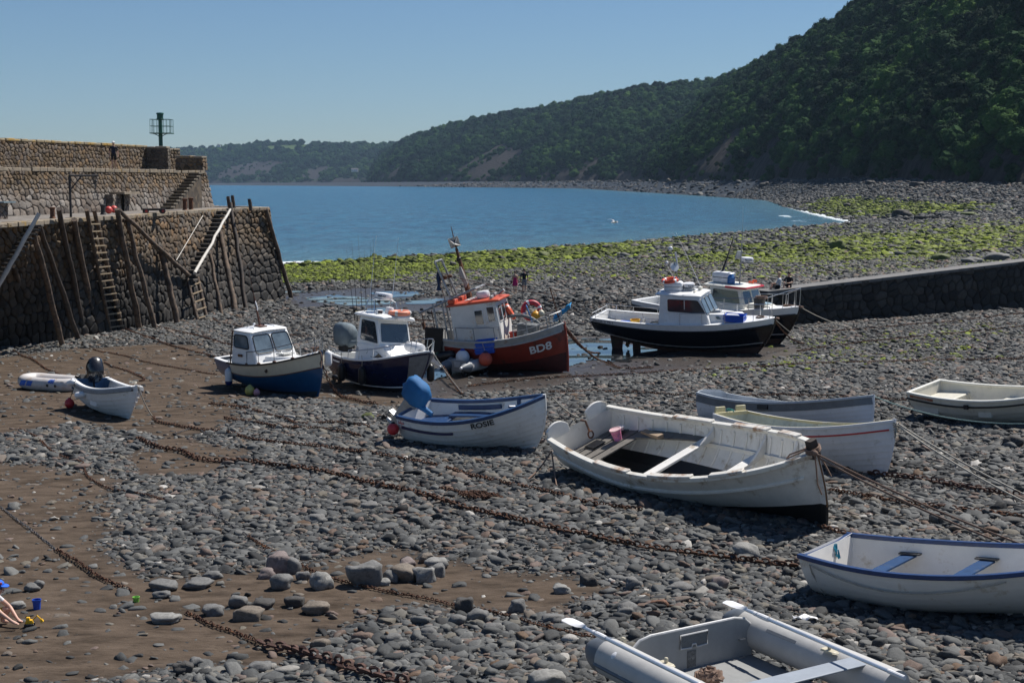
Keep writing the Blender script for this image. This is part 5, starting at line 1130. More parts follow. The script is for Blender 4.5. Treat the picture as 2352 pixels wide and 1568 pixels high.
h, Mw = HF([((1, 1), (2055, 969)), ((1, .1), (2030, 1086)), ((1, .5), (2052, 1024)), ((0, 1, -1), (1641, 953)), ((0, 1, 1), (1712, 945))], (.3, .8), R(-22), (1850, 1080), curves=[(1, -1, [(1802, 981), (1891, 979)]), (1, 1, [(1823, 960), (1900, 970)])], L=4.5, B=1.7, zs=[(0, .92), (.5, .86), (1, 1.2)], zk=[(0, .18), (.45, 0), (1, .04)], rake=.2, rp=2.3, tw=.7, sm=.45, pb=2.3, pe=.8, trake=-.15, a=.62, v0=.25, v1=.95)
b = moor('clinker_boat', 'white clinker boat with a red stripe and yellow gunwale beside the big weathered boat', 'boat', Mw)
yel = mat('old_yellow_paint', (.5, .45, .27), .6, .15, 6, .1, 40, (.5, .48, .42), 4, .47); ts = [0, .1, .22, .34, .46, .58, .7, .84, 1]
mb = MB(); h.outer(mb, ts, .026, n=28); h.stem(mb, .03, .035); h.keel(mb, .03, .06); mb.build('hull', lav, b, 28)
mb = MB(); h.strip(mb, .845, .03, .0, -.018, .018, .0, .985); mb.build('red_stripe', mat('red_stripe_paint', (.42, .02, .025), .5, .15, 5), b, 40)
pg = mat('pale_green_grey', (.46, .5, .47), .65, .15, 5, .1, 40, (.3, .28, .22), 3, .42); mb = MB(); h.inner(mb, .25, .03); mb.build('lining', [pg, grey_wood], b, 40, fix=False)
mb = MB()
for s in h.sv(12, .1, .9):
 for sd in (1, -1): mb.tube([h.pt(s, .3 + .62 * i / 7, sd, -.035) for i in range(8)], .015, 5)
mb.build('ribs', pg, b)
mb = MB(); h.strip(mb, 1, .03, -.01, -.04, .02); mb.build('gunwale', lav, b, 40, bevel=.006)
mb = MB(); h.strip(mb, 1, -.012, -.05, -.03, .022); mb.box((h.pt(0, 1).x + .03, 0, h.zs(0) - .01), (.08, h.half(0) * 1.9, .08)); mb.build('inner_gunwale', yel, b, 40, bevel=.006)
mb = MB(); h.thwart(mb, .13, .55, .5, .03); mb.build('stern_bench', yel, b)
for s in (.42, .66): mb = MB(); h.thwart(mb, s, .55, .22, .03); mb.build('thwart', yel, b, bevel=.008)
p = h.pt(0, 1)
for y in (-.16, .16): mb = MB(); mb.box((p.x + .0, y * 2.2, p.z + .07), (.05, .35, .17), taper=.9); mb.build('transom_top', yel, b, bevel=.01)
mb = MB(); coil(mb, (p.x + .08, -.1, p.z + .06), .1, 3, .014, 0, .5); mb.build('rope_coil', rope_g, b)
YEL = (h, Mw)
h, Mw = HF([((0, 1, -1), (2081, 897)), ((0, .35, -1), (2104, 955)), ((0, 1, 1), (2160, 866))], (.3, .8), R(-15), (2250, 990), ws=300., wr=100., curves=[(1, -1, [(2130, 902), (2232, 905), (2352, 904)]), (1, 1, [(2230, 866), (2352, 868)]), (.25, -1, [(2150, 975), (2250, 985), (2352, 988)])], L=4.4, B=1.75, zs=[(0, .95), (.5, .86), (1, 1.12)], zk=[(0, .14), (.45, 0), (1, .1)], rake=.5, rp=2., tw=.86, sm=.42, pb=2.4, pe=.75, trake=.12, a=.55, v0=.15, v1=.9)
b = moor('moulded_dinghy', 'cream moulded dinghy with a black rubbing band at the right edge of the beach', 'boat', Mw)
ts = [0, .12, .27, .43, .6, .78, 1]; mb = MB(); h.outer(mb, ts, .018, n=26); h.keel(mb, .05, .06); mb.build('hull', cream_gel, b, 28)
mb = MB(); h.inner(mb, .22, .035, s0=.015); mb.build('lining', [cream_gel, cream_gel], b, 40, fix=False)
mb = MB(); h.strip(mb, 1, .03, -.09, -.03, .03); mb.box((h.pt(0, 1).x + .03, 0, h.zs(0)), (.12, h.half(0) * 2 + .04, .06)); mb.build('gunwale', mix_white('pale_cream', (.74, .72, .64), (.5, .47, .4), .38), b, 40, bevel=.015)
mb = MB(); h.strip(mb, .84, .05, .0, -.025, .025); mb.box((h.pt(0, .84).x - .03, 0, h.pt(0, .84).z), (.05, h.half(0) * 1.98, .05)); mb.build('rubbing_band', rubber, b, 40)
mb = MB(); h.thwart(mb, .12, .62, .95, .3, .03); mb.build('stern_locker', cream_gel, b, bevel=.03)
mb = MB(); h.thwart(mb, .55, .58, .4, .25, .03); mb.build('thwart', cream_gel, b, bevel=.03)
mb = MB(); h.deck(mb, .8, .985, -.02, .04); mb.build('foredeck', cream_gel, b)
mb = MB(); h.strip(mb, .925, .012, .0, -.04, .035, .02, .2, 6, 0, (-1,)); mb.build('maker_plate', mat('brown_plate', (.3, .1, .05), .5, .2, 6), b)
mb = MB(); h.write(mb, 'ORKNEY COASTLINER 14', .045, .91, .05, -1, .018, ext=.95); mb.build('lettering', mat('pale_lettering', (.7, .62, .5), .5), b, None, fix=False)
mb = MB(); mb.box((h.pt(.45, .86).x, -h.half(.45) - .05, h.pt(.45, .86).z), (.14, .05, .13)); mb.build('hand_hold', rubber, b)
CREAM = (h, Mw)
h, Mw = HF([((0, 1, -1), (1834, 1280)), ((0, 1, 1), (1945, 1227))], (.3, .8), R(-20), (2100, 1415), ws=300., wr=60., curves=[(1, -1, [(1911, 1295), (2004, 1309), (2133, 1314), (2235, 1307), (2352, 1293)]), (1, 1, [(2020, 1228), (2096, 1230), (2235, 1237), (2352, 1246)]), (.3, -1, [(1934, 1381), (2050, 1408), (2189, 1420), (2352, 1427)])], wl=500., wb=40., L=5.0, B=1.75, zs=[(0, .9), (.4, .8), (1, 1.1)], zk=[(0, .1), (.45, 0), (1, .12)], rake=.55, rp=1.9, tw=.72, sm=.42, pb=2.4, pe=.75, trake=.1, a=.55, v0=.12, v1=.88)
b = moor('moulded_dinghy', 'smooth white dinghy with a blue rim and blue seats in the right foreground', 'boat', Mw)
sm_white = mat('scuffed_white_gelcoat', (.72, .7, .66), .45, .06, 4, .05, 60, (.45, .38, .28), 2., .42)
mb = MB(); h.outer(mb, T(8), 0, n=32); h.keel(mb, .04, .04); mb.build('hull', sm_white, b, 30)
mb = MB(); h.inner(mb, .2, .03, s0=.02, n=26); mb.build('lining', [sm_white, sm_white], b, 40, fix=False)
mb = MB(); h.strip(mb, 1, .045, -.06, -.045, .03, n=32); p = h.pt(0, 1)
hw = h.half(0); mb.rings([[Vector((p.x + .07 * abs(k) ** 6 + dx, hw * k, p.z - .07 * (1 - abs(k) ** 4) + dz)) for dx, dz in ((-.045, -.045), (.06, -.045), (.06, .03), (-.045, .03))] for k in [-1 + i / 8 for i in range(17)]])
mb.build('rim', mat('blue_rim_paint', (.012, .04, .13), .4, .25, 6, .1, 40, (.05, .06, .1), 4, .4), b, 40, bevel=.012)
bs = mat('blue_seat_paint', (.018, .055, .14), .85, .25, 6, .1, 40, (.07, .09, .12), 4, .42, spec=.2)
for s, w in ((.22, .26), (.5, .26)):
 mb = MB(); h.thwart(mb, s, .58, w, .04, .06); mb.build('thwart', bs, b, bevel=.008)
 m_ = MB(); wq = h.width_at(s, .58); m_.box((h.pt(s, .6).x + .05, wq - .1, .605), (w * 1.5, .1, .025)); m_.build('seat_bracket', mat('dark_bracket', (.05, .05, .05), .6), b)
mb = MB(); P = []
for i in range(26):
 s = .06 + .66 * i / 25; dip = .05 + .1 * (1 - (2 * ((i / 25 * 1.0) % 1) - 1) ** 2); q = h.pt(s, 1 - dip / .62, -1, .05); P.append(q)
mb.tube([h.pt(.055, .35, -1, .025), h.pt(.05, .8, -1, .03), h.pt(.052, .93, -1, .045)] + P, .013, 6); mb.build('grab_rope', rope_w, b)
mb = MB(); q = Vector((p.x + .08, .18, h.zs(0) - .03))
for k in range(4): mb.tube([q + Vector((.02 * k, .015 * k, .0)), q + Vector((.06, .03 * k - .04, -.08)), q + Vector((.05 + .01 * k, .05 - .03 * k, -.2)), q + Vector((.1, .02 * k, -.25)), q + Vector((.09, .03, -.1))], .011, 5)
mb.build('teal_rope', mat('teal_rope', (.01, .2, .3), .9, .3, 20), b)
BRIM = (h, Mw)
h, Mw = HF([((1, 1), (309, 878)), ((1, .04), (297, 959)), ((0, 1, -1), (170, 863)), ((0, 1, 1), (240, 863)), ((.5, 1, -1), (205, 899)), ((0, .3, -1), (180, 914)), ((.78, 1, 1), (337, 898))], (.3, .8), R(-60), (250, 950), L=4.2, B=1.75, zs=[(0, .9), (.45, .88), (1, 1.3)], zk=[(0, .14), (.45, 0), (1, .12)], rake=.55, rp=1.8, tw=.86, sm=.42, pb=2.4, pe=.75, trake=-.1, a=.58, v0=.2, v1=.92)
b = moor('motor_dinghy', 'white clinker moulded dinghy with a tilted black outboard on the sand by the quay', 'boat', Mw)
ts = [0, .13, .26, .4, .54, .68, .82, 1]; mb = MB(); h.outer(mb, ts, .032, n=28); h.stem(mb, .025, .02); h.keel(mb, .05, .09, .1, .6); mb.build('hull', white_pnt, b, 28)
bl_in = mat('blue_lining', (.02, .075, .17), .6, .3, 4); mb = MB(); h.inner(mb, .25, .05, s0=.03); mb.build('lining', [white_pnt, bl_in], b, 40, fix=False)
mb = MB(); h.strip(mb, 1, .0, -.16, -.02, .03, .0, .97); mb.build('side_deck', white_gel, b, 40, bevel=.02)
mb = MB(); h.strip(mb, .96, .035, .0, -.09, .03, .0, .985); mb.build('gunwale', mat('grey_gunwale', (.25, .26, .28), .5, .2), b, 40)
mb = MB(); h.strip(mb, .9, .045, .0, -.03, .02, .0, .985); mb.build('rubbing_band', rubber, b, 40)
mb = MB(); h.thwart(mb, .5, .6, .45, .3, .05); mb.build('thwart', white_gel, b, bevel=.02)
mb = MB(); h.thwart(mb, .13, .55, .9, .05, .05); mb.box((.2, 0, .75), (.06, 1.4, .34)); mb.build('stern_bench', bl_in, b)
mb = MB(); h.deck(mb, .72, .985, .0, .05); mb.build('foredeck', white_gel, b)
outboard(b, (h.pt(0, 1).x - .06, .05, h.zs(0) + .0), R(180), R(-55), 1.5, mat('black_cowling', (.012, .013, .018), .25, .2, 4, coat=.3), black_vinyl)
mb = MB(); q = h.pt(.985, 1); coil(mb, (q.x - .4, .05, q.z + .05), .12, 3, .016); mb.build('rope_coil', rope_w, b)
DIN = (h, Mw)
q = h.pt(.35, .8, -1, .12); f = fender(Mw, q, .45, .12, white_vinyl, 'white fender lying along the side of the black engined dinghy', 'white fenders', rope_w, .15); f.rotation_euler = (R(80), 0, R(70))
q = h.pt(.12, 1.0, -1, .12); f = fender(Mw, q, .42, .11, white_vinyl, 'white fender at the stern gunwale of the black engined dinghy, against the raft', 'white fenders', rope_w, .1); f.rotation_euler = (R(75), 0, R(50))
q = G(160, 937) + Vector((0, 0, .17)); ball_buoy(q, .17, red_buoy, 'red ball float on the sand under the stern of the black engined dinghy', black_vinyl, [q + Vector((.03, 0, .18)), q + Vector((.2, -.1, .55)), Mw @ h.pt(.12, .96, -1)], 'ball floats', red_buoy)
t = empty('inflatable_tender', (0, 0, 0), 'grey inflatable tender with two white bladed oars at the bottom edge', 'inflatable boat')
zt = 3.22
A0, A1 = PZ(1368, 1492, zt), PZ(1700, 1640, zt); B0, B1 = PZ(1715, 1438, zt), PZ(2150, 1620, zt)
ax = ((A1 - A0).normalized() + (B1 - B0).normalized()).normalized(); ax.z = -.02; ax.normalize()
lat = Vector((-ax.y, ax.x, 0)); wid = (B0 - A0).dot(lat)
rT = .275
def tube_boat(parent, o, ax, lat, wid, L_, r, mats, cone=.55, bowr=True):
 for k, y in enumerate((0, wid)):
  pts = [o + lat * y - ax * cone * f for f in (1, .85, .6, .3)] + [o + lat * y + ax * L_ * f for f in (0, .25, .5, .75, 1)]
  rad = [r * .28, r * .5, r * .78, r * .96, r, r, r, r, r]
  mb = MB(); n0 = 4; mb.tube(pts[:5], rad[:5], 22, 1); mb.tube(pts[4:], rad[4:], 22, 0); mb.lathe([(.005, -.03), (r * .2, -.02), (r * .3, .0), (r * .3, .03)], 12, 1, (-ax).to_track_quat('Z', 'Y').to_matrix().to_4x4() @ Matrix.Rotation(math.pi, 4, 'X'), pts[0]); mb.build('tube', mats, parent, 50)
c0 = A0 + (B0 - A0 - lat * wid) * 0
tube_boat(t, A0 + ax * .35, ax, lat, wid, 3.0, rT, [grey_pvc, dgrey_pvc], .5)
def loc(a, l, z): return A0 + ax * a + lat * l + Vector((0, 0, z))
mb = MB()
for y in (0, wid):
 mb.tube([loc(.35 + 2.9 * i / 10, y + (-1 if y == 0 else 1) * rT * .98, -.05) for i in range(11)], .03, 6)
mb.build('rubbing_strip', dgrey_pvc, t)
y0, y1 = rT * .8, wid - rT * .8; xt = .62
mb = MB(); P = [loc(xt, y0 - .05, -.42), loc(xt, y1 + .05, -.42), loc(xt, y1 + .08, .12), loc(xt, y1 - .1, .27), loc(xt, y1 - .3, .31), loc(xt, y0 + .3, .31), loc(xt, y0 + .1, .27), loc(xt, y0 - .08, .12)]
mb.panel(P, .03); mb.build('transom', mat('grey_transom', (.27, .275, .275), .5, .1, 5), t, bevel=.008)
mb = MB(); mb.tube([P[i] + ax * .01 for i in (2, 3, 4, 5, 6, 7)], .024, 8); mb.build('transom_edge', mat('pale_edge', (.5, .5, .5), .5), t)
yc = (y0 + y1) / 2 - .02
mb = MB(); mb.panel([loc(xt + .035, yc - .24, .02), loc(xt + .035, yc + .26, .02), loc(xt + .035, yc + .26, .24), loc(xt + .035, yc - .24, .24)], .015); mb.build('motor_pad', mat('mesh_pad', (.13, .14, .145), .7, .3, 60, .6, 120), t, bevel=.006)
mb = MB(); mb.tube([loc(xt + .05, yc - .24, .03), loc(xt + .05, yc - .04, .02), loc(xt + .05, yc - .02, .07), loc(xt + .05, yc + .04, .07), loc(xt + .05, yc + .06, .02), loc(xt + .05, yc + .26, .03), loc(xt + .05, yc + .26, .23), loc(xt + .05, yc - .24, .23)], .014, 6, closed=True); mb.build('pad_rim', mat('pale_edge', (.5, .5, .5), .5), t)
mb = MB(); mb.panel([loc(xt + .035, yc - .1, -.28), loc(xt + .035, yc + .06, -.28), loc(xt + .035, yc + .06, -.03), loc(xt + .035, yc - .1, -.03)], .004); mb.build('data_plate', mat('data_plate', (.1, .105, .11), .5, .6, 30, 0, 40, (.3, .3, .3), 14, .45), t)
for z in (-.02, -.3):
 mb = MB(); mb.tube([loc(xt + .03, y1 - .22, z), loc(xt + .07, y1 - .22, z), loc(xt + .07, y1 - .12, z), loc(xt + .03, y1 - .12, z)], .011, 6); mb.build('eye_plate', steel, t)
mb = MB(); mb.panel([loc(2.6, .05, .25), loc(2.6, wid - .08, .25), loc(2.92, wid - .08, .25), loc(2.92, .05, .25)], .025); mb.build('seat', mat('grey_seat_board', (.26, .29, .33), .5, .12, 5), t, bevel=.01)
mb = MB(); mb.grid([[loc(a, y, -.3) for y in (rT * .7, wid / 2, wid - rT * .7)] for a in (xt, 2.0, 3.2)]); mb.build('floor', mat('pale_grey_floor', (.23, .235, .235), .6, .15, 4), t, None)
for y, sg in ((0, 1), (wid, -1)):
 mb = MB(); mb.panel([loc(1.0, y + sg * .16, .17), loc(1.62, y + sg * .16, .17), loc(1.62, y + sg * .19, .2), loc(1.0, y + sg * .19, .2)], .05); mb.build('seat_rail', dgrey_pvc, t)
mb = MB(); q = loc(.75, -rT * .75, .1); mb.tube([q, q + ax * .12 - lat * .05 - Vector((0, 0, .1)), q + ax * .35 - lat * .06 - Vector((0, 0, .16)), q + ax * .9 - lat * .05 - Vector((0, 0, .1))], .015, 6); mb.lathe([(.05, 0), (.07, .01), (.03, .03)], 14, 0, (-lat + Vector((0, 0, .7))).to_track_quat('Z', 'Y').to_matrix().to_4x4(), loc(.72, -rT * .7, .16)); mb.build('grab_line', white_vinyl, t)
cream_pl = mat('yellowed_plastic', (.5, .45, .33), .5, .2, 6)
alu = mat('aluminium_tube', (.62, .66, .72), .3, .1, 6, metal=.6)
def oar(blade, grip_px, zb, zg, lab):
 a, g = PZ(*blade, zb), PZ(*grip_px, zg); d = (g - a); L_ = d.length; d.normalize(); o = empty('oar', a, lab, 'oar', 'oars of the grey tender')
 side = Vector((d.y, -d.x, 0)).normalized(); upv = side.cross(d); upv = upv if upv.z > 0 else -upv
 mb = MB(); rs = []
 for f, w, th in ((0, .06, .006), (.04, .1, .009), (.28, .108, .01), (.4, .085, .012), (.48, .035, .02), (.54, .022, .022)):
  c = d * f * .95; rs.append([c + side * w, c + side * w * .4 + upv * th * 1.6, c + upv * th * 2.4, c - side * w * .4 + upv * th * 1.6, c - side * w, c - upv * th])
 mb.rings(rs); mb.build('blade', white_vinyl, o, 40)
 mb = MB(); mb.tube([d * .48, d * (L_ - .16)], .026, 10); mb.build('shaft', alu, o)
 mb = MB(); mb.tube([d * (L_ - .3), d * L_], .032, 10); mb.build('grip', white_vinyl, o)
 mb = MB(); mb.lathe([(.02, -.12), (.038, -.12), (.042, 0), (.038, .12), (.02, .12)], 10, 0, d.to_track_quat('Z', 'Y').to_matrix().to_4x4(), d * .9); mb.lathe([(.02, -.03), (.034, -.03), (.034, .03), (.02, .03)], 10, 0, d.to_track_quat('Z', 'Y').to_matrix().to_4x4(), d * .72); mb.build('collar', white_vinyl, o); return o, d
oar((1300, 1420), (1640, 1588), 3.68, 3.64, 'left oar of the grey tender, its white blade over the stones')
oar((1668, 1380), (2078, 1556), 3.6, 3.58, 'right oar of the grey tender, lying along its far tube')
for (u, v) in ((1530, 1520), (1905, 1490)):
 q = PZ(u, v, 3.46); mb = MB(); mb.box(q - Vector((0, 0, .02)), (.3, .14, .03), 0, rotm(math.atan2(ax.y, ax.x)), .8, .03); mb.lathe([(.025, 0), (.03, .05), (.02, .07)], 10, 0, None, q); mb.build('oarlock', cream_pl, t, bevel=.006)
for (u, v) in ((1432, 1462), (1778, 1421)):
 q = PZ(u, v, 3.5); mb = MB(); mb.box(q - Vector((0, 0, .04)), (.1, .05, .07), 0, rotm(math.atan2(ax.y, ax.x)), .7); mb.build('oar_clip', cream_pl, t, bevel=.006)
q = loc(2.0, .45, -.02); o = empty('rope_heap', q, 'heap of dark brown rope lying in the grey tender', 'rope'); mb = MB(); rw = np.random.default_rng(4)
for k in range(16): a_ = rw.uniform(0, 6.28); r0 = rw.uniform(.04, .22); mb.tube([(r0 * math.cos(a_ + t_ * .8) + rw.normal(0, .03), r0 * math.sin(a_ + t_ * .8), .24 * math.exp(-r0 * r0 * 14) + rw.uniform(-.05, .08)) for t_ in range(8)], .022, 5)
mb.build('coil', rope_b, o)
c = G(120, 893); t = empty('inflatable_raft', c, 'small dirty white inflatable raft with blue markings behind the black engined dinghy', 'inflatable boat', rot=(0, 0, R(-24)))
raft_m = mat('dirty_white_vinyl', (.55, .52, .5), .5, .12, 5, .1, 30, (.42, .34, .28), 2.5, .46)
P = []; 
for i in range(28):
 a = 6.2832 * i / 28; P.append((1.2 * math.copysign(abs(math.cos(a)) ** .6, math.cos(a)), .52 * math.copysign(abs(math.sin(a)) ** .6, math.sin(a)), .26 + .05 * max(0, -math.cos(a)) ** 2))
mb = MB(); mb.tube(P, .26, 16, closed=True); mb.build('tube', raft_m, t, 60)
mb = MB(); mb.grid([[(x, y, .1) for y in (-.45, .45)] for x in (-1.1, 1.1)]); mb.build('floor', raft_m, t, None)
mb = MB(); mb.tube([(p[0] * 1.16, p[1] * 1.36, p[2] + .14 + .02 * math.sin(i * 2.2)) for i, p in enumerate(P)], .014, 5, closed=True); mb.build('grab_line', black_vinyl, t)
def raft_txt(s, x0, z0, sz, m, nm):
 vs, fs = text_mesh(s, sz, 0, .008); mb = MB(); mb.add([Vector((x0 + v.x, -.52 - math.sqrt(max(.0, .262 ** 2 - (z0 + v.y - .26) ** 2)) - .006, z0 + v.y)) for v in vs], fs); mb.build(nm, m, t, None, fix=False)
bm_ = mat('blue_marking', (.03, .12, .5), .5)
raft_txt('400', .45, .36, .2, bm_, 'number')
mb = MB()
for x0 in (-.95, -.62): 
 rs = [[Vector((x0 + w, -.52 - math.sqrt(.262 ** 2 - (z - .26) ** 2) - .006, z)) for w in (0.0 + (z - .22) * .4, .26 + (z - .22) * .4)] for z in (.2, .28, .34, .4)]; mb.grid(rs)
mb.build('stripe', bm_, t, None, fix=False)
for x in (.45, .85):
 mb = MB(); mb.lathe([(.06, 0), (.05, .02), (.02, .03)], 10, 0, rotm(0, 0, R(90)), (x, -.78, .27)); mb.build('patch', black_vinyl, t)
c = G(1048, 864); yaw = R(62); t = empty('inflatable_tender', c, 'small grey inflatable tender lying under the stern of the red fishing boat', 'inflatable boat', rot=(0, 0, yaw))
axl, latl = Vector((1, 0, 0)), Vector((0, 1, 0))
for y in (-.5, .5):
 mb = MB(); pts = [(-.45, y, .42), (-.3, y, .42), (-.1, y, .42), (.1, y, .42), (1.3, y, .42), (2.0, y * .85, .47), (2.4, y * .35, .52)]; rd = [.07, .13, .2, .24, .24, .24, .22]; mb.tube(pts[:4], rd[:4], 16, 1); mb.tube(pts[3:], rd[3:], 16, 0); mb.build('tube', [grey_pvc, dgrey_pvc], t, 50)
 mb = MB(); mb.lathe([(.005, -.05), (.05, -.04), (.07, .02)], 10, 0, rotm(0, R(90)), (-.47, y, .42)); mb.build('end_cap', white_vinyl, t)
 mb = MB(); mb.box((.3, y, .68), (.4, .12, .03), 0, rotm(0, R(-14)), .8); mb.build('oarlock', dgrey_pvc, t)
mb = MB(); mb.box((.16, 0, .42), (.05, .8, .5)); mb.build('transom', mat('grey_transom', (.2, .22, .235)), t, bevel=.02); mb = MB(); mb.box((.12, .02, .48), (.04, .28, .22)); mb.build('motor_pad', mat('pale_pad', (.42, .43, .44), .5), t, bevel=.01)
mb = MB(); mb.grid([[(x, y, .2) for y in (-.4, .4)] for x in (.16, 2.2)]); mb.build('floor', dgrey_pvc, t, None)
for y in (-.36, .36):
 mb = MB(); mb.tube([(.05, y, .16), (.05, y, .35)], .03, 6); mb.lathe([(.03, -.05), (.15, -.05), (.17, 0), (.15, .05), (.03, .05)], 14, 0, rotm(0, 0, R(90)), (.05, y, .16)); mb.build('launching_wheel', rubber, t)
q = c + rotm(yaw) @ Vector((.75, .12, .72)); ball_buoy(q, .3, white_vinyl, 'large white ball float lying in the small grey tender', None, None, 'ball floats', mat('blue_neck', (.02, .04, .3), .5))
def patch(h, mb, s0, s1, t0, t1, off, n=20, nt=4, mi=0, sides=(1, -1)):
 for sd in sides: mb.grid([[h.pt(s, t0 + (t1 - t0) * j / nt, sd, off) for s in h.sv(n, s0, s1)] for j in range(nt + 1)], mi)
class Cab:
 def __init__(c, xa, xb, ra, rb, z0, z1, wa, wb, wt, wtf=None, zb=None):
  wtf = wtf or wt; zb = z0 if zb is None else zb
  c.S = [Vector((xa, -wa, z0)), Vector((xb, -wb, zb)), Vector((rb, -wtf, z1)), Vector((ra, -wt, z1))]
  c.P = [Vector((p.x, -p.y, p.z)) for p in c.S]
  c.F = [c.S[1], c.P[1], c.P[2], c.S[2]]; c.A = [c.P[0], c.S[0], c.S[3], c.P[3]]; c.PS = [c.P[1], c.P[0], c.P[3], c.P[2]]
 def shell(c, mb, mi=0):
  mb.add(c.S + c.P, [(0, 1, 2, 3), (7, 6, 5, 4), (1, 5, 6, 2), (4, 0, 3, 7), (3, 2, 6, 7), (0, 4, 5, 1)], mi)
 def roof(c, mb, oa, of, os, th, crown=.06, mi=0, n=8, up=0.):
  rs = []; z = c.S[2].z + up; xa, xb = c.S[3].x - oa, c.S[2].x + of
  for i in range(n + 1):
   x = xa + (xb - xa) * i / n; w = (-c.S[3].y + (-c.S[2].y + c.S[3].y) * i / n + os) * (1 - .1 * abs(2 * i / n - 1) ** 5)
   top = [Vector((x, w * k, z + th + crown * (1 - k * k) - (.04 if i in (0, n) else 0))) for k in (-.94, -.6, -.2, .2, .6, .94)]
   rs.append([Vector((x, -w, z + th * .45)), Vector((x, -w * .97, z))] + [Vector((x, w * .97, z)), Vector((x, w, z + th * .45))] + top[::-1])
  mb.rings(rs, mi)
def whip(parent, name, p, d, L_, r, m):
 mb = MB(); p = Vector(p); mb.tube([p, p + Vector(d) * .08], r * 2.2, 6); mb.tube([p + Vector(d) * L_ * i / 6 for i in range(7)], [r * (1 - .7 * i / 6) for i in range(7)], 5); return mb.build(name, m, parent)
def ring(mb, c, R_, r, M=None, mi=0, n=24):
 M = M or Matrix.Identity(4); mb.tube([Vector(c) + M.to_3x3() @ Vector((R_ * math.cos(6.2832 * i / n), R_ * math.sin(6.2832 * i / n), 0)) for i in range(n)], r, 9, mi, closed=True)
def lifebuoy(c, M, lab, m, R_=.29, r=.085, group='lifebuoys on the boats', bm=None):
 o = empty('lifebuoy', c, lab, 'lifebuoy', group); o.rotation_euler = M.to_euler(); mb = MB(); ring(mb, (0, 0, 0), R_, r); mb.build('ring', m, o, 60)
 for a in (.6, 2.2, 3.75, 5.3):
  mb = MB(); rs = []
  for k in (-.13, 0, .13):
   cc = Vector((R_ * math.cos(a + k), R_ * math.sin(a + k), 0)); e = Vector((math.cos(a + k), math.sin(a + k), 0)); rs.append([cc + e * (r * 1.05 * math.cos(q)) + Vector((0, 0, r * 1.05 * math.sin(q))) for q in [6.2832 * i / 12 for i in range(12)]])
  mb.rings(rs, 0, True, False); mb.build('band', bm or white_vinyl, o, 60, fix=False)
 return o
def liferaft(parent, c, sx, sy, sz, yaw=0):
 r = empty('liferaft_canister', c); r.parent = parent; r.rotation_euler = (0, 0, yaw)
 for i, (z0, z1) in enumerate(((0, .48), (.52, 1))):
  mb = MB(); rs = []
  for k, z in ((.86, z0), (1, z0 + .12 if i == 0 else z0), (1, z1 if i == 0 else z1 - .16), (.84, z1)) : rs.append([Vector((sx / 2 * k * math.copysign(abs(math.cos(a)) ** .35, math.cos(a)), sy / 2 * k * math.copysign(abs(math.sin(a)) ** .35, math.sin(a)), z * sz)) for a in [6.2832 * j / 24 for j in range(24)]])
  mb.rings(rs); mb.build('half_shell', white_vinyl, r, 50)
 mb = MB(); mb.box((0, 0, sz * .5), (sx * 1.02, sy * 1.02, sz * .05), b=sy * .2); mb.build('seam_band', black_vinyl, r); return r
def radome(parent, c, r, txt=None):
 mb = MB(); mb.lathe([(r * .7, 0), (r * .95, .02), (r, .06), (r, .17), (r * .93, .22), (.01, .24)], 20); o = mb.build('radar_dome', white_vinyl, parent, 45); o.location = c
 if txt:
  vs, fs = text_mesh(txt, .1, 0, .004); q = MB(); q.add([Vector((r * 1.01 * math.cos(-1.35 + v.x / r), r * 1.01 * math.sin(-1.35 + v.x / r), .08 + v.y)) for v in vs], fs); q.build('lettering', mat('dark_lettering', (.04, .04, .05), .5), o, None, fix=False)
 return o
def anchor_rope(a, b, s, r, m, lab, name='mooring_rope', cat='rope', group=None):
 mb = MB(); mb.tube(sag(a, b, s, 14), r, 6); return tag(mb.build(name, m, None), lab, cat, group)
brown_trim = mat('brown_varnish', (.11, .045, .022), .45, .3, 5, .2, 20)
deck_grey = mat('pale_deck_paint', (.5, .5, .47), .7, .12, 5, .05, 60)
h, Mw = HF([((1, 1), (748, 807)), ((1, .06), (716, 914)), ((0, 1, -1), (498, 823)), ((0, 1, 1), (562, 799)), ((0, .4, -1), (507, 860)), ((.3, 1, -1), (553, 846))], (.35, .8), R(-50), (625, 905), wy=150., wl=25., ws=300., wr=80., wb=120., L=6.2, B=2.3, zs=[(0, 1.1), (.4, 1.15), (1, 1.95)], zk=[(0, .22), (.4, .02), (1, .05)], rake=.45, rp=2.4, tw=.8, sm=.45, pb=2.5, pe=.75, trake=-.1, a=.6, v0=.22, v1=.95)
b = moor('cabin_boat', 'blue and cream cabin boat with a varnished mast beside the navy boat', 'boat', Mw)
blue_hull = mat('mid_blue_topsides', (.01, .075, .19), .3, .15, 3, 0, 40, (.03, .1, .2), 3, .4, coat=.2); cream_top = mat('cream_topsides', (.62, .57, .45), .4, .08, 4)
mb = MB(); h.outer(mb, [0, .1, .2, .34, .48, .62, .76, .88, 1], 0, lambda t: 1 if t < .2 else 0, 32); h.stem(mb, .04, .03); h.keel(mb, .05, .1, .05, .95, 1); mb.build('hull', [blue_hull, mat('slate_bottom_paint', (.05, .06, .065), .8, .3, 4)], b, 30)
mb = MB(); patch(h, mb, .22, .997, .7, 1, .018); mb.build('topside_band', cream_top, b, 60, fix=False)
mb = MB(); h.strip(mb, .7, .03, -.01, -.02, .02, .2, .995); mb.build('rubbing_strake', brown_trim, b, 40)
mb = MB(); h.strip(mb, 1, .045, -.03, -.045, .02, .18, 1); mb.build('toe_rail', rubber, b, 40)
mb = MB(); h.inner(mb, .4, .05, s0=.03, s1=.5); mb.build('cockpit', [mat('grey_cockpit', (.14, .16, .18), .6, .2, 4), deck_grey], b, 40, fix=False)
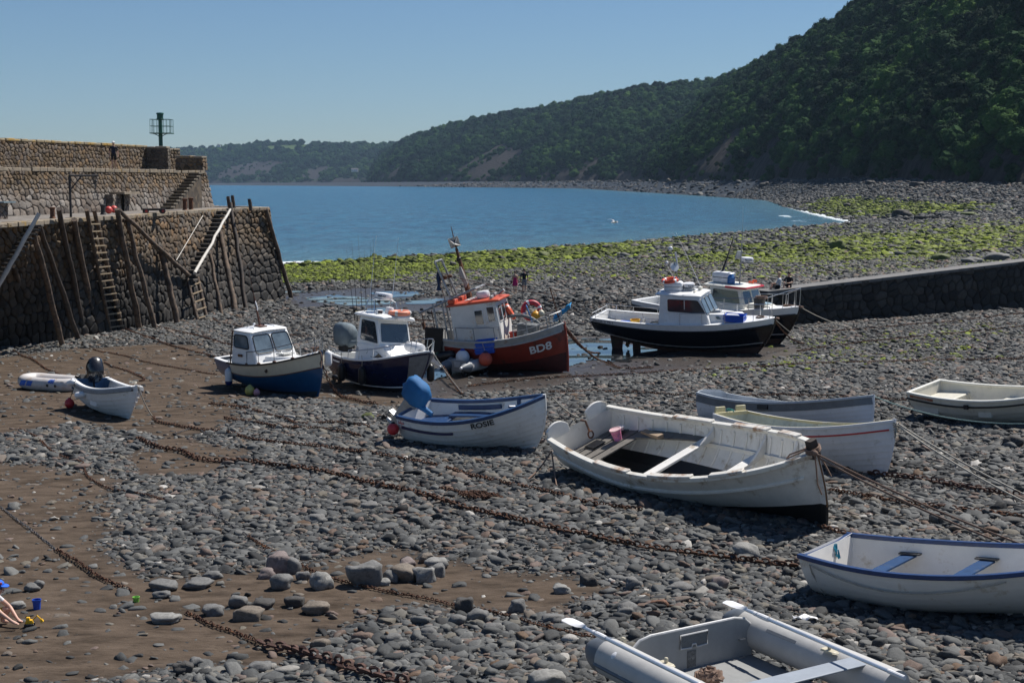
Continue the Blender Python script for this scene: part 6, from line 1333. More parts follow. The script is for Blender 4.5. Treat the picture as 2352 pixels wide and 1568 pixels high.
mb = MB(); h.strip(mb, 1, .03, -.16, -.02, .02, 0, .45); mb.box((h.pt(0, 1).x + .06, 0, h.zs(0)), (.16, h.half(0) * 2, .05)); mb.build('coaming', white_gel, b, 40, bevel=.015)
mb = MB(); mb.box((.75, .0, h.zs(.1) - .12), (.5, 1.5, .22)); mb.build('engine_box', mat('grey_cockpit', (.14, .16, .18)), b, bevel=.03)
mb = MB(); h.deck(mb, .36, .985, .01, .02, .08); mb.build('foredeck', white_gel, b)
z0 = h.zs(.45) - .1; c = Cab(1.55, 3.45, 1.65, 2.8, z0, z0 + 1.32, 1.04, 1.0, .92, .88); mb = MB(); c.shell(mb); mb.build('cabin', white_gel, b, 30, bevel=.09, seg=4)
mb = MB(); c.roof(mb, .1, .06, .03, .05, .05); mb.build('roof', white_gel, b, 40, bevel=.02)
pane(b, 'windscreen', c.F, .05, .48, .4, .92, glass_l, rubber, .045, .012, .14); pane(b, 'windscreen', c.F, .53, .95, .4, .92, glass_l, rubber, .045, .012, .14)
pane(b, 'side_window', c.S, .12, .82, .52, .9, glass_l, rubber, .045, .012, .14); pane(b, 'side_window', c.PS, .18, .88, .52, .9, glass_l, rubber, .045, .012, .14)
mb = MB(); mb.tube([c.S[0] + Vector((.0, -.02, 0)), c.S[3] + Vector((0, -.02, 0))], .03, 6); mb.build('door_post', brown_trim, b)
mb = MB(); q = lerp4(c.S, .4, .3); mb.box(q - Vector((0, .03, 0)), (.3, .03, .1), 0, rotm(0, R(-3)), b=.03); mb.build('vent', brown_trim, b)
mb = MB(); x0, x1 = 3.3, 4.9; mb.rings([[Vector((x0, -.62, z0)), Vector((x1, -.3, z0 + .2)), Vector((x1, .3, z0 + .2)), Vector((x0, .62, z0))], [Vector((x0, -.58, z0 + .42)), Vector((x1 - .1, -.26, z0 + .52)), Vector((x1 - .1, .26, z0 + .52)), Vector((x0, .58, z0 + .42))]]); mb.build('trunk', white_gel, b, 30, bevel=.06, seg=3)
mb = MB(); mb.box((3.9, 0, z0 + .53), (.6, .5, .06), 0, rotm(0, R(-5))); mb.build('hatch', deck_grey, b, bevel=.02)
mb = MB(); 
for y in (-.22, .22): mb.tube([(3.3, y, z0 + .5), (3.35, y, z0 + .56), (4.0, y, z0 + .62), (4.05, y, z0 + .57)], .02, 6)
mb.build('grab_rail', white_gel, b)
for y in (-.5, .45):
 mb = MB(); zr = z0 + 1.27; zr = z0 + 1.45; mb.tube([(2.0, y, zr - .08), (2.02, y, zr), (2.5, y, zr), (2.52, y, zr - .08)], .013, 6); mb.build('roof_rail', steel, b)
mb = MB(); q = Vector((2.1, .05, z0 + 1.43)); mb.tube([q, q + Vector((-.35, .02, 1.15))], [.045, .03], 8); mb.tube([q + Vector((-.35, .02, 1.15)), q + Vector((-.75, .05, 2.3))], [.012, .008], 5); mb.build('mast', brown_trim, b)
mb = MB(); mb.box((2.15, .05, z0 + 1.44), (.5, .3, .06)); mb.build('mast_step', brown_trim, b, bevel=.01); mb = MB(); mb.ball((2.0, -.15, z0 + 1.52), .06, 8); mb.ball((2.3, .1, z0 + 1.53), .05, 8, 1); mb.build('lamp', [white_vinyl, black_vinyl], b)
mb = MB(); mb.tube([q + Vector((-.3, .02, 1.0)), q + Vector((-.15, .02, .72)), q + Vector((-.17, .02, .6))], .025, 5); mb.build('furled_flag', white_vinyl, b)
rail_set(b, h, [(.42, -1), (.55, -1), (.7, -1), (.84, -1), (.97, -1)], lambda k: .5 + .12 * k, .02, galv); rail_set(b, h, [(.97, 1), (.84, 1), (.7, 1), (.55, 1)], lambda k: .62 - .12 * k, .02, galv)
for s in (.42, .55, .7, .84):
 mb = MB(); p = h.pt(s, 1, -1) + Vector((0, .06, 0)); mb.lathe([(.07, 0), (.08, .02), (.07, .06), (.03, .07)], 10, 0, None, p); mb.build('stanchion_base', brown_trim, b)
mb = MB(); p = h.pt(.93, 1); mb.box((p.x, 0, p.z + .12), (.12, .12, .3)); mb.box((p.x, 0, p.z + .26), (.1, .34, .06)); mb.build('samson_post', brown_trim, b, bevel=.01)
mb = MB(); p = h.pt(.62, .86, -1, .014); mb.lathe([(.01, .01), (.1, .008), (.12, 0)], 14, 0, rotm(0, 0, R(90)), p); mb.build('porthole', mat('dark_port', (.03, .03, .03), .3), b)
mb = MB(); p = h.pt(1, 1); mb.tube([p + Vector((-.1, -.05, .05)), p + Vector((.1, -.1, .0)), p + Vector((.18, -.12, -.2)), p + Vector((.06, -.14, -.42)), p + Vector((.22, -.2, -.55)), p + Vector((.12, -.1, -.3))], .022, 6); mb.build('anchor_line', rope_b, b)
fender(Mw, h.pt(.2, .62, -1, .16), .68, .15, white_vinyl, 'white fender with a blue tip hanging on the blue and cream cabin boat', 'boat fenders', black_vinyl, .3, 0, 'fender', mat('blue_tip', (.01, .03, .15), .4))
q = Mw @ h.pt(.99, .93, 1, .2); fender(Matrix.Translation(q), (0, 0, -.1), .6, .14, white_vinyl, 'white fender squeezed between the blue cabin boat and the navy boat', 'boat fenders', rope_w, .25)
for u, v, r_, m_, lab in ((574, 907, .19, mat('yellow_float', (.45, .42, .12), .5), 'yellow ball float lying under the blue cabin boat'), (590, 908, .13, mat('pink_float', (.6, .3, .33), .5), 'small pink ball float beside the yellow one under the blue cabin boat')):
 q = G(u, v); q.z += r_ * .9; ball_buoy(q, r_, m_, lab, None, None, 'ball floats')
BLUE = (h, Mw)
h, Mw = HF([((1, 1), (997, 809)), ((1, .06), (934, 903)), ((.5, 1, -1), (852, 823)), ((.2, 1, -1), (772, 830)), ((.5, .25, -1), (842, 880))], (.3, .8), R(-48), (850, 897), wy=150., wl=25., ws=300., wr=100., wb=150., L=6.6, B=2.6, zs=[(0, 1.2), (.4, 1.15), (1, 1.95)], zk=[(0, .15), (.4, .02), (1, .05)], rake=.95, rp=1.5, tw=.88, sm=.42, pb=2.6, pe=.75, trake=-.05, a=.6, v0=.2, v1=.9)
b = moor('cabin_boat', 'navy blue cabin boat with a white wheelhouse, radar dome and orange lifebuoy on its roof', 'boat', Mw)
mb = MB(); h.outer(mb, [0, .12, .24, .36, .5, .64, .78, .9, 1], .008, lambda t: 1 if t < .24 else 0, 30); h.stem(mb, .05, .02); h.keel(mb, .05, .08, .05, .9, 1); mb.build('hull', [navy, mat('dark_bottom_paint', (.012, .014, .02), .8, .3, 4)], b, 25)
mb = MB(); h.strip(mb, .24, .022, .0, -.025, .025, .0, .98); mb.build('waterline_stripe', white_gel, b, 40)
mb = MB(); patch(h, mb, .9, .998, .2, .93, .018); mb.build('bow_plate', mat('grey_bow_plate', (.2, .2, .2), .6, .3, 8, .1, 40), b, 60, fix=False)
mb = MB(); h.inner(mb, .5, .05, s0=.02, s1=.4); mb.build('cockpit', [white_gel, deck_grey], b, 40, fix=False)
mb = MB(); h.strip(mb, 1, .04, -.12, -.05, .03); mb.box((h.pt(0, 1).x + .05, 0, h.zs(0) - .01), (.14, h.half(0) * 2, .06)); mb.build('gunwale', white_gel, b, 40, bevel=.02)
mb = MB(); h.deck(mb, .34, .985, -.0, .02, .06); mb.build('foredeck', white_gel, b)
z0 = h.zs(.45) - .15; x0 = h.L * .3
c2 = Cab(x0, x0 + 2.7, x0 + .05, x0 + 1.6, z0, z0 + .85, .92, .58, .88, .84); mb = MB(); c2.shell(mb); mb.build('cabin_base', white_gel, b, 30, bevel=.1, seg=3)
c = Cab(x0 + .02, x0 + 1.45, x0 + .05, x0 + 1.12, z0 + .8, z0 + 1.85, .88, .84, .84, .78); mb = MB(); c.shell(mb); mb.build('wheelhouse', white_gel, b, 30, bevel=.06, seg=3)
mb = MB(); c.roof(mb, .35, .4, .14, .12, .09, n=12); mb.build('roof', white_gel, b, 40, bevel=.03)
pane(b, 'windscreen', c.F, .06, .94, .14, .86, glass, white_gel, .03, .012, .05)
pane(b, 'side_window', c.S, .2, .9, .1, .88, glass, rubber, .02, .012, .04, poly=[(.2, .14), (.96, .1), (.84, .86), (.16, .88)]); pane(b, 'side_window', c.PS, .1, .8, .12, .86, glass, rubber, .02, .012, .04)
pane(b, 'low_window', c2.S, .5, .95, .45, .7, glass, black_vinyl, .02, .012, .0, poly=[(.42, .38), (.78, .38), (.66, .66), (.54, .66)])
vs, fs = text_mesh('Bluefin', .26); mb = MB(); n_ = (c2.S[1] - c2.S[0]).cross(c2.S[3] - c2.S[0]).normalized(); d_ = (c2.S[1] - c2.S[0]).normalized(); u_ = n_.cross(d_); q = lerp4(c2.S, .04, .5); mb.add([q + d_ * v.x + u_ * v.y + n_ * .014 for v in vs], fs); mb.build('name_lettering', mat('grey_lettering', (.1, .11, .13), .5), b, None, fix=False)
mb = MB(); q = lerp4(c2.S, .36, .62); P = [q + d_ * a + u_ * k + n_ * .02 for a, k in ((0, -.12), (.05, .02), (.02, .1), (.1, .04), (.15, .14), (.11, 0), (.05, -.06))]; mb.tube(P, .009, 4, closed=True); mb.build('fish_emblem', mat('grey_lettering', (.1, .11, .13)), b)
zr = c.S[2].z + .24; xr = x0 + .35; mb = MB()
for y in (-.62, .62): mb.tube([(xr - .35, y, zr - .15), (xr - .2, y * .95, zr + .4), (xr - .05, y * .7, zr + .48)], .024, 6); mb.tube([(xr + .35, y, zr - .15), (xr + .15, y * .9, zr + .4), (xr - .05, y * .7, zr + .48)], .02, 6)
mb.tube([(xr - .05, -.48, zr + .48), (xr - .05, .48, zr + .48)], .026, 6); mb.build('roof_arch', steel, b)
mb = MB(); mb.box((xr, 0, zr + .5), (.5, .7, .04)); mb.build('arch_plate', white_gel, b, bevel=.01); radome(b, (xr, 0, zr + .52), .36, 'SIMRAD')
mb = MB(); mb.lathe([(.16, 0), (.17, .02), (.17, .2), (.15, .3), (.01, .32)], 14, 0, None, (xr + .55, -.05, zr - .08)); mb.build('roof_vent', white_vinyl, b)
mb = MB(); mb.box((xr + .5, -.52, zr), (.12, .28, .2)); mb.build('floodlight', white_vinyl, b, bevel=.02); mb = MB(); mb.box((xr + .565, -.52, zr), (.02, .22, .15)); mb.build('floodlight_glass', glass, b)
for y in (-.55, .6): whip(b, 'antenna', (xr - .15, y, zr + .4), (-.03, .02, 1), 2.6, .016, white_vinyl)
for i, (y, dx) in enumerate(((-.8, -.1), (-.65, -.06), (-.4, -.04), (-.2, -.02), (.1, -.02), (.3, -.03))):
 p = Vector((x0 - .3, y, z0 + 1.6)); r_ = empty('fishing_rod', Mw @ p, 'thin black fishing rod standing in the rack behind the navy boat wheelhouse', 'fishing rod', 'fishing rods on the navy boat'); mb = MB(); L_ = 2.9 + .25 * (i % 3); mb.tube([Vector((dx * L_ * k / 5, .06 * (i - 2) * k / 5, L_ * k / 5)) for k in range(6)], [.018, .013, .01, .008, .006, .004], 5); mb.build('blank', black_vinyl, r_); mb = MB(); mb.lathe([(.02, -.04), (.05, -.03), (.05, .03), (.02, .04)], 8, 0, rotm(0, R(90)), (.06, 0, .35)); mb.build('reel', mat('reel_metal', (.3, .25, .12), .4, metal=.5), r_)
lifebuoy(Mw @ Vector((xr + 1.0, .12, zr + .06)), rotm(math.atan2(Mw[1][0], Mw[0][0])), 'faded orange lifebuoy lying on the navy boat wheelhouse roof', mat('faded_orange', (.75, .25, .15), .5, .15, 4), .36, .1, 'lifebuoys on the boats', mat('reflective_band', (.6, .6, .58), .4))
lifebuoy(Mw @ Vector((xr + 1.0, .12, zr - .1)), rotm(math.atan2(Mw[1][0], Mw[0][0])), 'white lifebuoy under the orange one on the navy boat roof', white_vinyl, .34, .08, 'lifebuoys on the boats', mat('reflective_band', (.6, .6, .58)))
rail_set(b, h, [(.3, -1), (.44, -1), (.6, -1), (.76, -1), (.9, -1)], lambda k: .34 + .16 * k, .018, steel); rail_set(b, h, [(.9, 1), (.76, 1), (.6, 1), (.44, 1)], lambda k: .5 - .14 * k, .018, steel); rail_set(b, h, [(.93, -1), (.985, -1), (.985, 1), (.93, 1)], .5, .018, steel, 'pulpit', inset=.04)
rail_set(b, h, [(.02, -1), (.1, -1), (.2, -1)], .22, .016, steel)
mb = MB(); p = h.pt(.9, 1); mb.lathe([(.12, -.45), (.2, -.42), (.22, -.3), (.22, .3), (.2, .42), (.12, .45)], 14, 0, rotm(R(90), 0, R(90)), (p.x - .5, .05, p.z + .2)); mb.build('foredeck_roll', white_vinyl, b)
mb = MB(); mb.box((p.x, 0, p.z + .1), (.4, .22, .18)); mb.tube([(p.x + .1, 0, p.z + .15), (p.x + .7, 0, p.z + .12)], .03, 6); mb.build('windlass', galv, b, bevel=.03)
outboard(b, (h.pt(0, 1).x - .12, -.1, h.zs(0) + .05), R(180), 0, 1.9, mat('slate_cover', (.11, .145, .17), .7, .2, 6), black_vinyl, mat('slate_cover', (.11, .145, .17)))
for s, lab in ((.27, 'black fender hanging aft on the navy boat side'), (.52, 'black fender hanging amidships on the navy boat side')): fender(Mw, h.pt(s, .66, -1, .18), .7, .15, black_vinyl, lab, 'black fenders', rope_w, .45)
fender(Mw, h.pt(.95, .62, 1, .2), .7, .15, black_vinyl, 'black fender hanging under the bow of the navy boat', 'black fenders', rope_w, .4)
mb = MB(); h.strip(mb, .86, .012, .008, -.03, .03, .1, .2, 4, 0, (-1,)); mb.build('white_sticker', white_gel, b)
NAVY = (h, Mw)
h, Mw = HF([((1, 1), (1304, 739)), ((1, .05), (1296, 860)), ((0, 1, -1), (991, 776)), ((0, .4, -1), (1004, 808)), ((.5, 1, -1), (1128, 789)), ((0, 1, 1), (1016, 752))], (.5, .9), R(-20), (1190, 858), ws=40., pitch=R(9), wp=500., wy=60., L=6.6, B=2.6, zs=[(0, 2.1), (.4, 1.72), (1, 1.95)], zk=[(0, 1.0), (.45, .38), (1, .0)], rake=.18, rp=2.6, tw=.8, sm=.42, pb=2.5, pe=.72, trake=-.15, a=.6, v0=.2, v1=.92)
b = moor('fishing_boat', 'red hulled fishing boat marked BD8, white wheelhouse with an orange roof', 'boat', Mw)
TRW = Mw; red_hull = mat('red_topsides', (.25, .03, .016), .4, .2, 2.5, .05, 30, (.1, .025, .018), 2.2, .46); red_low = mat('dark_red_bottom', (.085, .014, .011), .7, .3, 3, .1, 30, (.04, .015, .012), 2, .48); grey_cap = mat('grey_bulwark', (.36, .36, .35), .6, .15, 5, .1, 40, (.3, .2, .13), 3, .42)
mb = MB(); h.outer(mb, [0, .14, .28, .42, .55, .66, .77, .87, 1], 0, lambda t: 1 if t < .42 else (2 if t > .9 else 0), 34); h.stem(mb, .05, .05, mi=0); h.keel(mb, .07, .14, .08, .96, 1); mb.build('hull', [red_hull, red_low, grey_cap], b, 30)
mb = MB(); patch(h, mb, .0, .11, .3, .88, .016); mb.build('white_quarter', mat('peeling_white', (.6, .58, .54), .6, .15, 6, .1, 40, (.12, .06, .05), 3, .5), b, 60, fix=False)
mb = MB(); h.inner(mb, .62, .06, s0=.02, s1=.96); mb.build('bulwark_inside', [grey_cap, mat('worn_deck', (.38, .36, .33), .8, .2, 4, .1, 40, (.3, .2, .12), 2.5, .46)], b, 40, fix=False)
mb = MB(); h.strip(mb, 1, .05, -.1, -.04, .04, n=32); mb.build('gunwale', grey_cap, b, 40, bevel=.015)
mb = MB(); h.strip(mb, .87, .05, .0, -.03, .03, 0, .98); mb.build('rubbing_strake', grey_cap, b, 40)
mb = MB(); h.write(mb, 'BD8', .75, .6, .46, -1, .055, bold=.012); mb.build('number_lettering', white_pnt, b, None, fix=False)
zd = h.pt(.4, .62).z; x0 = .95; rust_white = mat('rust_streaked_white', (.66, .65, .62), .55, .1, 4, .05, 40, (.42, .3, .2), 2., .44)
c = Cab(x0, x0 + 2.05, x0, x0 + 1.95, zd, zd + 2.15, .82, .8, .76, .74); mb = MB(); c.shell(mb); mb.build('wheelhouse', rust_white, b, 30, bevel=.03)
n_ = Vector((0, -1, .02)); mb = MB(); q0, q1 = lerp4(c.S, .52, .46), lerp4(c.S, 1.02, .62); mb.panel([q0 - Vector((0, .02, 0)), lerp4(c.S, 1.0, .46) - Vector((0, .02, 0)), lerp4(c.S, 1., 1) - Vector((0, .02, 0)), lerp4(c.S, .52, 1) - Vector((0, .02, 0))], .03); mb.build('side_panel', rust_white, b, bevel=.01)
or_roof = mat('orange_roof_paint', (.5, .07, .025), .55, .2, 4, .05, 40, (.35, .06, .03), 3, .45); mb = MB(); c.roof(mb, .14, .16, .1, .1, .03, n=10); mb.build('roof', or_roof, b, 40, bevel=.02)
mb = MB(); zt = c.S[2].z + .13; mb.box((x0 + .1, 0, zt + .06), (.3, 1.5, .16)); mb.build('roof_step', or_roof, b, bevel=.03)
vs, fs = text_mesh('BD8', .46, 0, .012); mb = MB(); mb.add([Vector((x0 + .62 - v.y + .3, -.55 + v.x, zt + .025)) for v in vs], fs)
for i, v in enumerate(mb.v): mb.v[i] = (v[0], v[1], zt + .028 + .03 * (1 - (v[1] / .85) ** 2) - .012)
mb.build('roof_lettering', white_pnt, b, None, fix=False)
pane(b, 'side_window', c.S, .52, .7, .6, .88, glass, white_pnt, .035, .06, .06); pane(b, 'side_window', c.S, .79, .95, .63, .92, glass, white_pnt, .035, .06, .06)
pane(b, 'windscreen', c.F, .06, .34, .62, .92, glass, white_pnt, .035, .01, .06); pane(b, 'windscreen', c.F, .38, .62, .62, .92, glass, white_pnt, .035, .01, .06); pane(b, 'windscreen', c.F, .66, .94, .62, .92, glass, white_pnt, .035, .01, .06)
mb = MB(); mb.lathe([(.26, 0), (.27, .03), (.27, .2), (.24, .26), (.01, .27)], 18, 0, None, (x0 + 1.25, -.05, zt + .02)); mb.build('radar_dome', white_vinyl, b, 45)
mb = MB(); mb.box((x0 + 1.75, -.5, zt + .05), (.1, .3, .12)); mb.box((x0 + 1.7, .1, zt + .08), (.1, .3, .12)); mb.build('floodlight', galv, b, bevel=.02)
mb = MB(); mb.lathe([(.03, 0), (.05, .02), (.05, .2), (.08, .3)], 8, 0, rotm(0, R(60)), (x0 + 1.8, .25, zt + .05)); mb.build('horn', galv, b)
mb = MB(); xg = x0 - .35
for y in (-.72, .72): mb.tube([(xg - .25, y, zd), (xg - .35, y, zd + 2.35)], .045, 7); mb.tube([(xg + .1, y, zd), (xg + .05, y, zd + 2.3)], .035, 7); mb.tube([(xg - 1.0, y * .9, zd + 2.05), (xg + 1.5, y * .9, zd + 2.75)], .045, 7)
mb.tube([(xg - 1.0, -.65, zd + 2.05), (xg - 1.0, .65, zd + 2.05)], .045, 7); mb.tube([(xg + 1.5, -.65, zd + 2.75), (xg + 1.5, .65, zd + 2.75)], .045, 7); mb.tube([(xg - .2, -.65, zd + 2.28), (xg - .2, .65, zd + 2.28)], .04, 7); mb.build('gantry', galv, b)
mb = MB()
for y in (-.4, .4): mb.tube([(xg + .35, y, zd + 2.4), (xg - .1, y, zd + 4.0)], .045, 7)
mb.tube([(xg - .1, -.4, zd + 4.0), (xg - .1, .4, zd + 4.0)], .045, 7); mb.build('a_frame', galv, b)
mb = MB(); mb.tube([(x0 + .55, .3, zt), (x0 + .3, .3, zt + 2.1)], [.13, .06], 8); mb.tube([(x0 + .3, .3, zt + 2.1), (x0 + .22, .3, zt + 3.0)], [.035, .012], 6); mb.build('mast', rust_m, b)
mb = MB(); q = Vector((x0 + .25, .3, zt + 2.35)); s_ = .3
for ax_ in range(3):
 a_, c_ = [Vector((1, 0, 0)), Vector((0, 1, 0)), Vector((0, 0, 1))][ax_], [Vector((0, 1, 0)), Vector((0, 0, 1)), Vector((1, 0, 0))][ax_]; M3 = rotm(.5, .6, .3); mb.panel([q + M3 @ (a_ * s_), q + M3 @ (c_ * s_), q - M3 @ (a_ * s_), q - M3 @ (c_ * s_)], .012)
mb.build('radar_reflector', mat('dull_silver', (.5, .5, .48), .5, .2, 5, metal=.3), b, None)
mb = MB(); q = Vector((x0 + .4, .12, zt + 1.35)); mb.tube([q, q + Vector((.02, 0, -.3)), q + Vector((.12, .05, -.7)), q + Vector((.1, 0, -.85))], [.05, .12, .1, .03], 7); mb.build('furled_flag', mat('dirty_cloth', (.32, .3, .28), .9), b)
mb = MB(); mb.lathe([(.08, 0), (.1, .05), (.1, .16), (.06, .2)], 10, 0, None, (x0 + .33, .3, zt + 1.55)); mb.build('mast_lamp', black_vinyl, b)
mb = MB(); mb.tube(sag((xg - .05, -.1, zd + 3.5), h.pt(.96, 1) + Vector((0, 0, 1.15)), .12), .014, 5); mb.build('forestay', rope_b, b)
mb = MB(); mb.tube([h.pt(.95, 1) + Vector((0, 0, .0)), h.pt(.96, 1) + Vector((-.25, 0, 1.5))], .025, 6); mb.build('bow_staff', rust_m, b)
mb = MB()
for k, (y, L_) in enumerate(((-.3, 1.2), (-.1, 1.0), (.2, 1.15))): mb.tube([(xg - .1 + .1 * k, y, zd + 3.6), (xg + .05 + .1 * k, y, zd + 3.6 - L_)], .012, 5); mb.lathe([(.03, -.1), (.07, -.05), (.07, .05), (.03, .1)], 8, 0, rotm(0, R(90)), (xg + .02 + .1 * k, y, zd + 3.3))
mb.build('tackle', rust_m, b)
mb = MB(); mb.tube([(xg - .95, -.55, zd + 2.0), (xg - .9, -.6, zd + 1.3), (xg - .8, -.6, zd + .6)], .02, 5); mb.tube([(xg - .85, .3, zd + 2.0), (xg - .8, .3, zd + .5)], .02, 5); mb.box((xg - .93, -.58, zd + 1.5), (.1, .1, .26)); mb.build('hoist_chain', rust_m, b)
mb = MB(); q = h.pt(.02, 1, -1) + Vector((.1, -.12, -.05)); mb.box(q, (.75, .14, .95), 0, rotm(0, R(12)), 1, .02); mb.build('trawl_door', mat('dark_board', (.022, .018, .015), .8, .4, 4, .3, 15), b, bevel=.02)
q = Mw @ Vector((xg - .7, -.5, zd + 2.5)); o = empty('mesh_float', PY(1008, 640, q.y), 'dark blue mesh bag hanging from the gantry of the red fishing boat', 'bag'); mb = MB(); mb.lathe([(.01, .3), (.1, .25), (.12, 0), (.05, -.25), (.12, -.5), (.02, -.52)], 10); mb.build('bag', mat('dark_blue_net', (.01, .03, .08), .8), o); mb = MB(); mb.tube([(0, 0, .28), (.01, 0, .9)], .012, 5); mb.build('lanyard', rope_g, o)
rail_set(b, h, [(.22, -1), (.36, -1), (.52, -1), (.56, -1)], .55, .026, galv, inset=.08); rail_set(b, h, [(.66, -1), (.76, -1), (.9, -1)], .5, .022, galv, mid=True, inset=.08); rail_set(b, h, [(.62, 1), (.76, 1), (.9, 1), (.985, 1), (.985, -1), (.92, -1)], .5, .022, galv, 'pulpit', True, .06)
mb = MB(); q = Vector((x0 + 3.0, -.35, zd + .78)); mb.box(q, (.85, .5, .6), 0, rotm(R(-8), R(10)), 1, .08); mb.tube([(q.x + .1, q.y, zd), (q.x + .1, q.y, zd + .6)], .06, 8); mb.tube(bez((x0 + 2.1, .0, zd + 1.4), (x0 + 3.0, .1, zd + 1.5), (x0 + 3.4, .1, zd + .9), 10), .07, 8); mb.build('pot_hauler', mat('grey_hauler', (.16, .17, .17), .6, .3, 5, .1, 40), b, bevel=.02)
mb = MB(); mb.lathe([(.05, -.03), (.12, -.02), (.12, .02), (.05, .03)], 14, 0, rotm(0, 0, R(90)), (q.x, q.y - .27, q.z - .08)); mb.build('hauler_hub', galv, b)
mb = MB(); ring(mb, (x0 + 3.0, .15, zd + 1.35), .42, .02, rotm(R(20), R(80))); mb.build('blue_hose', mat('blue_hose', (.01, .15, .4), .5), b)
dm = Mw.to_3x3().to_quaternion()
def ondeck(name, p, lab, cat, group=None):
 o = empty(name, Mw @ Vector(p), lab, cat, group); o.rotation_euler = dm.to_euler(); return o
def crate(p, lab, sx=.75, sy=.5, sz=.26, yaw=0., m=blue_plastic, group='fish crates'):
 o = ondeck('fish_crate', p, lab, 'crate', group); o.rotation_euler = (dm @ Euler((0, 0, yaw)).to_quaternion()).to_euler(); mb = MB()
 mb.box((0, 0, .015), (sx * .92, sy * .92, .03))
 for sg in (1, -1): mb.box((sg * sx * .475, 0, sz / 2), (.025, sy, sz)); mb.box((0, sg * sy * .475, sz / 2), (sx, .025, sz))
 mb.build('box', m, o, bevel=.008); mb = MB(); P = [(-sx / 2 - .02, -sy / 2 - .02, sz), (sx / 2 + .02, -sy / 2 - .02, sz), (sx / 2 + .02, sy / 2 + .02, sz), (-sx / 2 - .02, sy / 2 + .02, sz)]; mb.tube(P, .025, 5, closed=True); mb.tube([(p_[0], p_[1], sz * .5) for p_ in P], .018, 5, closed=True); mb.build('rim', m, o); return o
crate((x0 + 1.35, -1.02, zd + .18), 'blue fish crate on the side deck of the red boat, the lower of two', .85, .42); crate((x0 + 1.4, -1.02, zd + .46), 'blue fish crate on top of another beside the white wheelhouse', .85, .42)
red_tub = mat('red_bucket', (.5, .05, .03), .5, .2, 5)
o = ondeck('bucket_stack', (x0 + 2.35, -.2, zd), 'stack of red buckets in front of the white wheelhouse', 'bucket'); 
for k in range(4): mb = MB(); mb.lathe([(.17, .16 * k), (.21, .16 * k + .34), (.23, .16 * k + .35), (.23, .16 * k + .38), (.2, .16 * k + .38), (.16, .16 * k + .05)], 16); mb.build('bucket', red_tub, o)
lifebuoy(Mw @ Vector((x0 + 2.15, .35, zd + 1.55)), Mw.to_3x3().to_4x4().normalized() @ rotm(.3, R(70)), 'orange lifebuoy on the front of the red boat wheelhouse', orange, .3, .09)
lifebuoy(Mw @ Vector((x0 + 2.9, .8, zd + 1.45)), Mw.to_3x3().to_4x4().normalized() @ rotm(R(20), R(20), R(80)), 'red and white lifebuoy standing at the far rail of the red boat', mat('crimson_ring', (.45, .03, .05), .5), .36, .11)
for (px, py, r_, m_, lab) in ((1230, 722, .2, mat('yellow_float2', (.7, .33, .02), .45, .1), 'bright yellow float on the foredeck of the red boat'), (1243, 716, .14, mat('cream_float', (.6, .55, .42), .5), 'small cream float behind the yellow one on the red boat')):
 q = PY(px, py + 3, (Mw @ h.pt(.8, 1, 1)).y - .1); ball_buoy(q, r_, m_, lab, None, None, 'floats on the red boat', name='float_buoy')
o = ondeck('tarpaulin', h.pt(.95, 1) + Vector((.0, .25, .38)), 'crumpled bright blue tarpaulin on the bow rail of the red boat', 'tarpaulin'); mb = MB(); rw = np.random.default_rng(5); mb.grid([[Vector((-.3 + .11 * i, .5 * (j / 4 - .5) + rw.normal(0, .03), -.25 + .08 * i + rw.normal(0, .05) + .1 * math.sin(j * 2.1))) for j in range(5)] for i in range(8)]); t_ = mb.build('sheet', mat('blue_tarp', (.01, .25, .55), .5), o, 20); t_.modifiers.new('thick', 'SOLIDIFY').thickness = .02
o = ondeck('net_heap', (x0 + 3.3, .35, zd + .05), 'heap of dark net and rope on the foredeck of the red boat', 'net'); mb = MB(); rw = np.random.default_rng(6)
for k in range(26): a_ = rw.uniform(0, 6.28); r0 = rw.uniform(.05, .5); mb.tube([(r0 * math.cos(a_ + t_ * .8) + rw.normal(0, .08), r0 * .8 * math.sin(a_ + t_ * .8), .5 * math.exp(-r0 * r0 * 5) + rw.uniform(0, .18)) for t_ in range(7)], .02, 4, k % 3)
mb.build('rope', [black_vinyl, rope_g, mat('dark_net', (.03, .035, .03), .9)], o)
o = ondeck('net_heap', (x0 - .55, -.75, zd + .05), 'heap of green net on the stern of the red boat', 'net'); mb = MB()
for k in range(22): a_ = rw.uniform(0, 6.28); r0 = rw.uniform(.05, .4); mb.tube([(r0 * math.cos(a_ + t_ * .8) + rw.normal(0, .06), r0 * .8 * math.sin(a_ + t_ * .8), .4 * math.exp(-r0 * r0 * 5) + rw.uniform(0, .15)) for t_ in range(7)], .018, 4)
mb.build('rope', rope_g, o)
for k, (dx, dy) in enumerate(((.62, -.45), (.68, .0), (.75, -.25))):
 o = ondeck('lobster_pot', (h.L * dx, dy, zd + .12), 'round topped lobster pot on the foredeck of the red boat', 'pot', 'lobster pots'); mb = MB()
 for x in (-.2, 0, .2): mb.tube([(x, .2 * math.cos(q), .32 * math.sin(q)) for q in [math.pi * i / 8 for i in range(9)]], .016, 5)
 for q in (.5, 1.57, 2.6): mb.tube([(-.22, .2 * math.cos(q), .32 * math.sin(q)), (.22, .2 * math.cos(q), .32 * math.sin(q))], .012, 5)
 mb.box((0, 0, .0), (.46, .4, .03)); mb.build('frame', black_vinyl, o)
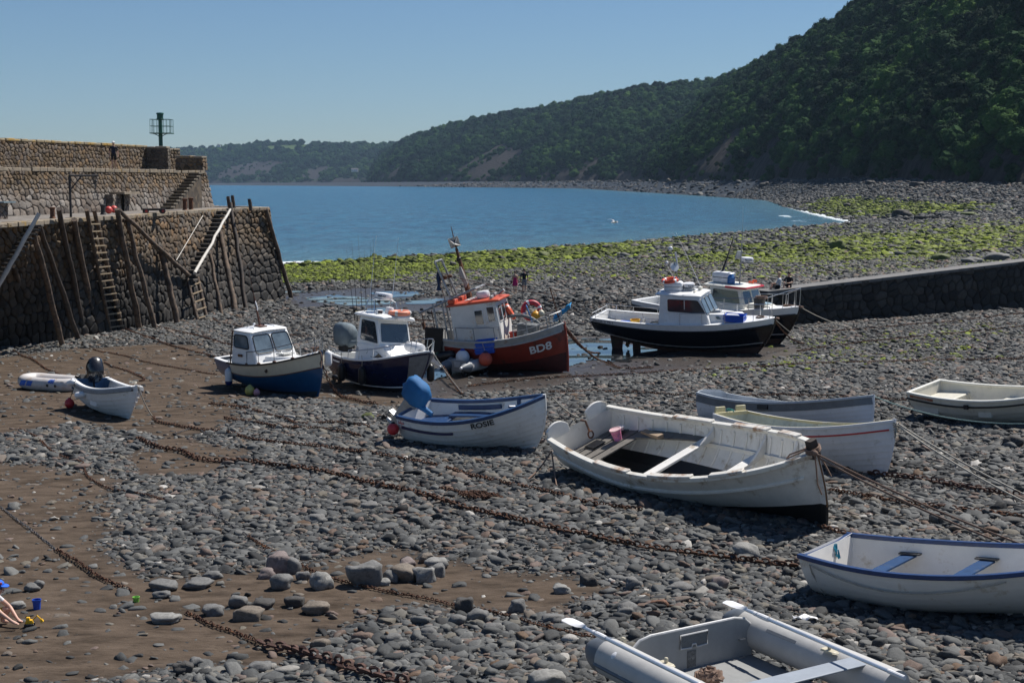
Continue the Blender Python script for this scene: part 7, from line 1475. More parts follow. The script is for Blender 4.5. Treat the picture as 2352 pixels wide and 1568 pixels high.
q = PY(1115, 825, (Mw @ h.pt(.45, .8, -1, .3)).y); ball_buoy(q, .29, mat('orange_ball', (.6, .1, .05), .5, .2, 5, 0, 40, (.4, .06, .04), 4, .5), 'big orange ball float hanging on the side of the red boat', rope_w, [q + Vector((0, 0, .3)), Mw @ (h.pt(.42, 1, -1))], 'ball floats', mat('navy_neck', (.02, .02, .08), .5))
for s, t_, lab in ((.13, .66, 'black sausage fender near the stern of the red boat'), (.27, .56, 'black sausage fender lower on the side of the red boat')):
 f = fender(Mw, h.pt(s, t_, -1, .2), .85, .22, black_vinyl, lab, 'black fenders', rope_w, .35); f.rotation_euler = (0, R(78), math.atan2(Mw[1][0], Mw[0][0]))
TR = (h, Mw)
def angler(h, Mw, lab, near):
 b = moor('angling_boat', lab, 'boat', Mw); k = 1.
 mb = MB(); h.outer(mb, [0, .12, .24, .36, .5, .64, .75, .84, .92, 1], 0, lambda t: 1 if t < .3 else (2 if t > .84 else 0), 34); h.stem(mb, .05, .03, mi=0); h.keel(mb, .06, .18, .12, .95, 1); mb.build('hull', [black_hull, antifoul, white_gel], b, 30)
 mb = MB(); h.strip(mb, .36, .012, .0, -.018, .018, .0, .985); mb.build('waterline_stripe', mat('dull_white_stripe', (.4, .37, .34), .6), b, 40)
 mb = MB(); h.strip(mb, .84, .06, .0, -.03, .035, 0, .99); mb.build('rubbing_strake', black_pnt if near else rubber, b, 40)
 mb = MB(); h.strip(mb, 1, .03, -.16, -.02, .03); mb.box((h.pt(0, 1).x + .07, 0, h.zs(0)), (.18, h.half(0) * 2, .05)); mb.build('gunwale', white_gel, b, 40, bevel=.02)
 mb = MB(); h.inner(mb, .68, .06, s0=.02, s1=.48); mb.build('cockpit', [white_gel, deck_grey], b, 40, fix=False)
 mb = MB(); h.deck(mb, .4, .985, .01, .02, .06); mb.build('foredeck', white_gel, b)
 return b
h, Mw = HF([((1, 1), (1789, 733)), ((1, .05), (1738, 811)), ((1, .36), (1757, 783)), ((0, 1, -1), (1362, 727)), ((0, 1, 1), (1382, 706)), ((0, .3, -1), (1375, 765)), ((.5, 1, -1), (1548, 747))], (.5, .85), R(-30), (1560, 815), wy=110., wl=30., ws=40., L=8.8, B=2.8, zs=[(0, 1.65), (.4, 1.55), (1, 2.0)], zk=[(0, .75), (.4, .1), (1, .05)], rake=.9, rp=1.7, tw=.86, sm=.42, pb=2.7, pe=.72, trake=.1, a=.6, v0=.25, v1=.92)
b = angler(h, Mw, 'black hulled angling boat with a white wheelhouse, broadside nearest the slipway wall', True); MIT = (h, Mw)
z0 = h.zs(.5) - .06; x0 = h.L * .4
c2 = Cab(x0 + .2, h.L * .86, x0 + .2, h.L * .81, z0, z0 + .62, 1.08, .42, 1.02, .38, h.zs(.86) - .08); mb = MB(); c2.shell(mb); mb.build('coachroof', white_gel, b, 30, bevel=.08, seg=3)
c = Cab(x0 - .1, x0 + 2.75, x0, x0 + 2.05, z0, z0 + 1.5, 1.04, .98, .92, .86); mb = MB(); c.shell(mb); mb.build('wheelhouse', white_gel, b, 30, bevel=.05, seg=3)
mb = MB(); c.roof(mb, .3, .08, .05, .07, .07, n=10); mb.build('roof', white_gel, b, 40, bevel=.02)
pane(b, 'side_window', c.S, .22, .94, .45, .88, glass, rubber, .03, .012, .06, poly=[(.2, .48), (1.0, .46), (.93, .88), (.2, .88)]); pane(b, 'side_window', c.PS, .06, .8, .45, .88, glass, rubber, .03, .012, .06)
for u0, u1 in ((.03, .33), (.36, .64), (.67, .97)): pane(b, 'windscreen', c.F, u0, u1, .4, .92, glass_l, rubber, .03, .012, .12)
mb = MB(); q = lerp4(c.S, .58, .67); mb.box(q - Vector((0, .02, 0)), (.03, .02, .62)); mb.build('window_bar', white_gel, b)
pane(b, 'cabin_window', c2.S, .3, .52, .3, .8, glass, rubber, .04, .012, .12); pane(b, 'cabin_port', c2.S, .68, .73, .45, .75, glass, steel, .03, .012, .25)
mb = MB(); zr = c.S[2].z + .12; mb.box((x0 + 2.6, 0, z0 + .63), (.6, .5, .04)); mb.build('solar_hatch', mat('dark_panel', (.04, .045, .05), .3), b, bevel=.01)
mb = MB(); mb.tube([(x0 - .05, -.8, zr + .08), (x0 + 1.2, -.8, zr + .1), (x0 + 1.6, -.6, zr + .1)], .015, 5); mb.tube([(x0 - .05, .8, zr + .08), (x0 + 1.6, .8, zr + .1)], .015, 5); mb.build('roof_rail', steel, b)
liferaft(b, (x0 + .45, -.1, zr), .95, .6, .46, R(10)); lifebuoy(Mw @ Vector((x0 + .25, -.1, zr + .52)), rotm(0, R(-8), R(8)), 'red orange lifebuoy lying on the white liferaft of the near black boat', mat('red_orange', (.6, .07, .03), .5), .34, .085)
mb = MB(); mb.lathe([(.4, 0), (.4, .02)], 18, 0, None, (x0 + 1.15, .2, zr + .12)); mb.tube([(x0 + .9, -.1, zr), (x0 + .95, -.05, zr + .12)], .02, 5); mb.tube([(x0 + 1.4, .3, zr), (x0 + 1.35, .3, zr + .12)], .02, 5); mb.build('radar_stand', galv, b); radome(b, (x0 + 1.15, .2, zr + .14), .3, 'Raymarine')
mb = MB(); mb.box((x0 + 1.75, .25, zr + .08), (.16, .3, .22)); mb.box((x0 + 1.65, -.25, zr + .02), (.12, .32, .1)); mb.build('searchlight', cream_gel, b, bevel=.03)
mb = MB(); mb.tube([(x0 + .8, -.05, zr), (x0 + .45, -.05, zr + 1.55), (x0 + .3, -.05, zr + 2.1)], [.03, .022, .015], 6); mb.tube([(x0 + .3, -.25, zr + 1.35), (x0 + .6, .2, zr + 1.3)], .018, 5); mb.build('mast', galv, b)
mb = MB(); mb.lathe([(.01, -.03), (.24, -.02), (.24, .02), (.01, .03)], 18, 0, rotm(R(-40), R(65)), (x0 + .5, -.08, zr + 1.22)); mb.build('dish_reflector', white_vinyl, b); mb = MB(); mb.ball((x0 + .29, -.05, zr + 2.15), .12, 10); mb.ball((x0 + .1, -.1, zr + 1.42), .08, 10); mb.build('aerial_globe', white_vinyl, b); mb = MB(); mb.tube([(x0 + .58, .1, zr + 1.3), (x0 + .5, .1, zr + 1.95)], .045, 7); mb.build('aerial_tube', white_vinyl, b)
whip(b, 'antenna', (x0 + 1.75, .5, zr), (-.42, 0, .9), 3.2, .016, white_vinyl); whip(b, 'antenna', (x0 + .5, .5, zr), (-.45, 0, .85), 2.4, .012, white_vinyl)
rail_set(b, h, [(.52, -1), (.64, -1), (.76, -1), (.9, -1), (.975, -1)], .62, .018, steel, mid=False); rail_set(b, h, [(.64, 1), (.76, 1), (.9, 1), (.975, 1)], .62, .018, steel); rail_set(b, h, [(.03, -1), (.15, -1), (.3, -1), (.4, -1)], .28, .015, steel); rail_set(b, h, [(.0, 1), (.06, 1), (.16, 1), (.3, 1)], .3, .018, steel); rail_set(b, h, [(.01, -1), (.01, -.5), (.01, .2), (.01, .9)], .26, .018, steel, 'stern_rail')
mb = MB(); h.write(mb, 'Mitchell 31 Mk II', .018, .9, .17, -1, .02); mb.build('lettering', mat('dark_lettering', (.04, .04, .05)), b, None, fix=False)
mb = MB(); mb.box((1.3, .2, h.zs(.15) - .35), (.9, .7, .04), 0, rotm(0, R(4))); mb.build('engine_hatch', mat('slatted_hatch', (.3, .28, .24), .8, .2, 6), b); mb = MB(); mb.box((2.7, -.35, h.zs(.3) - .2), (.12, .16, .5)); mb.tube([(2.7, -.35, h.zs(.3)), (2.62, -.35, h.zs(.3) + .35)], .012, 5); mb.build('deck_lever', galv, b)
mb = MB(); q = h.pt(.12, 0); mb.box((q.x - .1, 0, q.z - .35), (.55, .08, .75), taper=1.3); mb.build('rudder', antifoul, b); mb = MB(); mb.box((q.x + 1.0, 0, q.z - .45), (.4, .12, .8)); mb.build('skeg', antifoul, b)
mb = MB(); mb.lathe([(.02, -.1), (.07, -.08), (.08, .08), (.03, .14)], 10, 0, rotm(0, R(90)), (q.x + .5, 0, q.z - .35))
for i in range(4): a_ = i * 1.571 + .4; mb.add([Vector((q.x + .5, .05 * math.cos(a_ - .8), q.z - .35 + .05 * math.sin(a_ - .8))), Vector((q.x + .44, .26 * math.cos(a_ - .3), q.z - .35 + .26 * math.sin(a_ - .3))), Vector((q.x + .54, .26 * math.cos(a_ + .3), q.z - .35 + .26 * math.sin(a_ + .3))), Vector((q.x + .52, .05 * math.cos(a_ + .8), q.z - .35 + .05 * math.sin(a_ + .8)))], [(0, 1, 2, 3), (3, 2, 1, 0)])
mb.build('propeller', mat('bronze', (.16, .1, .05), .4, metal=.8), b, None)
mb = MB(); q = h.pt(.93, 1); coil(mb, (q.x - .1, 0, q.z + .06), .22, 4, .02); mb.box((q.x + .5, 0, q.z + .06), (.7, .14, .08)); mb.build('anchor_gear', rope_b, b)
dm = Mw.to_3x3().to_quaternion()
def on_b(M_, name, p, lab, cat, group=None): o = empty(name, M_ @ Vector(p), lab, cat, group); o.rotation_euler = M_.to_3x3().to_quaternion().to_euler(); return o
q = h.pt(.8, 1, -1); crate(Vector((0, 0, 0)), 'bright blue fish crate on the foredeck of the near black boat', .95, .5, .3).location = Mw @ (q + Vector((0, .42, .06)))
yb = mat('yellow_bucket', (.62, .36, .03), .5, .2, 5)
o = on_b(Mw, 'bucket', (2.15, -.2, h.pt(.25, .68).z + .02), 'yellow bucket standing in the cockpit of the near black boat', 'bucket'); mb = MB(); mb.lathe([(.005, 0), (.17, 0), (.23, .42), (.25, .43), (.25, .46), (.22, .46), (.16, .03), (.005, .03)], 18); mb.build('pail', yb, o)
o = on_b(Mw, 'fish_box', (1.6, -.3, h.pt(.2, .68).z + .02), 'dark blue box beside the yellow bucket in the cockpit', 'box'); mb = MB(); mb.box((0, 0, .16), (.55, .4, .32)); mb.build('body', blue_plastic, o, bevel=.02)
o = on_b(Mw, 'rope_heap', (x0 - .3, -.75, h.zs(.35) - .05), 'heap of pale rope against the wheelhouse of the near black boat', 'rope'); mb = MB(); coil(mb, (0, 0, 0), .3, 5, .024); mb.build('coil', rope_w, o)
h, Mw = HF([((1, 1), (1838, 709)), ((1, .05), (1782, 791)), ((0, 1, -1), (1441, 692)), ((0, 1, 1), (1515, 678)), ((.6, 1, -1), (1660, 712))], (.5, .85), R(-36), (1640, 786), ws=40., L=8.6, B=2.8, zs=[(0, 1.6), (.4, 1.6), (1, 2.2)], zk=[(0, .6), (.4, .1), (1, .05)], rake=1.1, rp=1.6, tw=.8, sm=.42, pb=2.6, pe=.72, trake=.0, a=.6, v0=.25, v1=.92)
b = angler(h, Mw, 'black hulled angling boat with a red edged roof, half hidden behind the near one', False); REAR = (h, Mw)
z0 = h.zs(.5) - .28; x0 = h.L * .49; off_white = mat('off_white_gelcoat', (.72, .71, .64), .4, .06, 5)
c2 = Cab(x0 + .3, h.L * .88, x0 + .3, h.L * .82, z0, z0 + .75, 1.05, .4, 1.0, .36, h.zs(.86) - .08); mb = MB(); c2.shell(mb); mb.build('coachroof', off_white, b, 30, bevel=.07, seg=3)
c = Cab(x0, x0 + 2.2, x0 + .05, x0 + 1.75, z0 + .25, z0 + 1.45, 1.04, .96, .92, .88); mb = MB(); c.shell(mb); mb.build('wheelhouse', off_white, b, 30, bevel=.05, seg=3)
mb = MB(); c.roof(mb, .4, .3, .08, .09, .06, n=10); mb.build('roof', off_white, b, 40, bevel=.02)
mb = MB(); zr = c.S[2].z + .06; xf = c.S[2].x + .31; mb.tube([(x0 + 1.0, -1.02, zr), (xf - .25, -.99, zr), (xf, -.85, zr), (xf, .85, zr), (xf - .25, .99, zr), (x0 + 1.0, 1.02, zr)], .05, 6, 0); mb.build('roof_trim', mat('red_trim', (.5, .02, .045), .5, .15, 5), b)
pane(b, 'windscreen', c.F, .05, .48, .35, .9, glass, off_white, .04, .012, .06); pane(b, 'windscreen', c.F, .52, .95, .35, .9, glass_l, off_white, .04, .012, .06); pane(b, 'side_window', c.S, .12, .92, .38, .92, glass, off_white, .04, .012, .06); pane(b, 'side_window', c.PS, .08, .88, .38, .92, glass, off_white, .04, .012, .06)
pane(b, 'cabin_window', c2.S, .3, .62, .3, .82, glass, off_white, .03, .012, .05, poly=[(.3, .3), (.64, .3), (.58, .82), (.33, .82)])
mb = MB(); mb.box((x0 + 2.6, .1, z0 + .77), (.55, .6, .03)); mb.build('blue_hatch', mat('pale_blue_hatch', (.3, .45, .55), .5), b)
zr = c.S[2].z + .16; liferaft(b, (x0 + .4, -.2, zr), 1.1, .62, .5, R(8)); mb = MB(); mb.tube([(x0 + 1.2, .0, zr), (x0 + 1.2, .0, zr + 2.6)], [.035, .018], 6); mb.tube([(x0 + 1.2, .0, zr + 2.6), (x0 + 1.15, 0, zr + 3.8)], [.01, .006], 4); mb.tube([(x0 + 1.2, -.1, zr + 1.0), (x0 + 1.2, .9, zr + 1.0)], .025, 5); mb.build('mast', galv, b)
mb = MB(); mb.box((x0 + 1.25, .5, zr + 1.02), (.5, .6, .03)); mb.build('radar_shelf', galv, b); radome(b, (x0 + 1.25, .5, zr + 1.04), .32, 'Raymarine'); mb = MB(); mb.box((x0 + .8, .45, zr + 1.35), (.04, .5, .42), 0, rotm(0, R(15))); mb.build('flat_panel', mat('grey_panel', (.35, .38, .4), .5), b)
mb = MB(); mb.lathe([(.18, 0), (.19, .03), (.19, .3), (.1, .42), (.08, .46)], 14, 0, None, (x0 + .95, -.4, zr)); mb.build('gas_bottle', mat('gas_blue', (.015, .12, .35), .4), b)
o = on_b(Mw, 'flag', (x0 + .1, .1, zr + .1), 'black and red flag drooping from its staff on the far angling boat', 'flag'); mb = MB(); mb.tube([(0, 0, 0), (.42, .3, 2.3)], .018, 5); mb.build('staff', galv, o); rw = np.random.default_rng(9); mb = MB(); mb.grid([[Vector((.08 + .33 * i / 7 - .0 + (.28 * (1 - i / 7)) * (j / 4) * -1.0, .05 + .22 * i / 7 - .1 * j / 4 + .05 * math.sin(j * 2 + i), .35 + 1.9 * i / 7 - (.35 + .2 * (1 - i / 7)) * j / 4)) for j in range(5)] for i in range(8)]); f_ = mb.build('cloth', mat('black_flag_cloth', (.01, .011, .016), .9, .3, 3, 0, 40, (.4, .03, .02), 1.3, .36), o, 40); f_.modifiers.new('thick', 'SOLIDIFY').thickness = .01
mb = MB(); mb.box((x0 + 1.6, .45, zr + .05), (.25, .12, .1)); mb.lathe([(.06, 0), (.06, .2)], 10, 0, rotm(0, R(90)), (x0 + 1.6, .6, zr + .12)); mb.build('orange_beacon', orange, b)
rail_set(b, h, [(.5, -1), (.62, -1), (.76, -1), (.88, -1)], .6, .018, steel, mid=True); rail_set(b, h, [(.6, 1), (.76, 1), (.88, 1)], .6, .018, steel); rail_set(b, h, [(.86, -1), (.93, -1), (.985, -1), (.985, 1), (.93, 1), (.86, 1)], lambda k: .6 + .3 * math.sin(math.pi * k), .017, steel, 'pulpit', False, .0); rail_set(b, h, [(.0, 1), (.08, 1), (.2, 1)], .4, .018, steel)
o = on_b(Mw, 'bucket', h.pt(.8, 1, -1) + Vector((0, .35, .02)), 'grey bucket full of rope on the foredeck of the far black boat', 'bucket'); mb = MB(); mb.lathe([(.005, 0), (.24, 0), (.3, .55), (.32, .56), (.28, .56), (.005, .5)], 16); mb.build('pail', mat('grey_bucket', (.08, .075, .07), .7), o); mb = MB(); coil(mb, (.1, 0, .58), .3, 5, .035); mb.build('rope', rope_b, o)
mb = MB(); q = h.pt(.93, 1); coil(mb, (q.x, 0, q.z + .06), .25, 4, .025); mb.box((q.x + .5, 0, q.z + .1), (.6, .14, .08)); mb.build('anchor_gear', rope_b, b)
water_m = mat('puddle_water', (.03, .035, .04), .04, .2, 1, spec=.6)
def puddle(poly, lab, seed, ragged=1.2):
 P = area(poly); x0, y0 = P.min(0) - .5; x1, y1 = P.max(0) + .5; nx, ny = max(6, int((x1 - x0) / .12)), max(6, int((y1 - y0) / .15)); X, Y = np.meshgrid(np.linspace(x0, x1, nx), np.linspace(y0, y1, ny))
 d = seg_dist(X, Y, np.vstack([P, P[:1]])); d = np.where(in_poly(X, Y, P), d, -d) + ragged * (.5 * wob(X, Y, 4.5, seed) + .45 * wob(X, Y, 1.6, seed + 1)); Z = ground_np(X, Y) + .02 + np.where(np.hypot(X, Y) < 75, 0.012, 0)
 idx = np.arange(nx * ny).reshape(ny, nx); F = np.stack([idx[:-1, :-1], idx[:-1, 1:], idx[1:, 1:], idx[1:, :-1]], -1).reshape(-1, 4); F = F[(d.ravel()[F] > 0).all(1)]
 if not len(F): return
 used = np.zeros(nx * ny, bool); used[F] = True; rm = np.cumsum(used) - 1
 o = bpy.data.objects.new('puddle', np_mesh('puddle', np.stack([X, Y, Z], -1).reshape(-1, 3)[used], rm[F], [water_m])); COL.objects.link(o); tag(o, lab, kind='structure')
puddle([(690, 684), (760, 676), (840, 684), (925, 686), (900, 700), (800, 702), (730, 694)], 'shallow puddle beyond the blue and navy boats', 61)
puddle([(640, 668), (760, 662), (760, 670), (650, 674)], 'long thin puddle off the end of the pier', 62)
puddle([(850, 672), (985, 668), (1000, 676), (890, 684)], 'shallow puddle in the middle of the beach', 63)
puddle([(910, 688), (1010, 684), (1010, 700), (920, 700)], 'shallow puddle left of the red fishing boat', 64)
puddle([(1290, 778), (1360, 772), (1420, 790), (1560, 806), (1500, 818), (1390, 836), (1300, 852), (1260, 842)], 'wide wet pool between the red boat and the near black boat', 65, 1.6)
puddle([(800, 712), (880, 708), (900, 722), (830, 728)], 'small puddle behind the navy boat', 66, .8)
puddle([(980, 860), (1010, 852), (1030, 866), (1000, 876)], 'small puddle by the grey tender', 67, .5)
rust_c = mat('rusty_chain', (.085, .036, .018), .9, .45, 9, .3, 40, (.19, .075, .027), 2.2, .44)
grey_c = mat('grey_chain', (.09, .085, .085), .6, .3, 9, .2, 40, (.14, .07, .04), 1.5, .4)
def polyg(px, step):
 P = [G(u, v) for u, v in px]; P = spline(P, 6); o = [P[0]]; acc = 0
 for a, b in zip(P[:-1], P[1:]):
  l = (b - a).length
  while acc + l >= step and l > 1e-6:
   a = a.lerp(b, (step - acc) / l); l = (b - a).length; acc = 0; o.append(a.copy())
  acc += l
 return o
def SANDF(x, y): X_, Y_ = np.array([x]), np.array([y]); return float(max(mask(SAND, X_, Y_, 1.2)[0], mask(MUD, X_, Y_, 2)[0]))
def links(mb, pts, L_, w, r, seed, mi=0, lift=.02, air=None):
 rg = np.random.default_rng(seed)
 for i, (a, b) in enumerate(zip(pts[:-1], pts[1:])):
  d = (b - a)
  if d.length < 1e-5: continue
  d.normalize(); c = (a + b) / 2; c = Vector((c.x, c.y, (gz(c.x, c.y) + lift * .5 + .055 * (1 - SANDF(c.x, c.y))) if air is None else c.z)); s = d.cross(Vector((0, 0, 1)))
  s = s.normalized() if s.length > 1e-3 else Vector((1, 0, 0)); up = s.cross(d); ang = (i % 2) * 1.5708 + rg.normal(0, .25) + .5; e = s * math.cos(ang) + up * math.sin(ang); c += s * rg.normal(0, .012) + Vector((0, 0, abs(math.sin(ang)) * w * .5 + r))
  P = [c + d * (L_ / 2 * math.copysign(abs(math.cos(q)) ** .7, math.cos(q))) + e * (w / 2 * math.sin(q)) for q in [6.2832 * k / 8 for k in range(8)]]; mb.tube(P, r, 4, mi, closed=True)
def chain(px, lab, size=.085, m=rust_c, seed=1, lift=.02):
 size *= 1.04
 pts = polyg(px, size * .74); mb = MB(); links(mb, pts, size, size * .66, size * .155, seed, lift=lift)
 return tag(mb.build('mooring_chain', m, None, None, fix=False), lab, 'chain', 'mooring chains on the beach')
chain([(353, 959), (366, 972), (454, 988), (524, 999), (586, 1016), (696, 1028), (787, 1039), (861, 1049), (1000, 1075), (1100, 1103), (1250, 1135), (1340, 1160), (1480, 1180)], 'long rusty chain from the black engined dinghy to the big weathered boat', .11, seed=1)
chain([(480, 929), (549, 937), (622, 959), (659, 968), (688, 979), (769, 975), (824, 981), (850, 986)], 'rusty chain running over the shingle in front of the blue cabin boat', .1, seed=2)
chain([(513, 961), (586, 975), (641, 986), (714, 988), (780, 995), (831, 1007)], 'rusty chain just below the one in front of the blue cabin boat', .1, seed=3)
chain([(315, 1012), (366, 1032), (414, 1039), (458, 1058), (505, 1063), (549, 1065), (622, 1076), (696, 1083), (769, 1098), (861, 1120), (950, 1140), (1050, 1170), (1150, 1195), (1300, 1230), (1500, 1270), (1650, 1290), (1835, 1312)], 'thick rusty chain crossing the middle of the shingle to the blue rimmed dinghy', .15, seed=4, lift=.03)
chain([(44, 986), (92, 1016), (121, 1043), (165, 1061), (189, 1067), (198, 1091), (227, 1113), (264, 1129), (330, 1142), (384, 1157)], 'thin rusty chain curving over the dark shingle at the left', .065, seed=5)
chain([(384, 1157), (425, 1169), (469, 1179), (505, 1197), (549, 1226), (570, 1240)], 'grey steel chain joining two rusty chains on the shingle', .055, grey_c, 6)
chain([(570, 1240), (593, 1256), (634, 1277), (700, 1305), (760, 1330), (870, 1357), (990, 1380), (1050, 1397), (1130, 1411), (1220, 1440), (1320, 1466), (1392, 1478)], 'rusty chain running under the foreground rocks to the grey tender', .07, seed=7)
chain([(-20, 1148), (0, 1165), (60, 1210), (110, 1250), (130, 1266)], 'grey steel chain at the left edge of the sand', .05, grey_c, 8)
chain([(130, 1266), (180, 1295), (230, 1330), (270, 1347), (308, 1362)], 'thick rusty chain ending by the green toy bucket', .085, seed=9, lift=.03); 
chain([(427, 1409), (476, 1434), (540, 1457), (600, 1482)], 'thin rusty chain half buried in the bottom sand', .08, seed=10)
chain([(600, 1482), (619, 1491), (667, 1502), (714, 1520), (764, 1534), (812, 1552), (890, 1575), (950, 1590)], 'large open linked rusty chain at the bottom of the sand', .19, mat('brown_chain', (.085, .04, .028), .8, .4, 9, .3, 40), 11, .03)
chain([(30, 808), (74, 826), (109, 850), (139, 863), (165, 873)], 'rusty chain from the quay foot to the inflatable raft', .09, seed=12)
chain([(239, 833), (261, 844), (283, 850), (305, 858), (332, 872), (318, 877)], 'short rusty chain on the sand right of the black outboard', .09, seed=13)
chain([(282, 757), (330, 775), (400, 797), (450, 810), (497, 823)], 'rusty chain from the foot of the long ladder to the blue cabin boat', .1, seed=14)
chain([(358, 752), (400, 762), (470, 778), (530, 795), (560, 800)], 'rusty chain from the thick quay post towards the blue cabin boat', .1, seed=15)
chain([(478, 730), (520, 747), (590, 760), (650, 772), (700, 776)], 'rusty chain from the foot of the short ladder', .1, seed=16)
chain([(880, 737), (940, 738), (1000, 741)], 'rusty chain beyond the navy boat, the upper of two', .12, seed=17)
chain([(885, 748), (940, 752), (995, 756)], 'rusty chain beyond the navy boat, the lower of two', .12, seed=18)
chain([(205, 800), (300, 822), (400, 845), (500, 862)], 'thin rusty chain across the mud to the blue cabin boat', .07, seed=19)
chain([(1072, 889), (1200, 874), (1330, 866), (1480, 858), (1700, 850), (1900, 838), (2150, 832), (2360, 828)], 'rusty chain along the top edge of the shingle to the right', .1, seed=20)
chain([(1260, 905), (1380, 904), (1480, 907), (1590, 914)], 'rusty chain from the blue trimmed dinghy towards the grey topped boat', .1, seed=21)
chain([(1700, 915), (1800, 912), (1950, 918), (2085, 925)], 'rusty chain between the grey topped boat and the cream dinghy', .1, seed=22)
chain([(1830, 808), (1960, 792), (2120, 775), (2360, 752)], 'dark rusty chain on the shingle below the slipway wall', .09, seed=23)
chain([(1880, 768), (2000, 757), (2180, 742), (2360, 722)], 'dark rusty chain close under the slipway wall', .09, seed=24)
chain([(1995, 1096), (2040, 1102), (2100, 1108), (2180, 1122), (2360, 1152)], 'heavy dark chain from the red striped boat to the right edge', .17, mat('brown_chain', (.085, .04, .028)), 25, .03)
chain([(1900, 1132), (1980, 1146), (2100, 1166), (2230, 1180), (2360, 1196)], 'rusty chain right of the bow of the big weathered boat', .11, seed=26)
chain([(1880, 1218), (1960, 1240), (2010, 1252)], 'short rusty chain under the bow of the big weathered boat', .12, seed=27)
chain([(960, 1122), (1010, 1128), (1050, 1136), (1075, 1146)], 'loose rusty chain leading to a heap of links', .09, seed=28)
q = G(1102, 1146); mb = MB(); rg = np.random.default_rng(3)
for k in range(6):
 a0 = rg.uniform(0, 6.28); pts = [Vector((q.x + .55 * math.sin(a0 + t_ * .5) * (1 - .02 * t_) + rg.normal(0, .05), q.y + .35 * math.cos(a0 + t_ * .63) + rg.normal(0, .05), 0)) for t_ in range(26)]; links(mb, pts, .1, .06, .015, k, lift=.02 + .012 * k)
tag(mb.build('chain_heap', rust_c, None, None, fix=False), 'heap of bright rusty chain on the shingle in front of the big boat', 'chain')
def hang_chain(a, b, s, lab, size=.13, seed=1, m=rust_c):
 n = int((b - a).length * 1.08 / (size * .74)); mb = MB(); links(mb, sag(a, b, s, n), size, size * .62, size * .15, seed, air=1); return tag(mb.build('mooring_chain', m, None, None, fix=False), lab, 'chain', 'chains from the bows')
h, M_ = BLUE; hang_chain(M_ @ h.pt(.99, .72), G(786, 914), .25, 'heavy rusty chain hanging from the bow of the blue cabin boat', .16, 1); chain([(786, 914), (830, 925), (870, 930)], 'rusty chain end on the stones by the blue cabin boat bow', .13, seed=31)
h, M_ = NAVY; hang_chain(G(1012, 860) + Vector((0, 0, .5)), G(1062, 908), .1, 'orange rusty chain below the bow rope of the navy boat', .14, 2); anchor_rope(M_ @ h.pt(.99, 1), G(1064, 906), .05, .02, rope_w, 'pale bow rope of the navy boat', group='bow ropes')
h, M_ = TR; hang_chain(M_ @ h.pt(.99, .95), G(1395, 835), .3, 'rusty chain hanging from the bow of the red boat', .13, 3); hang_chain(M_ @ h.pt(.99, .9, 1), G(1378, 812), .35, 'second rusty chain hanging from the bow of the red boat', .12, 4); chain([(1395, 835), (1430, 848), (1500, 846)], 'rusty chain on the wet mud right of the red boat', .11, seed=33); anchor_rope(M_ @ h.pt(.99, 1), G(1440, 845), .5, .018, rope_b, 'brown bow rope of the red boat', group='bow ropes'); anchor_rope(M_ @ h.pt(.98, 1), PY(1390, 722, 72), .2, .02, black_vinyl, 'black rope from the red boat to the stern of the near black boat', group='bow ropes')
mb = MB(); p = h.pt(.975, 1)
rg = np.random.default_rng(8)
for k in range(7): mb.tube([M_ @ (p + Vector((-.1 + rg.normal(0, .06), -.06 + rg.normal(0, .05), .08 - .1 * t_ + rg.normal(0, .03)))) for t_ in range(6)], .02, 5)
tag(mb.build('rope_tangle', rope_g, None), 'tangle of green rope on the bow of the red boat', 'rope')
h, M_ = MIT; hang_chain(M_ @ h.pt(.985, .95), G(1850, 790), .3, 'rusty chain from the bow of the near black boat', .1, 5); anchor_rope(M_ @ h.pt(.985, .98), G(1905, 812), .2, .016, rope_w, 'pale bow rope of the near black boat', group='bow ropes'); anchor_rope(M_ @ h.pt(.01, 1, 1), G(1310, 757), .1, .016, rope_b, 'brown stern rope of the near black boat', group='stern ropes')
h, M_ = REAR; anchor_rope(M_ @ h.pt(.985, 1), G(1960, 752), .15, .018, rope_w, 'pale bow rope of the far black boat', group='bow ropes')
h, M_ = DIN; anchor_rope(M_ @ h.pt(.995, 1), G(352, 958), .12, .02, rope_w, 'pale bow rope of the black engined dinghy', group='bow ropes')
anchor_rope(MBIG @ (BIG.pt(1, 1) + Vector((.12, -.05, 0))), G(2380, 1262), .08, .022, rope_b, 'brown bow rope of the big weathered boat, the upper of two', group='bow ropes'); anchor_rope(MBIG @ (BIG.pt(1, 1) + Vector((.12, -.07, -.04))), G(2380, 1276), .1, .022, rope_b, 'brown bow rope of the big weathered boat, the lower of two', group='bow ropes')
a_ = MBIG @ BIG.pt(.0, .8, -1, .03)
for k, (u, v, lab) in enumerate(((1205, 1108, 'brown stern rope of the big weathered boat trailing over the stones'), (1278, 1118, 'short brown rope end hanging from the stern of the big weathered boat'))): anchor_rope(a_, G(u, v) + Vector((0, 0, .04)), .1 * (1 - k), .02, rope_b, lab, group='stern ropes')
h, M_ = YEL; anchor_rope(M_ @ h.pt(.99, .95), G(2380, 1165), .1, .022, rope_w, 'pale bow rope of the red striped boat, the lower of two', group='bow ropes'); anchor_rope(M_ @ h.pt(.995, .98), G(2380, 1148), .08, .022, rope_w, 'pale bow rope of the red striped boat, the upper of two', group='bow ropes')
mb = MB(); p = h.pt(1, .93)
for k in range(5): mb.tube([M_ @ (p + Vector((.04 + .05 * math.sin(2 * t_ + k), .07 * math.cos(2.2 * t_ + k), .04 - .05 * t_))) for t_ in range(7)], .02, 5)
tag(mb.build('rope_tangle', rope_w, None), 'knot of pale rope at the bow of the red striped boat', 'rope')
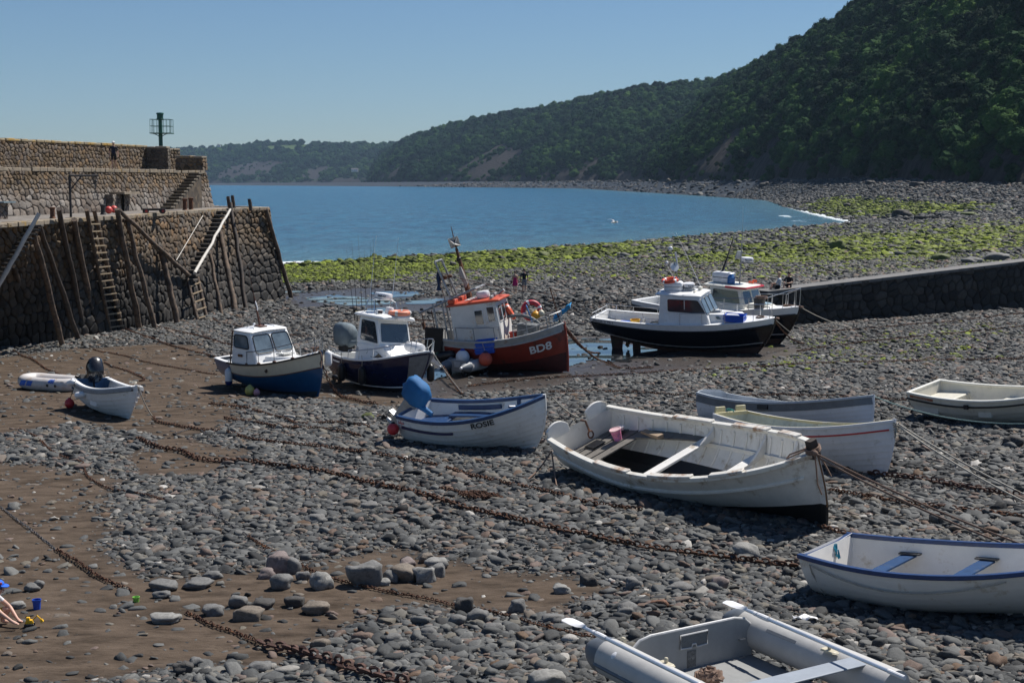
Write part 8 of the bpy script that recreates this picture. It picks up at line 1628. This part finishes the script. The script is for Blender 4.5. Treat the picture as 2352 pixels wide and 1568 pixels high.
h, M_ = GREY; anchor_rope(M_ @ h.pt(.985, 1), PY(2380, 972, 35), .25, .016, mat('pale_green_rope', (.28, .4, .36), .9, .2, 20), 'pale green rope running from the grey topped boat past the cream dinghy', group='bow ropes')
h_ = PZ(1252, 906, 4.3); anchor_rope(ROS @ Vector((3.55, 0, 1.18)), G(1330, 958), .08, .02, rope_w, 'white painter from the bow of the blue trimmed dinghy', group='bow ropes')
chain([(395, 1000), (450, 985), (480, 1010)], 'thin dark chain on the sand right of the dinghy shadow', .05, grey_c, 34)
def rock_mat(n, c): return mat(n, c, .8, .3, 4, .5, 14, tuple(x * .62 for x in c), 3, .5)
RM = [rock_mat('mid_grey_rock', (.15, .148, .143)), rock_mat('dark_rock', (.06, .056, .052)), rock_mat('pale_rock', (.24, .235, .22)), rock_mat('brown_rock', (.17, .14, .11)), rock_mat('pinkish_rock', (.2, .16, .15)), rock_mat('rust_rock', (.17, .08, .045)), rock_mat('mossy_rock', (.1, .12, .03))]
def boulder(u, v, wp, hp, m, lab, seed, blocky=.35, rot=0., rug=.28, name='boulder', grp='loose boulders on the beach', dfac=.8, D=None):
 q = G(u, v + hp * .46); k = FPX / q.y; w, hh = wp / k / 2, hp / k / 2
 me = stone_mesh(name, RM[m], seed * 3.7 + .5, 1, 3, rug * 1.5, blocky * .8); o = bpy.data.objects.new(name, me); COL.objects.link(o); o.scale = (w * 1.05, w * dfac, hh * 1.02); o.rotation_euler = (0, 0, rot); o.location = (q.x, q.y + w * .2, q.z + hh * .72); return tag(o, lab, 'rock', grp)
for i, (u, v, w, hp, m, bl, rot, lab) in enumerate([
 (835, 1316, 66, 58, 0, .55, .25, 'large square dark grey boulder standing on the sand, biggest of the foreground'), (642, 1290, 56, 54, 4, .2, .6, 'tall pinkish boulder at the left of the foreground rock pile'), (668, 1296, 46, 40, 0, .25, -.5, 'grooved grey boulder leaning on the pinkish one'),
 (738, 1333, 46, 42, 2, .45, .2, 'pale rough boulder left of the large square one'), (645, 1334, 54, 40, 0, .1, .5, 'smooth grey boulder below the grooved one'), (695, 1322, 30, 26, 0, .2, .2, 'grey stone between the pale rough boulder and the grooved one'), (612, 1316, 40, 26, 4, .2, .1, 'low pinkish stone left of the tall pinkish boulder'),
 (925, 1313, 64, 40, 3, .3, -.5, 'brown slab leaning in the middle rock cluster'), (973, 1318, 46, 38, 2, .45, .1, 'pale brown block at the front of the middle rock cluster'), (1005, 1308, 38, 34, 0, .35, .2, 'grey block at the right of the middle rock cluster'), (1003, 1291, 50, 26, 2, .3, .1, 'pale slab at the back of the middle rock cluster'), (981, 1280, 32, 24, 3, .45, .3, 'small brown block on top of the middle rock cluster'), (935, 1293, 40, 26, 4, .3, .6, 'pinkish stone at the back left of the middle rock cluster'), (898, 1322, 34, 30, 0, .15, .2, 'dark smooth stone at the left of the middle rock cluster'), (880, 1335, 30, 16, 2, .2, 0, 'flat pale stone right of the large square boulder'),
 (1065, 1388, 42, 38, 1, .5, .3, 'dark brown square rock on the rusty chain'), (1097, 1412, 48, 36, 0, .1, .2, 'round grey boulder below the dark square rock'), (1050, 1423, 38, 30, 0, .15, 0, 'smaller round grey stone left of the round boulder'), (1188, 1390, 38, 34, 0, .2, .3, 'grey pear shaped stone right of the chain'), (1290, 1352, 38, 20, 2, .4, -.2, 'speckled pale brick shaped stone on the sand'), (1352, 1330, 36, 30, 1, .4, .2, 'dark rough rock right of the sand patch'),
 (570, 1408, 62, 34, 3, .5, .05, 'large tan block on the sand left of the rock pile'), (722, 1394, 60, 30, 3, .35, -.3, 'tan boulder with a hollow end on the sand'), (490, 1400, 46, 30, 0, .3, .4, 'grey boulder left of the large tan block'), (548, 1380, 40, 30, 0, .4, .2, 'angular grey rock behind the large tan block'), (603, 1385, 52, 22, 1, .4, 0, 'flat dark rock behind the tan block'), (675, 1380, 40, 26, 1, .5, .2, 'dark layered rock behind the hollow ended boulder'),
 (375, 1342, 60, 24, 0, .3, .05, 'long flat grey boulder by the green toy bucket'), (455, 1339, 58, 20, 0, .4, -.1, 'long dark slab right of the flat grey boulder'), (372, 1364, 38, 20, 0, .1, 0, 'oval grey stone just below the flat grey boulder'), (378, 1418, 64, 22, 2, .3, -.1, 'long pale slab lying alone on the sand'), (488, 1318, 40, 20, 0, .15, .1, 'oval grey stone above the long dark slab'),
 (1655, 1338, 44, 36, 4, .15, .4, 'pale veined boulder in front of the blue rimmed dinghy'), (1455, 1340, 34, 32, 0, .3, .2, 'rounded grey rock between big boat and tender'), (1715, 1262, 56, 36, 2, .3, .2, 'pale angular boulder below the big weathered boat'), (1645, 1424, 50, 44, 0, .25, .3, 'banded grey boulder above the right oar blade'), (1565, 1348, 56, 24, 0, .15, -.1, 'long smooth grey stone in the right foreground'), (1705, 1410, 40, 30, 3, .4, .2, 'brown angular rock beside the tip of the right oar'), (1515, 1385, 38, 22, 5, .3, 0, 'rust coloured stone left of the right oar blade'),
 (1440, 1400, 46, 36, 0, .4, .2, 'grey square rock above the left oar blade'), (1255, 1556, 76, 44, 2, .2, .1, 'big pale boulder cut by the bottom edge'), (1270, 1420, 50, 26, 0, .2, .3, 'flat grey stone left of the left oar blade'), (420, 1533, 44, 34, 1, .35, .2, 'dark angular rock at the bottom of the sand'), (595, 1530, 50, 26, 0, .3, .1, 'grey boulder above the large chain at the bottom'), (450, 1520, 36, 26, 0, .2, .3, 'round grey stone behind the dark angular rock'), (735, 1478, 40, 26, 3, .35, 0, 'tan rock right of the bottom sand chain'),
 (150, 1030, 26, 18, 0, .2, .2, 'round dark boulder on the left shingle'), (30, 1160, 26, 16, 0, .2, 0, 'pair of grey stones at the left edge'), (72, 1348, 34, 20, 0, .1, .2, 'smooth grey stone behind the blue toy bucket'), (40, 1388, 36, 18, 2, .1, 0, 'flat pale stone left of the blue toy bucket'), (88, 1340, 26, 22, 0, .1, .3, 'upright grey stone behind the blue toy bucket'),
 (808, 1156, 36, 22, 3, .2, .1, 'brown stone at the left of a small cluster on the shingle'), (848, 1160, 36, 22, 0, .2, .3, 'grey stone in the middle of a small cluster on the shingle'), (725, 1190, 50, 24, 0, .2, 0, 'grey boulder alone on the wide shingle'), (2330, 1012, 40, 30, 1, .2, 0, 'dark rounded rock under the cream dinghy'), (2325, 1195, 50, 24, 1, .3, 0, 'black weedy rock at the right edge'), (845, 955, 28, 18, 6, .3, 0, 'mossy green stone left of the blue trimmed dinghy'), (905, 1465, 44, 24, 0, .15, 0, 'oval grey stone among the lower shingle'), (985, 1452, 36, 30, 0, .2, .4, 'upright grey stone among the lower shingle'), (1135, 1440, 44, 26, 0, .15, .2, 'smooth dome shaped stone below the rusty chain'),
]): boulder(u, v, w, hp, m, lab, i + 1, bl, rot)
far = [(2078, 439, 46, 17, 1), (2148, 406, 60, 26, 1), (2210, 404, 42, 20, 1), (2108, 448, 34, 12, 1), (1756, 426, 24, 9, 1), (2265, 396, 60, 30, 1), (2000, 447, 26, 8, 1), (2045, 455, 20, 9, 1), (2230, 450, 36, 9, 6), (2180, 424, 40, 12, 0), (2115, 420, 36, 16, 1), (1640, 432, 16, 6, 1), (1570, 430, 18, 6, 1), (1850, 437, 18, 7, 1), (1945, 471, 18, 9, 1), (2320, 400, 44, 22, 1)]
for i, (u, v, w, hp, m) in enumerate(far): boulder(u, v, w, hp, m, 'dark fallen boulder on the far shore below the wooded cliff', i + 80, .4, .3 * i, .4, 'fallen_boulder', 'fallen boulders on the far shore')
for i, (u, v, w, hp, m, lab) in enumerate([(1925, 563, 30, 28, 6, 'tall green weed covered boulder in the near weed band'), (1560, 562, 22, 10, 1, 'dark boulder at the water edge behind the near black boat'), (1150, 592, 22, 12, 1, 'dark boulder in the green band behind the walkers'), (1250, 584, 26, 14, 6, 'large green boulder in the weed band right of the walkers'), (1040, 606, 20, 12, 1, 'dark boulder in the weed band left of the walkers'), (2160, 590, 40, 18, 6, 'green topped boulder behind the slipway wall'), (2230, 598, 40, 18, 0, 'grey boulder lying behind the slipway wall'), (2290, 590, 50, 22, 0, 'large grey boulder behind the slipway wall near the right edge'), (2050, 566, 26, 12, 1, 'dark boulder in the right part of the weed band'), (1395, 566, 24, 10, 1, 'dark boulder on the skyline of the weed band')]): boulder(u, v, w, hp, m, lab, i + 120, .25, .4 * i, .3)
a, c_ = G(2100, 507), G(2278, 499); d = (c_ - a); mb = MB(); mb.box((a + c_) / 2 + Vector((0, 0, .15)), (d.length, 1.0, .7), 0, rotm(math.atan2(d.y, d.x))); tag(mb.build('outfall_strip', mat('dark_concrete', (.045, .043, .04), .9, .3, 1), None), 'long low dark concrete strip on the far shingle', 'outfall')
skin = mat('skin', (.5, .29, .2), .55, .1, 8); hair_d = mat('dark_hair', (.02, .014, .01), .6, .3, 20)
def body(root, J, E, Rd, mats, pick, sub=2, name='body'):
 names = list(J); me = bpy.data.meshes.new(name); me.from_pydata([J[k] for k in names], [(names.index(a), names.index(b)) for a, b in E], [])
 o = bpy.data.objects.new(name, me); COL.objects.link(o); md = o.modifiers.new('skin', 'SKIN'); md.use_smooth_shade = True
 for i, k in enumerate(names): r_ = Rd[k]; me.skin_vertices[0].data[i].radius = r_ if isinstance(r_, tuple) else (r_, r_); me.skin_vertices[0].data[i].use_root = (i == 0)
 s_ = o.modifiers.new('sub', 'SUBSURF'); s_.levels = sub; s_.render_levels = sub
 dg = bpy.context.evaluated_depsgraph_get(); ev = bpy.data.meshes.new_from_object(o.evaluated_get(dg)); o.modifiers.clear(); o.data = ev; ev.materials.clear()
 for m in mats: ev.materials.append(m)
 segs = [(Vector(J[a]), Vector(J[b]), a, b) for a, b in E]
 for p in ev.polygons:
  c = p.center; best = None
  for a, b, na, nb in segs:
   ab = b - a; t_ = max(0, min(1, (c - a).dot(ab) / max(ab.length_squared, 1e-9))); dd = (a + ab * t_ - c).length
   if best is None or dd < best[0]: best = (dd, na, nb, t_)
  p.material_index = pick(c, best[1], best[2], best[3]); p.use_smooth = True
 o.parent = root; return o
def figure(loc, yaw, lab, mats, pick, pose='walk', hgt=1.75, swing=1., group=None, build=1.):
 root = empty('person', loc, lab, 'person', group, (0, 0, yaw)); k = hgt / 1.75; root.scale = (k * build, k * build, k)
 J = {'pelvis': (0, 0, .94), 'waist': (0, .01, 1.1), 'chest': (0, .0, 1.3), 'neck0': (0, 0, 1.45), 'neck1': (0, .01, 1.53), 'skull0': (0, .03, 1.6), 'skull1': (0, .03, 1.69)}
 Rd = {'pelvis': (.155, .11), 'waist': (.135, .1), 'chest': (.165, .115), 'neck0': (.08, .065), 'neck1': .052, 'skull0': (.072, .09), 'skull1': (.07, .085)}
 E = [('pelvis', 'waist'), ('waist', 'chest'), ('chest', 'neck0'), ('neck0', 'neck1'), ('neck1', 'skull0'), ('skull0', 'skull1')]
 for s_, n in ((1, 'r'), (-1, 'l')):
  f = s_ * swing
  if pose == 'sit':
   J.update({'hip' + n: (.1 * s_, .02, .93), 'knee' + n: (.14 * s_, .42, 1.0 + .06 * s_), 'ankle' + n: (.12 * s_, .62, .62 + .08 * s_), 'toe' + n: (.13 * s_, .8, .6 + .08 * s_), 'sho' + n: (.19 * s_, -.01, 1.4), 'elb' + n: (.26 * s_, .12, 1.17), 'wri' + n: (.14 * s_, .33, 1.12), 'han' + n: (.1 * s_, .4, 1.12)})
  else:
   J.update({'hip' + n: (.1 * s_, 0, .9), 'knee' + n: (.1 * s_, .1 * f + .03, .5), 'ankle' + n: (.1 * s_, .16 * f - .04, .08 + .02 * (f < 0)), 'toe' + n: (.12 * s_, .16 * f + .13, .035), 'sho' + n: (.19 * s_, -.01, 1.4), 'elb' + n: (.25 * s_, -.06 - .05 * f, 1.14), 'wri' + n: (.26 * s_, .04 - .08 * f, .9), 'han' + n: (.255 * s_, .07 - .08 * f, .82)})
  Rd.update({'hip' + n: .09, 'knee' + n: .062, 'ankle' + n: .042, 'toe' + n: (.045, .035), 'sho' + n: .066, 'elb' + n: .046, 'wri' + n: .032, 'han' + n: (.025, .042)})
  E += [('pelvis', 'hip' + n), ('hip' + n, 'knee' + n), ('knee' + n, 'ankle' + n), ('ankle' + n, 'toe' + n), ('chest', 'sho' + n), ('sho' + n, 'elb' + n), ('elb' + n, 'wri' + n), ('wri' + n, 'han' + n)]
  for fi, (dx, L_, sp_) in enumerate(((.014, .07, 0), (.005, .078, 0), (-.005, .074, 0), (-.014, .06, 0), (.02, .045, .03))):
   b0 = Vector(J['han' + n]); dr = (b0 - Vector(J['wri' + n])).normalized(); nm = 'f%d' % fi + n; J[nm] = tuple(b0 + dr * L_ + Vector((-s_ * sp_, dx * 2.2 + sp_, 0))); Rd[nm] = .009; E.append(('han' + n, nm))
 bd = body(root, J, E, Rd, mats, pick)
 mb = MB(); mb.tube([(0, .118, 1.655), (0, .138, 1.635), (0, .12, 1.63)], .011, 6); mb.build('nose', mats[0], root)
 for s_ in (1, -1):
  mb = MB(); mb.ball((.03 * s_, .112, 1.672), (.012, .007, .008), 8); mb.build('eye', mat('eye_dark', (.03, .02, .015), .3), root)
  mb = MB(); mb.ball((.083 * s_, .025, 1.655), (.012, .022, .034), 8); mb.build('ear', mats[0], root)
 mb = MB(); mb.tube([(-.024, .113, 1.605), (0, .119, 1.602), (.024, .113, 1.605)], .006, 5); mb.build('mouth', mat('lips', (.32, .11, .09), .5), root)
 return root
def cap(root, m, z=1.7, peak=None):
 mb = MB(); mb.ball((0, .025, z), (.094, .112, .085), 14); o = mb.build('hat' if peak else 'hair', m, root)
 if peak: q = MB(); q.box((0, .16, z + .01), (.14, .13, .012), 0, rotm(0, 0, R(-12)), 1, .03); q.build('peak', m, o)
 return o
T_ = lambda n, a: n.startswith(a)
def pick_w(c, a, b, t): return 1 if (T_(b, 'toe') or (T_(b, 'ankle') and t > .85)) else 0
w = figure(G(1183, 674), R(8), 'person in a pink dress with a dark bag walking away across the shingle', [skin, black_vinyl], pick_w, hgt=1.66, group='people walking on the beach', build=.92); cap(w, mat('brown_hair', (.07, .045, .03), .6)); mb = MB(); mb.lathe([(.17, 1.25), (.165, 1.12), (.19, .95), (.23, .62), (.215, .62), (.15, 1.0), (.14, 1.24)], 18); o = mb.build('dress', mat('pink_dress', (.52, .01, .13), .7, .15, 6), w, 60); o.scale = (1, .8, 1)
mb = MB(); mb.box((.3, .0, .85), (.09, .2, .24), 0, None, .8); o = mb.build('handbag', black_vinyl, None, bevel=.02); o.location = G(1183, 674) + Vector((-.6, -.05, 0)); tag(o, 'dark shoulder bag carried by the person in pink', 'bag')
tee = mat('dark_tee', (.012, .014, .02), .85, .2, 8); shorts = mat('grey_shorts', (.2, .2, .22), .85, .2, 8)
def pick_m(c, a, b, t):
 if T_(b, 'toe') or (T_(b, 'ankle') and t > .7): return 3
 if T_(b, 'hip') or a == 'pelvis' and c.z < 1.0 or (T_(b, 'knee') and t < .75): return 2
 if b in ('waist', 'chest', 'neck0') or T_(b, 'sho') or (T_(b, 'elb') and t < .8): return 1
 return 0
w = figure(G(1204, 674), R(-4), 'person in a dark shirt and grey shorts walking away beside the one in pink', [skin, tee, shorts, black_vinyl], pick_m, hgt=1.82, swing=-.9, group='people walking on the beach'); cap(w, hair_d)
def pick_p(c, a, b, t):
 if T_(b, 'toe'): return 3
 if T_(b, 'hip') or (a == 'pelvis' and c.z < 1.0) or (T_(b, 'knee') and t < .8): return 2
 if b in ('waist', 'chest', 'neck0') or T_(b, 'sho') or (T_(b, 'elb') and t < .85): return 1
 return 0
q = PZ(262, 389, ZW + .02); w = figure(q, R(200), 'person in dark clothes and a white cap standing on the sea wall walkway', [skin, mat('navy_top', (.012, .014, .03), .85), mat('black_shorts', (.01, .01, .012), .85), mat('brown_shoes', (.1, .06, .04), .7)], pick_p, hgt=1.8, swing=.5); cap(w, mat('white_cap', (.7, .7, .7), .8), 1.705, True)
def pick_s1(c, a, b, t):
 if T_(b, 'hip') or (a == 'pelvis' and c.z < .98) or (T_(b, 'knee') and t < .9): return 2
 if b in ('waist', 'chest', 'neck0') or T_(b, 'sho') or (T_(b, 'elb')): return 1
 return 0
d2l = Vector((*d2, 0))
def on_wall_(u): 
 best = min(range(200), key=lambda i: abs(proj(ssurf(SL * i / 200, 3)[0])[0] - u)); p = ssurf(SL * best / 200, 3)[0]; return Vector((p.x, p.y, p.z + .06)) - Vector((*n2v, 0)) * .35
yw = math.atan2(n2v.y, n2v.x) - math.pi / 2
q = on_wall_(1801); w = figure(q - Vector((0, 0, .84)), R(70), 'person in a pale patterned shirt and straw hat sitting on the slipway wall', [skin, mat('pale_patterned_shirt', (.5, .54, .6), .85, .3, 25), mat('dark_trousers', (.02, .02, .025), .85)], pick_s1, 'sit', group='people sitting on the slipway wall', hgt=1.74); cap(w, mat('straw_hat', (.45, .33, .19), .8), 1.71, True)
q = on_wall_(1823); w = figure(q - Vector((0, 0, .84)) - Vector((0, -.2, 0)), R(150), 'person in black with dark hair sitting on the slipway wall behind the patterned shirt', [skin, mat('black_top', (.01, .01, .013), .85), mat('black_trousers', (.01, .01, .012), .85)], pick_s1, 'sit', group='people sitting on the slipway wall', hgt=1.72); cap(w, hair_d)
q = G(-14, 1438); kx = 1.12
J = {'pelvis': (-.1, 0, .17), 'belly': (-.07, 0, .28), 'chest': (.0, 0, .42), 'neck': (.06, 0, .5), 'skull0': (.09, 0, .56), 'skull1': (.1, 0, .64)}; Rd = {'pelvis': (.11, .1), 'belly': (.11, .1), 'chest': (.1, .095), 'neck': .042, 'skull0': (.08, .078), 'skull1': (.085, .08)}; E = [('pelvis', 'belly'), ('belly', 'chest'), ('chest', 'neck'), ('neck', 'skull0'), ('skull0', 'skull1')]
for s_, n in ((-1, 'r'), (1, 'l')):
 J.update({'hip' + n: (-.06, .09 * s_, .15), 'knee' + n: (.2, .15 * s_, .26), 'ank' + n: (.05, .14 * s_, .05), 'toe' + n: (.16, .16 * s_, .03), 'sho' + n: (.03, .12 * s_, .42), 'elb' + n: (.19, .15 * s_, .27), 'wri' + n: (.35, .08 * s_ - .03, .13), 'han' + n: (.4, .06 * s_ - .03, .1)}); Rd.update({'hip' + n: .075, 'knee' + n: .052, 'ank' + n: .036, 'toe' + n: .03, 'sho' + n: .045, 'elb' + n: .034, 'wri' + n: .024, 'han' + n: (.03, .02)})
 E += [('pelvis', 'hip' + n), ('hip' + n, 'knee' + n), ('knee' + n, 'ank' + n), ('ank' + n, 'toe' + n), ('chest', 'sho' + n), ('sho' + n, 'elb' + n), ('elb' + n, 'wri' + n), ('wri' + n, 'han' + n)]
 for fi, (dy, L_, dz) in enumerate(((-.02, .05, -.02), (-.007, .056, -.022), (.007, .054, -.022), (.02, .045, -.018), (-.035, .025, .0))): nm = 'f%d' % fi + n; J[nm] = (.4 + L_, .06 * s_ - .03 + dy, .1 + dz); Rd[nm] = .0085; E.append(('han' + n, nm))
cskin = mat('child_skin', (.6, .36, .27), .55, .08, 8)
def pick_c(c, a, b, t):
 if T_(b, 'hip') or (a == 'pelvis' and c.z < .24) or (T_(b, 'knee') and t < .6): return 2
 if b in ('belly', 'chest', 'neck') and c.z < .5 or T_(b, 'sho') or (T_(b, 'elb') and t < .35): return 1
 return 0
ch = empty('person', q, 'child in a blue cap and yellow shorts squatting at the left edge of the sand', 'person', None, (0, 0, R(-8))); ch.scale = (kx, kx, kx); body(ch, J, E, Rd, [cskin, mat('white_tee', (.7, .7, .72), .85), mat('yellow_shorts', (.4, .28, .03), .85)], pick_c)
mb = MB(); mb.ball((.09, 0, .66), (.1, .095, .075), 16); o = mb.build('cap', mat('royal_blue_cap', (.01, .11, .55), .8, .1, 8), ch); mb = MB(); mb.box((.2, 0, .645), (.12, .15, .012), 0, rotm(0, R(14)), 1, .04); mb.build('peak', mat('royal_blue_cap', (.01, .11, .55)), o); mb = MB(); mb.box((.165, -.05, .69), (.05, .02, .03), 0, rotm(-.6)); mb.build('badge', mat('red_badge', (.5, .06, .05), .6), o)
mb = MB(); mb.tube([(.172, 0, .59), (.19, 0, .57), (.17, 0, .565)], .011, 6); mb.build('nose', cskin, ch)
for s_ in (1, -1):
 mb = MB(); mb.ball((.165, .032 * s_, .6), (.008, .012, .01), 8); mb.build('eye', mat('eye_dark', (.03, .02, .015)), ch); mb = MB(); mb.ball((.095, .083 * s_, .58), (.022, .012, .03), 8); mb.build('ear', cskin, ch)
mb = MB(); mb.tube([(.166, -.02, .543), (.172, 0, .541), (.166, .02, .543)], .006, 5); mb.build('mouth', mat('lips', (.32, .11, .09)), ch)
mb = MB(); mb.ball((.07, 0, .6), (.088, .086, .08), 12); mb.build('hair', mat('fair_hair', (.22, .13, .06), .7), ch)
q = G(68, 1440); t = empty('toy_digger', q, 'yellow and black toy digger in front of the child', 'toy', None, (0, 0, R(10))); yt = mat('toy_yellow', (.75, .42, .01), .4, .1, 5); mb = MB(); mb.box((0, 0, .1), (.13, .09, .07), 0, None, .85); mb.box((-.02, 0, .15), (.07, .075, .06), 0, None, .8); mb.build('body', yt, t, bevel=.008)
mb = MB(); mb.tube([(.05, 0, .12), (.13, 0, .2), (.19, 0, .13)], .014, 6); mb.box((.2, 0, .11), (.05, .07, .05), 0, rotm(0, R(-25)), .7); mb.build('arm', yt, t)
for y in (-.05, .05): mb = MB(); mb.box((0, y, .045), (.17, .035, .06), b=.0); o = mb.build('track', black_vinyl, t, bevel=.02, seg=3)
def toy_bucket(u, v, r_, hgt, m, lab):
 q = G(u, v); o = empty('toy_bucket', q - Vector((0, 0, .01)), lab, 'bucket', 'toy buckets on the sand'); mb = MB(); mb.lathe([(.004, 0), (r_ * .8, 0), (r_, hgt), (r_ * 1.08, hgt), (r_ * 1.08, hgt * 1.03), (r_ * .93, hgt * 1.03), (r_ * .74, .02), (.004, .02)], 18); mb.build('pail', m, o); mb = MB(); mb.tube([(r_ * 1.05 * math.cos(a_), -r_ * .3 + r_ * .4 * math.sin(a_) * .2, hgt * .95 - hgt * .35 * math.sin(a_)) for a_ in [math.pi * i / 10 for i in range(11)]], r_ * .06, 5); mb.build('handle', m, o)
toy_bucket(85, 1399, .075, .19, mat('toy_blue', (.012, .07, .42), .4, .1, 5), 'blue toy bucket standing on the sand near the child'); toy_bucket(313, 1381, .062, .1, mat('toy_green', (.22, .5, .08), .4, .1, 5), 'lime green toy bucket at the end of the rusty chain')
q = G(1850, 1432); mb = MB(); rg = np.random.default_rng(12); mb.grid([[Vector((q.x + .07 * i - .2, q.y + .05 * j, q.z + .09 + rg.normal(0, .025))) for j in range(4)] for i in range(7)]); o = mb.build('plastic_scrap', white_vinyl, None, 20); o.modifiers.new('thick', 'SOLIDIFY').thickness = .006; tag(o, 'crumpled white plastic scrap on the stones by the blue rimmed dinghy', 'litter')
q = PY(1410, 511, 150); t = empty('seagull', q, 'white and grey gull flying low over the water', 'gull', None, (R(10), 0, R(30))); t.scale = (1.3, 1.3, 1.3); gw = mat('gull_white', (.7, .7, .68), .8); gg = mat('gull_grey', (.25, .26, .28), .8)
J = {'b0': (0, 0, 0), 'b1': (.16, 0, .02), 'neck': (.24, 0, .04), 'head': (.3, 0, .05), 'tail': (-.18, 0, 0), 'tip': (-.28, 0, 0)}; body(t, J, [('b0', 'b1'), ('b1', 'neck'), ('neck', 'head'), ('b0', 'tail'), ('tail', 'tip')], {'b0': .075, 'b1': .07, 'neck': .045, 'head': .045, 'tail': .04, 'tip': (.05, .012)}, [gw], lambda *a: 0)
for s_ in (1, -1): mb = MB(); mb.rings([[Vector((x - w_, y, z)), Vector((x, y, z + .015)), Vector((x + w_, y, z)), Vector((x, y, z - .008))] for x, y, z, w_ in ((.05, .03 * s_, .03, .1), (.08, .28 * s_, .16, .085), (.0, .5 * s_, .17, .06), (-.14, .72 * s_, .1, .012))]); mb.build('wing', gg, t, 50)
mb = MB(); mb.lathe([(.016, 0), (.01, .04), (.002, .07)], 6, 0, rotm(0, R(95)), (.335, 0, .045)); mb.build('beak', mat('beak_yellow', (.6, .4, .05), .5), t)
def house(u, v, D, L_, lab):
 q = PY(u, v, D * KF); t = empty('house', q, lab, 'house', 'white houses on the far hills'); mb = MB(); mb.box((0, 0, 2.2), (L_, 7, 6)); mb.build('wall', white_pnt, t); mb = MB(); mb.rings([[Vector((x, -4, 5.2)), Vector((x, 0, 8.2)), Vector((x, 4, 5.2))] for x in (-L_ / 2 - .4, L_ / 2 + .4)]); mb.build('roof', mat('slate_roof', (.12, .12, .13), .8), t)
 for x in (-L_ * .3, 0, L_ * .3): mb = MB(); mb.box((x, -3.52, 2.4), (1.4, .1, 1.5)); mb.build('window', glass, t)
house(815, 394, 2750, 16, 'white house on the wooded slope at the edge of the far bay'); house(503, 337, 4250, 12, 'tiny white house on the crest of the far headland')
q = PY(1105, 286, 2620 * KF); t = empty('conifer_tree', q, 'dark pointed conifer standing above the skyline of the middle hill', 'tree'); mb = MB(); mb.tube([(0, 0, -6), (0, 0, 16)], [.7, .1], 8); mb.build('trunk', wood_d, t); mb = MB(); rg = np.random.default_rng(2)
for k in range(520):
 z = rg.uniform(0, 1) ** .8; r_ = (1 - z) * 5.5 * rg.uniform(.5, 1) + .3; a_ = rg.uniform(0, 6.28); p = Vector((r_ * math.cos(a_), r_ * math.sin(a_), 1 + z * 20 - r_ * .25)); e = Vector((math.cos(a_), math.sin(a_), -.35)); s_ = Vector((-e.y, e.x, 0)); mb.add([p - s_ * .7, p + s_ * .7, p + e * 1.6 + s_ * .2, p + e * 1.6 - s_ * .2], [(0, 1, 2, 3)])
mb.build('crown', mat('conifer_green', (.012, .03, .012), .8, .3, 1), t, None, fix=False)
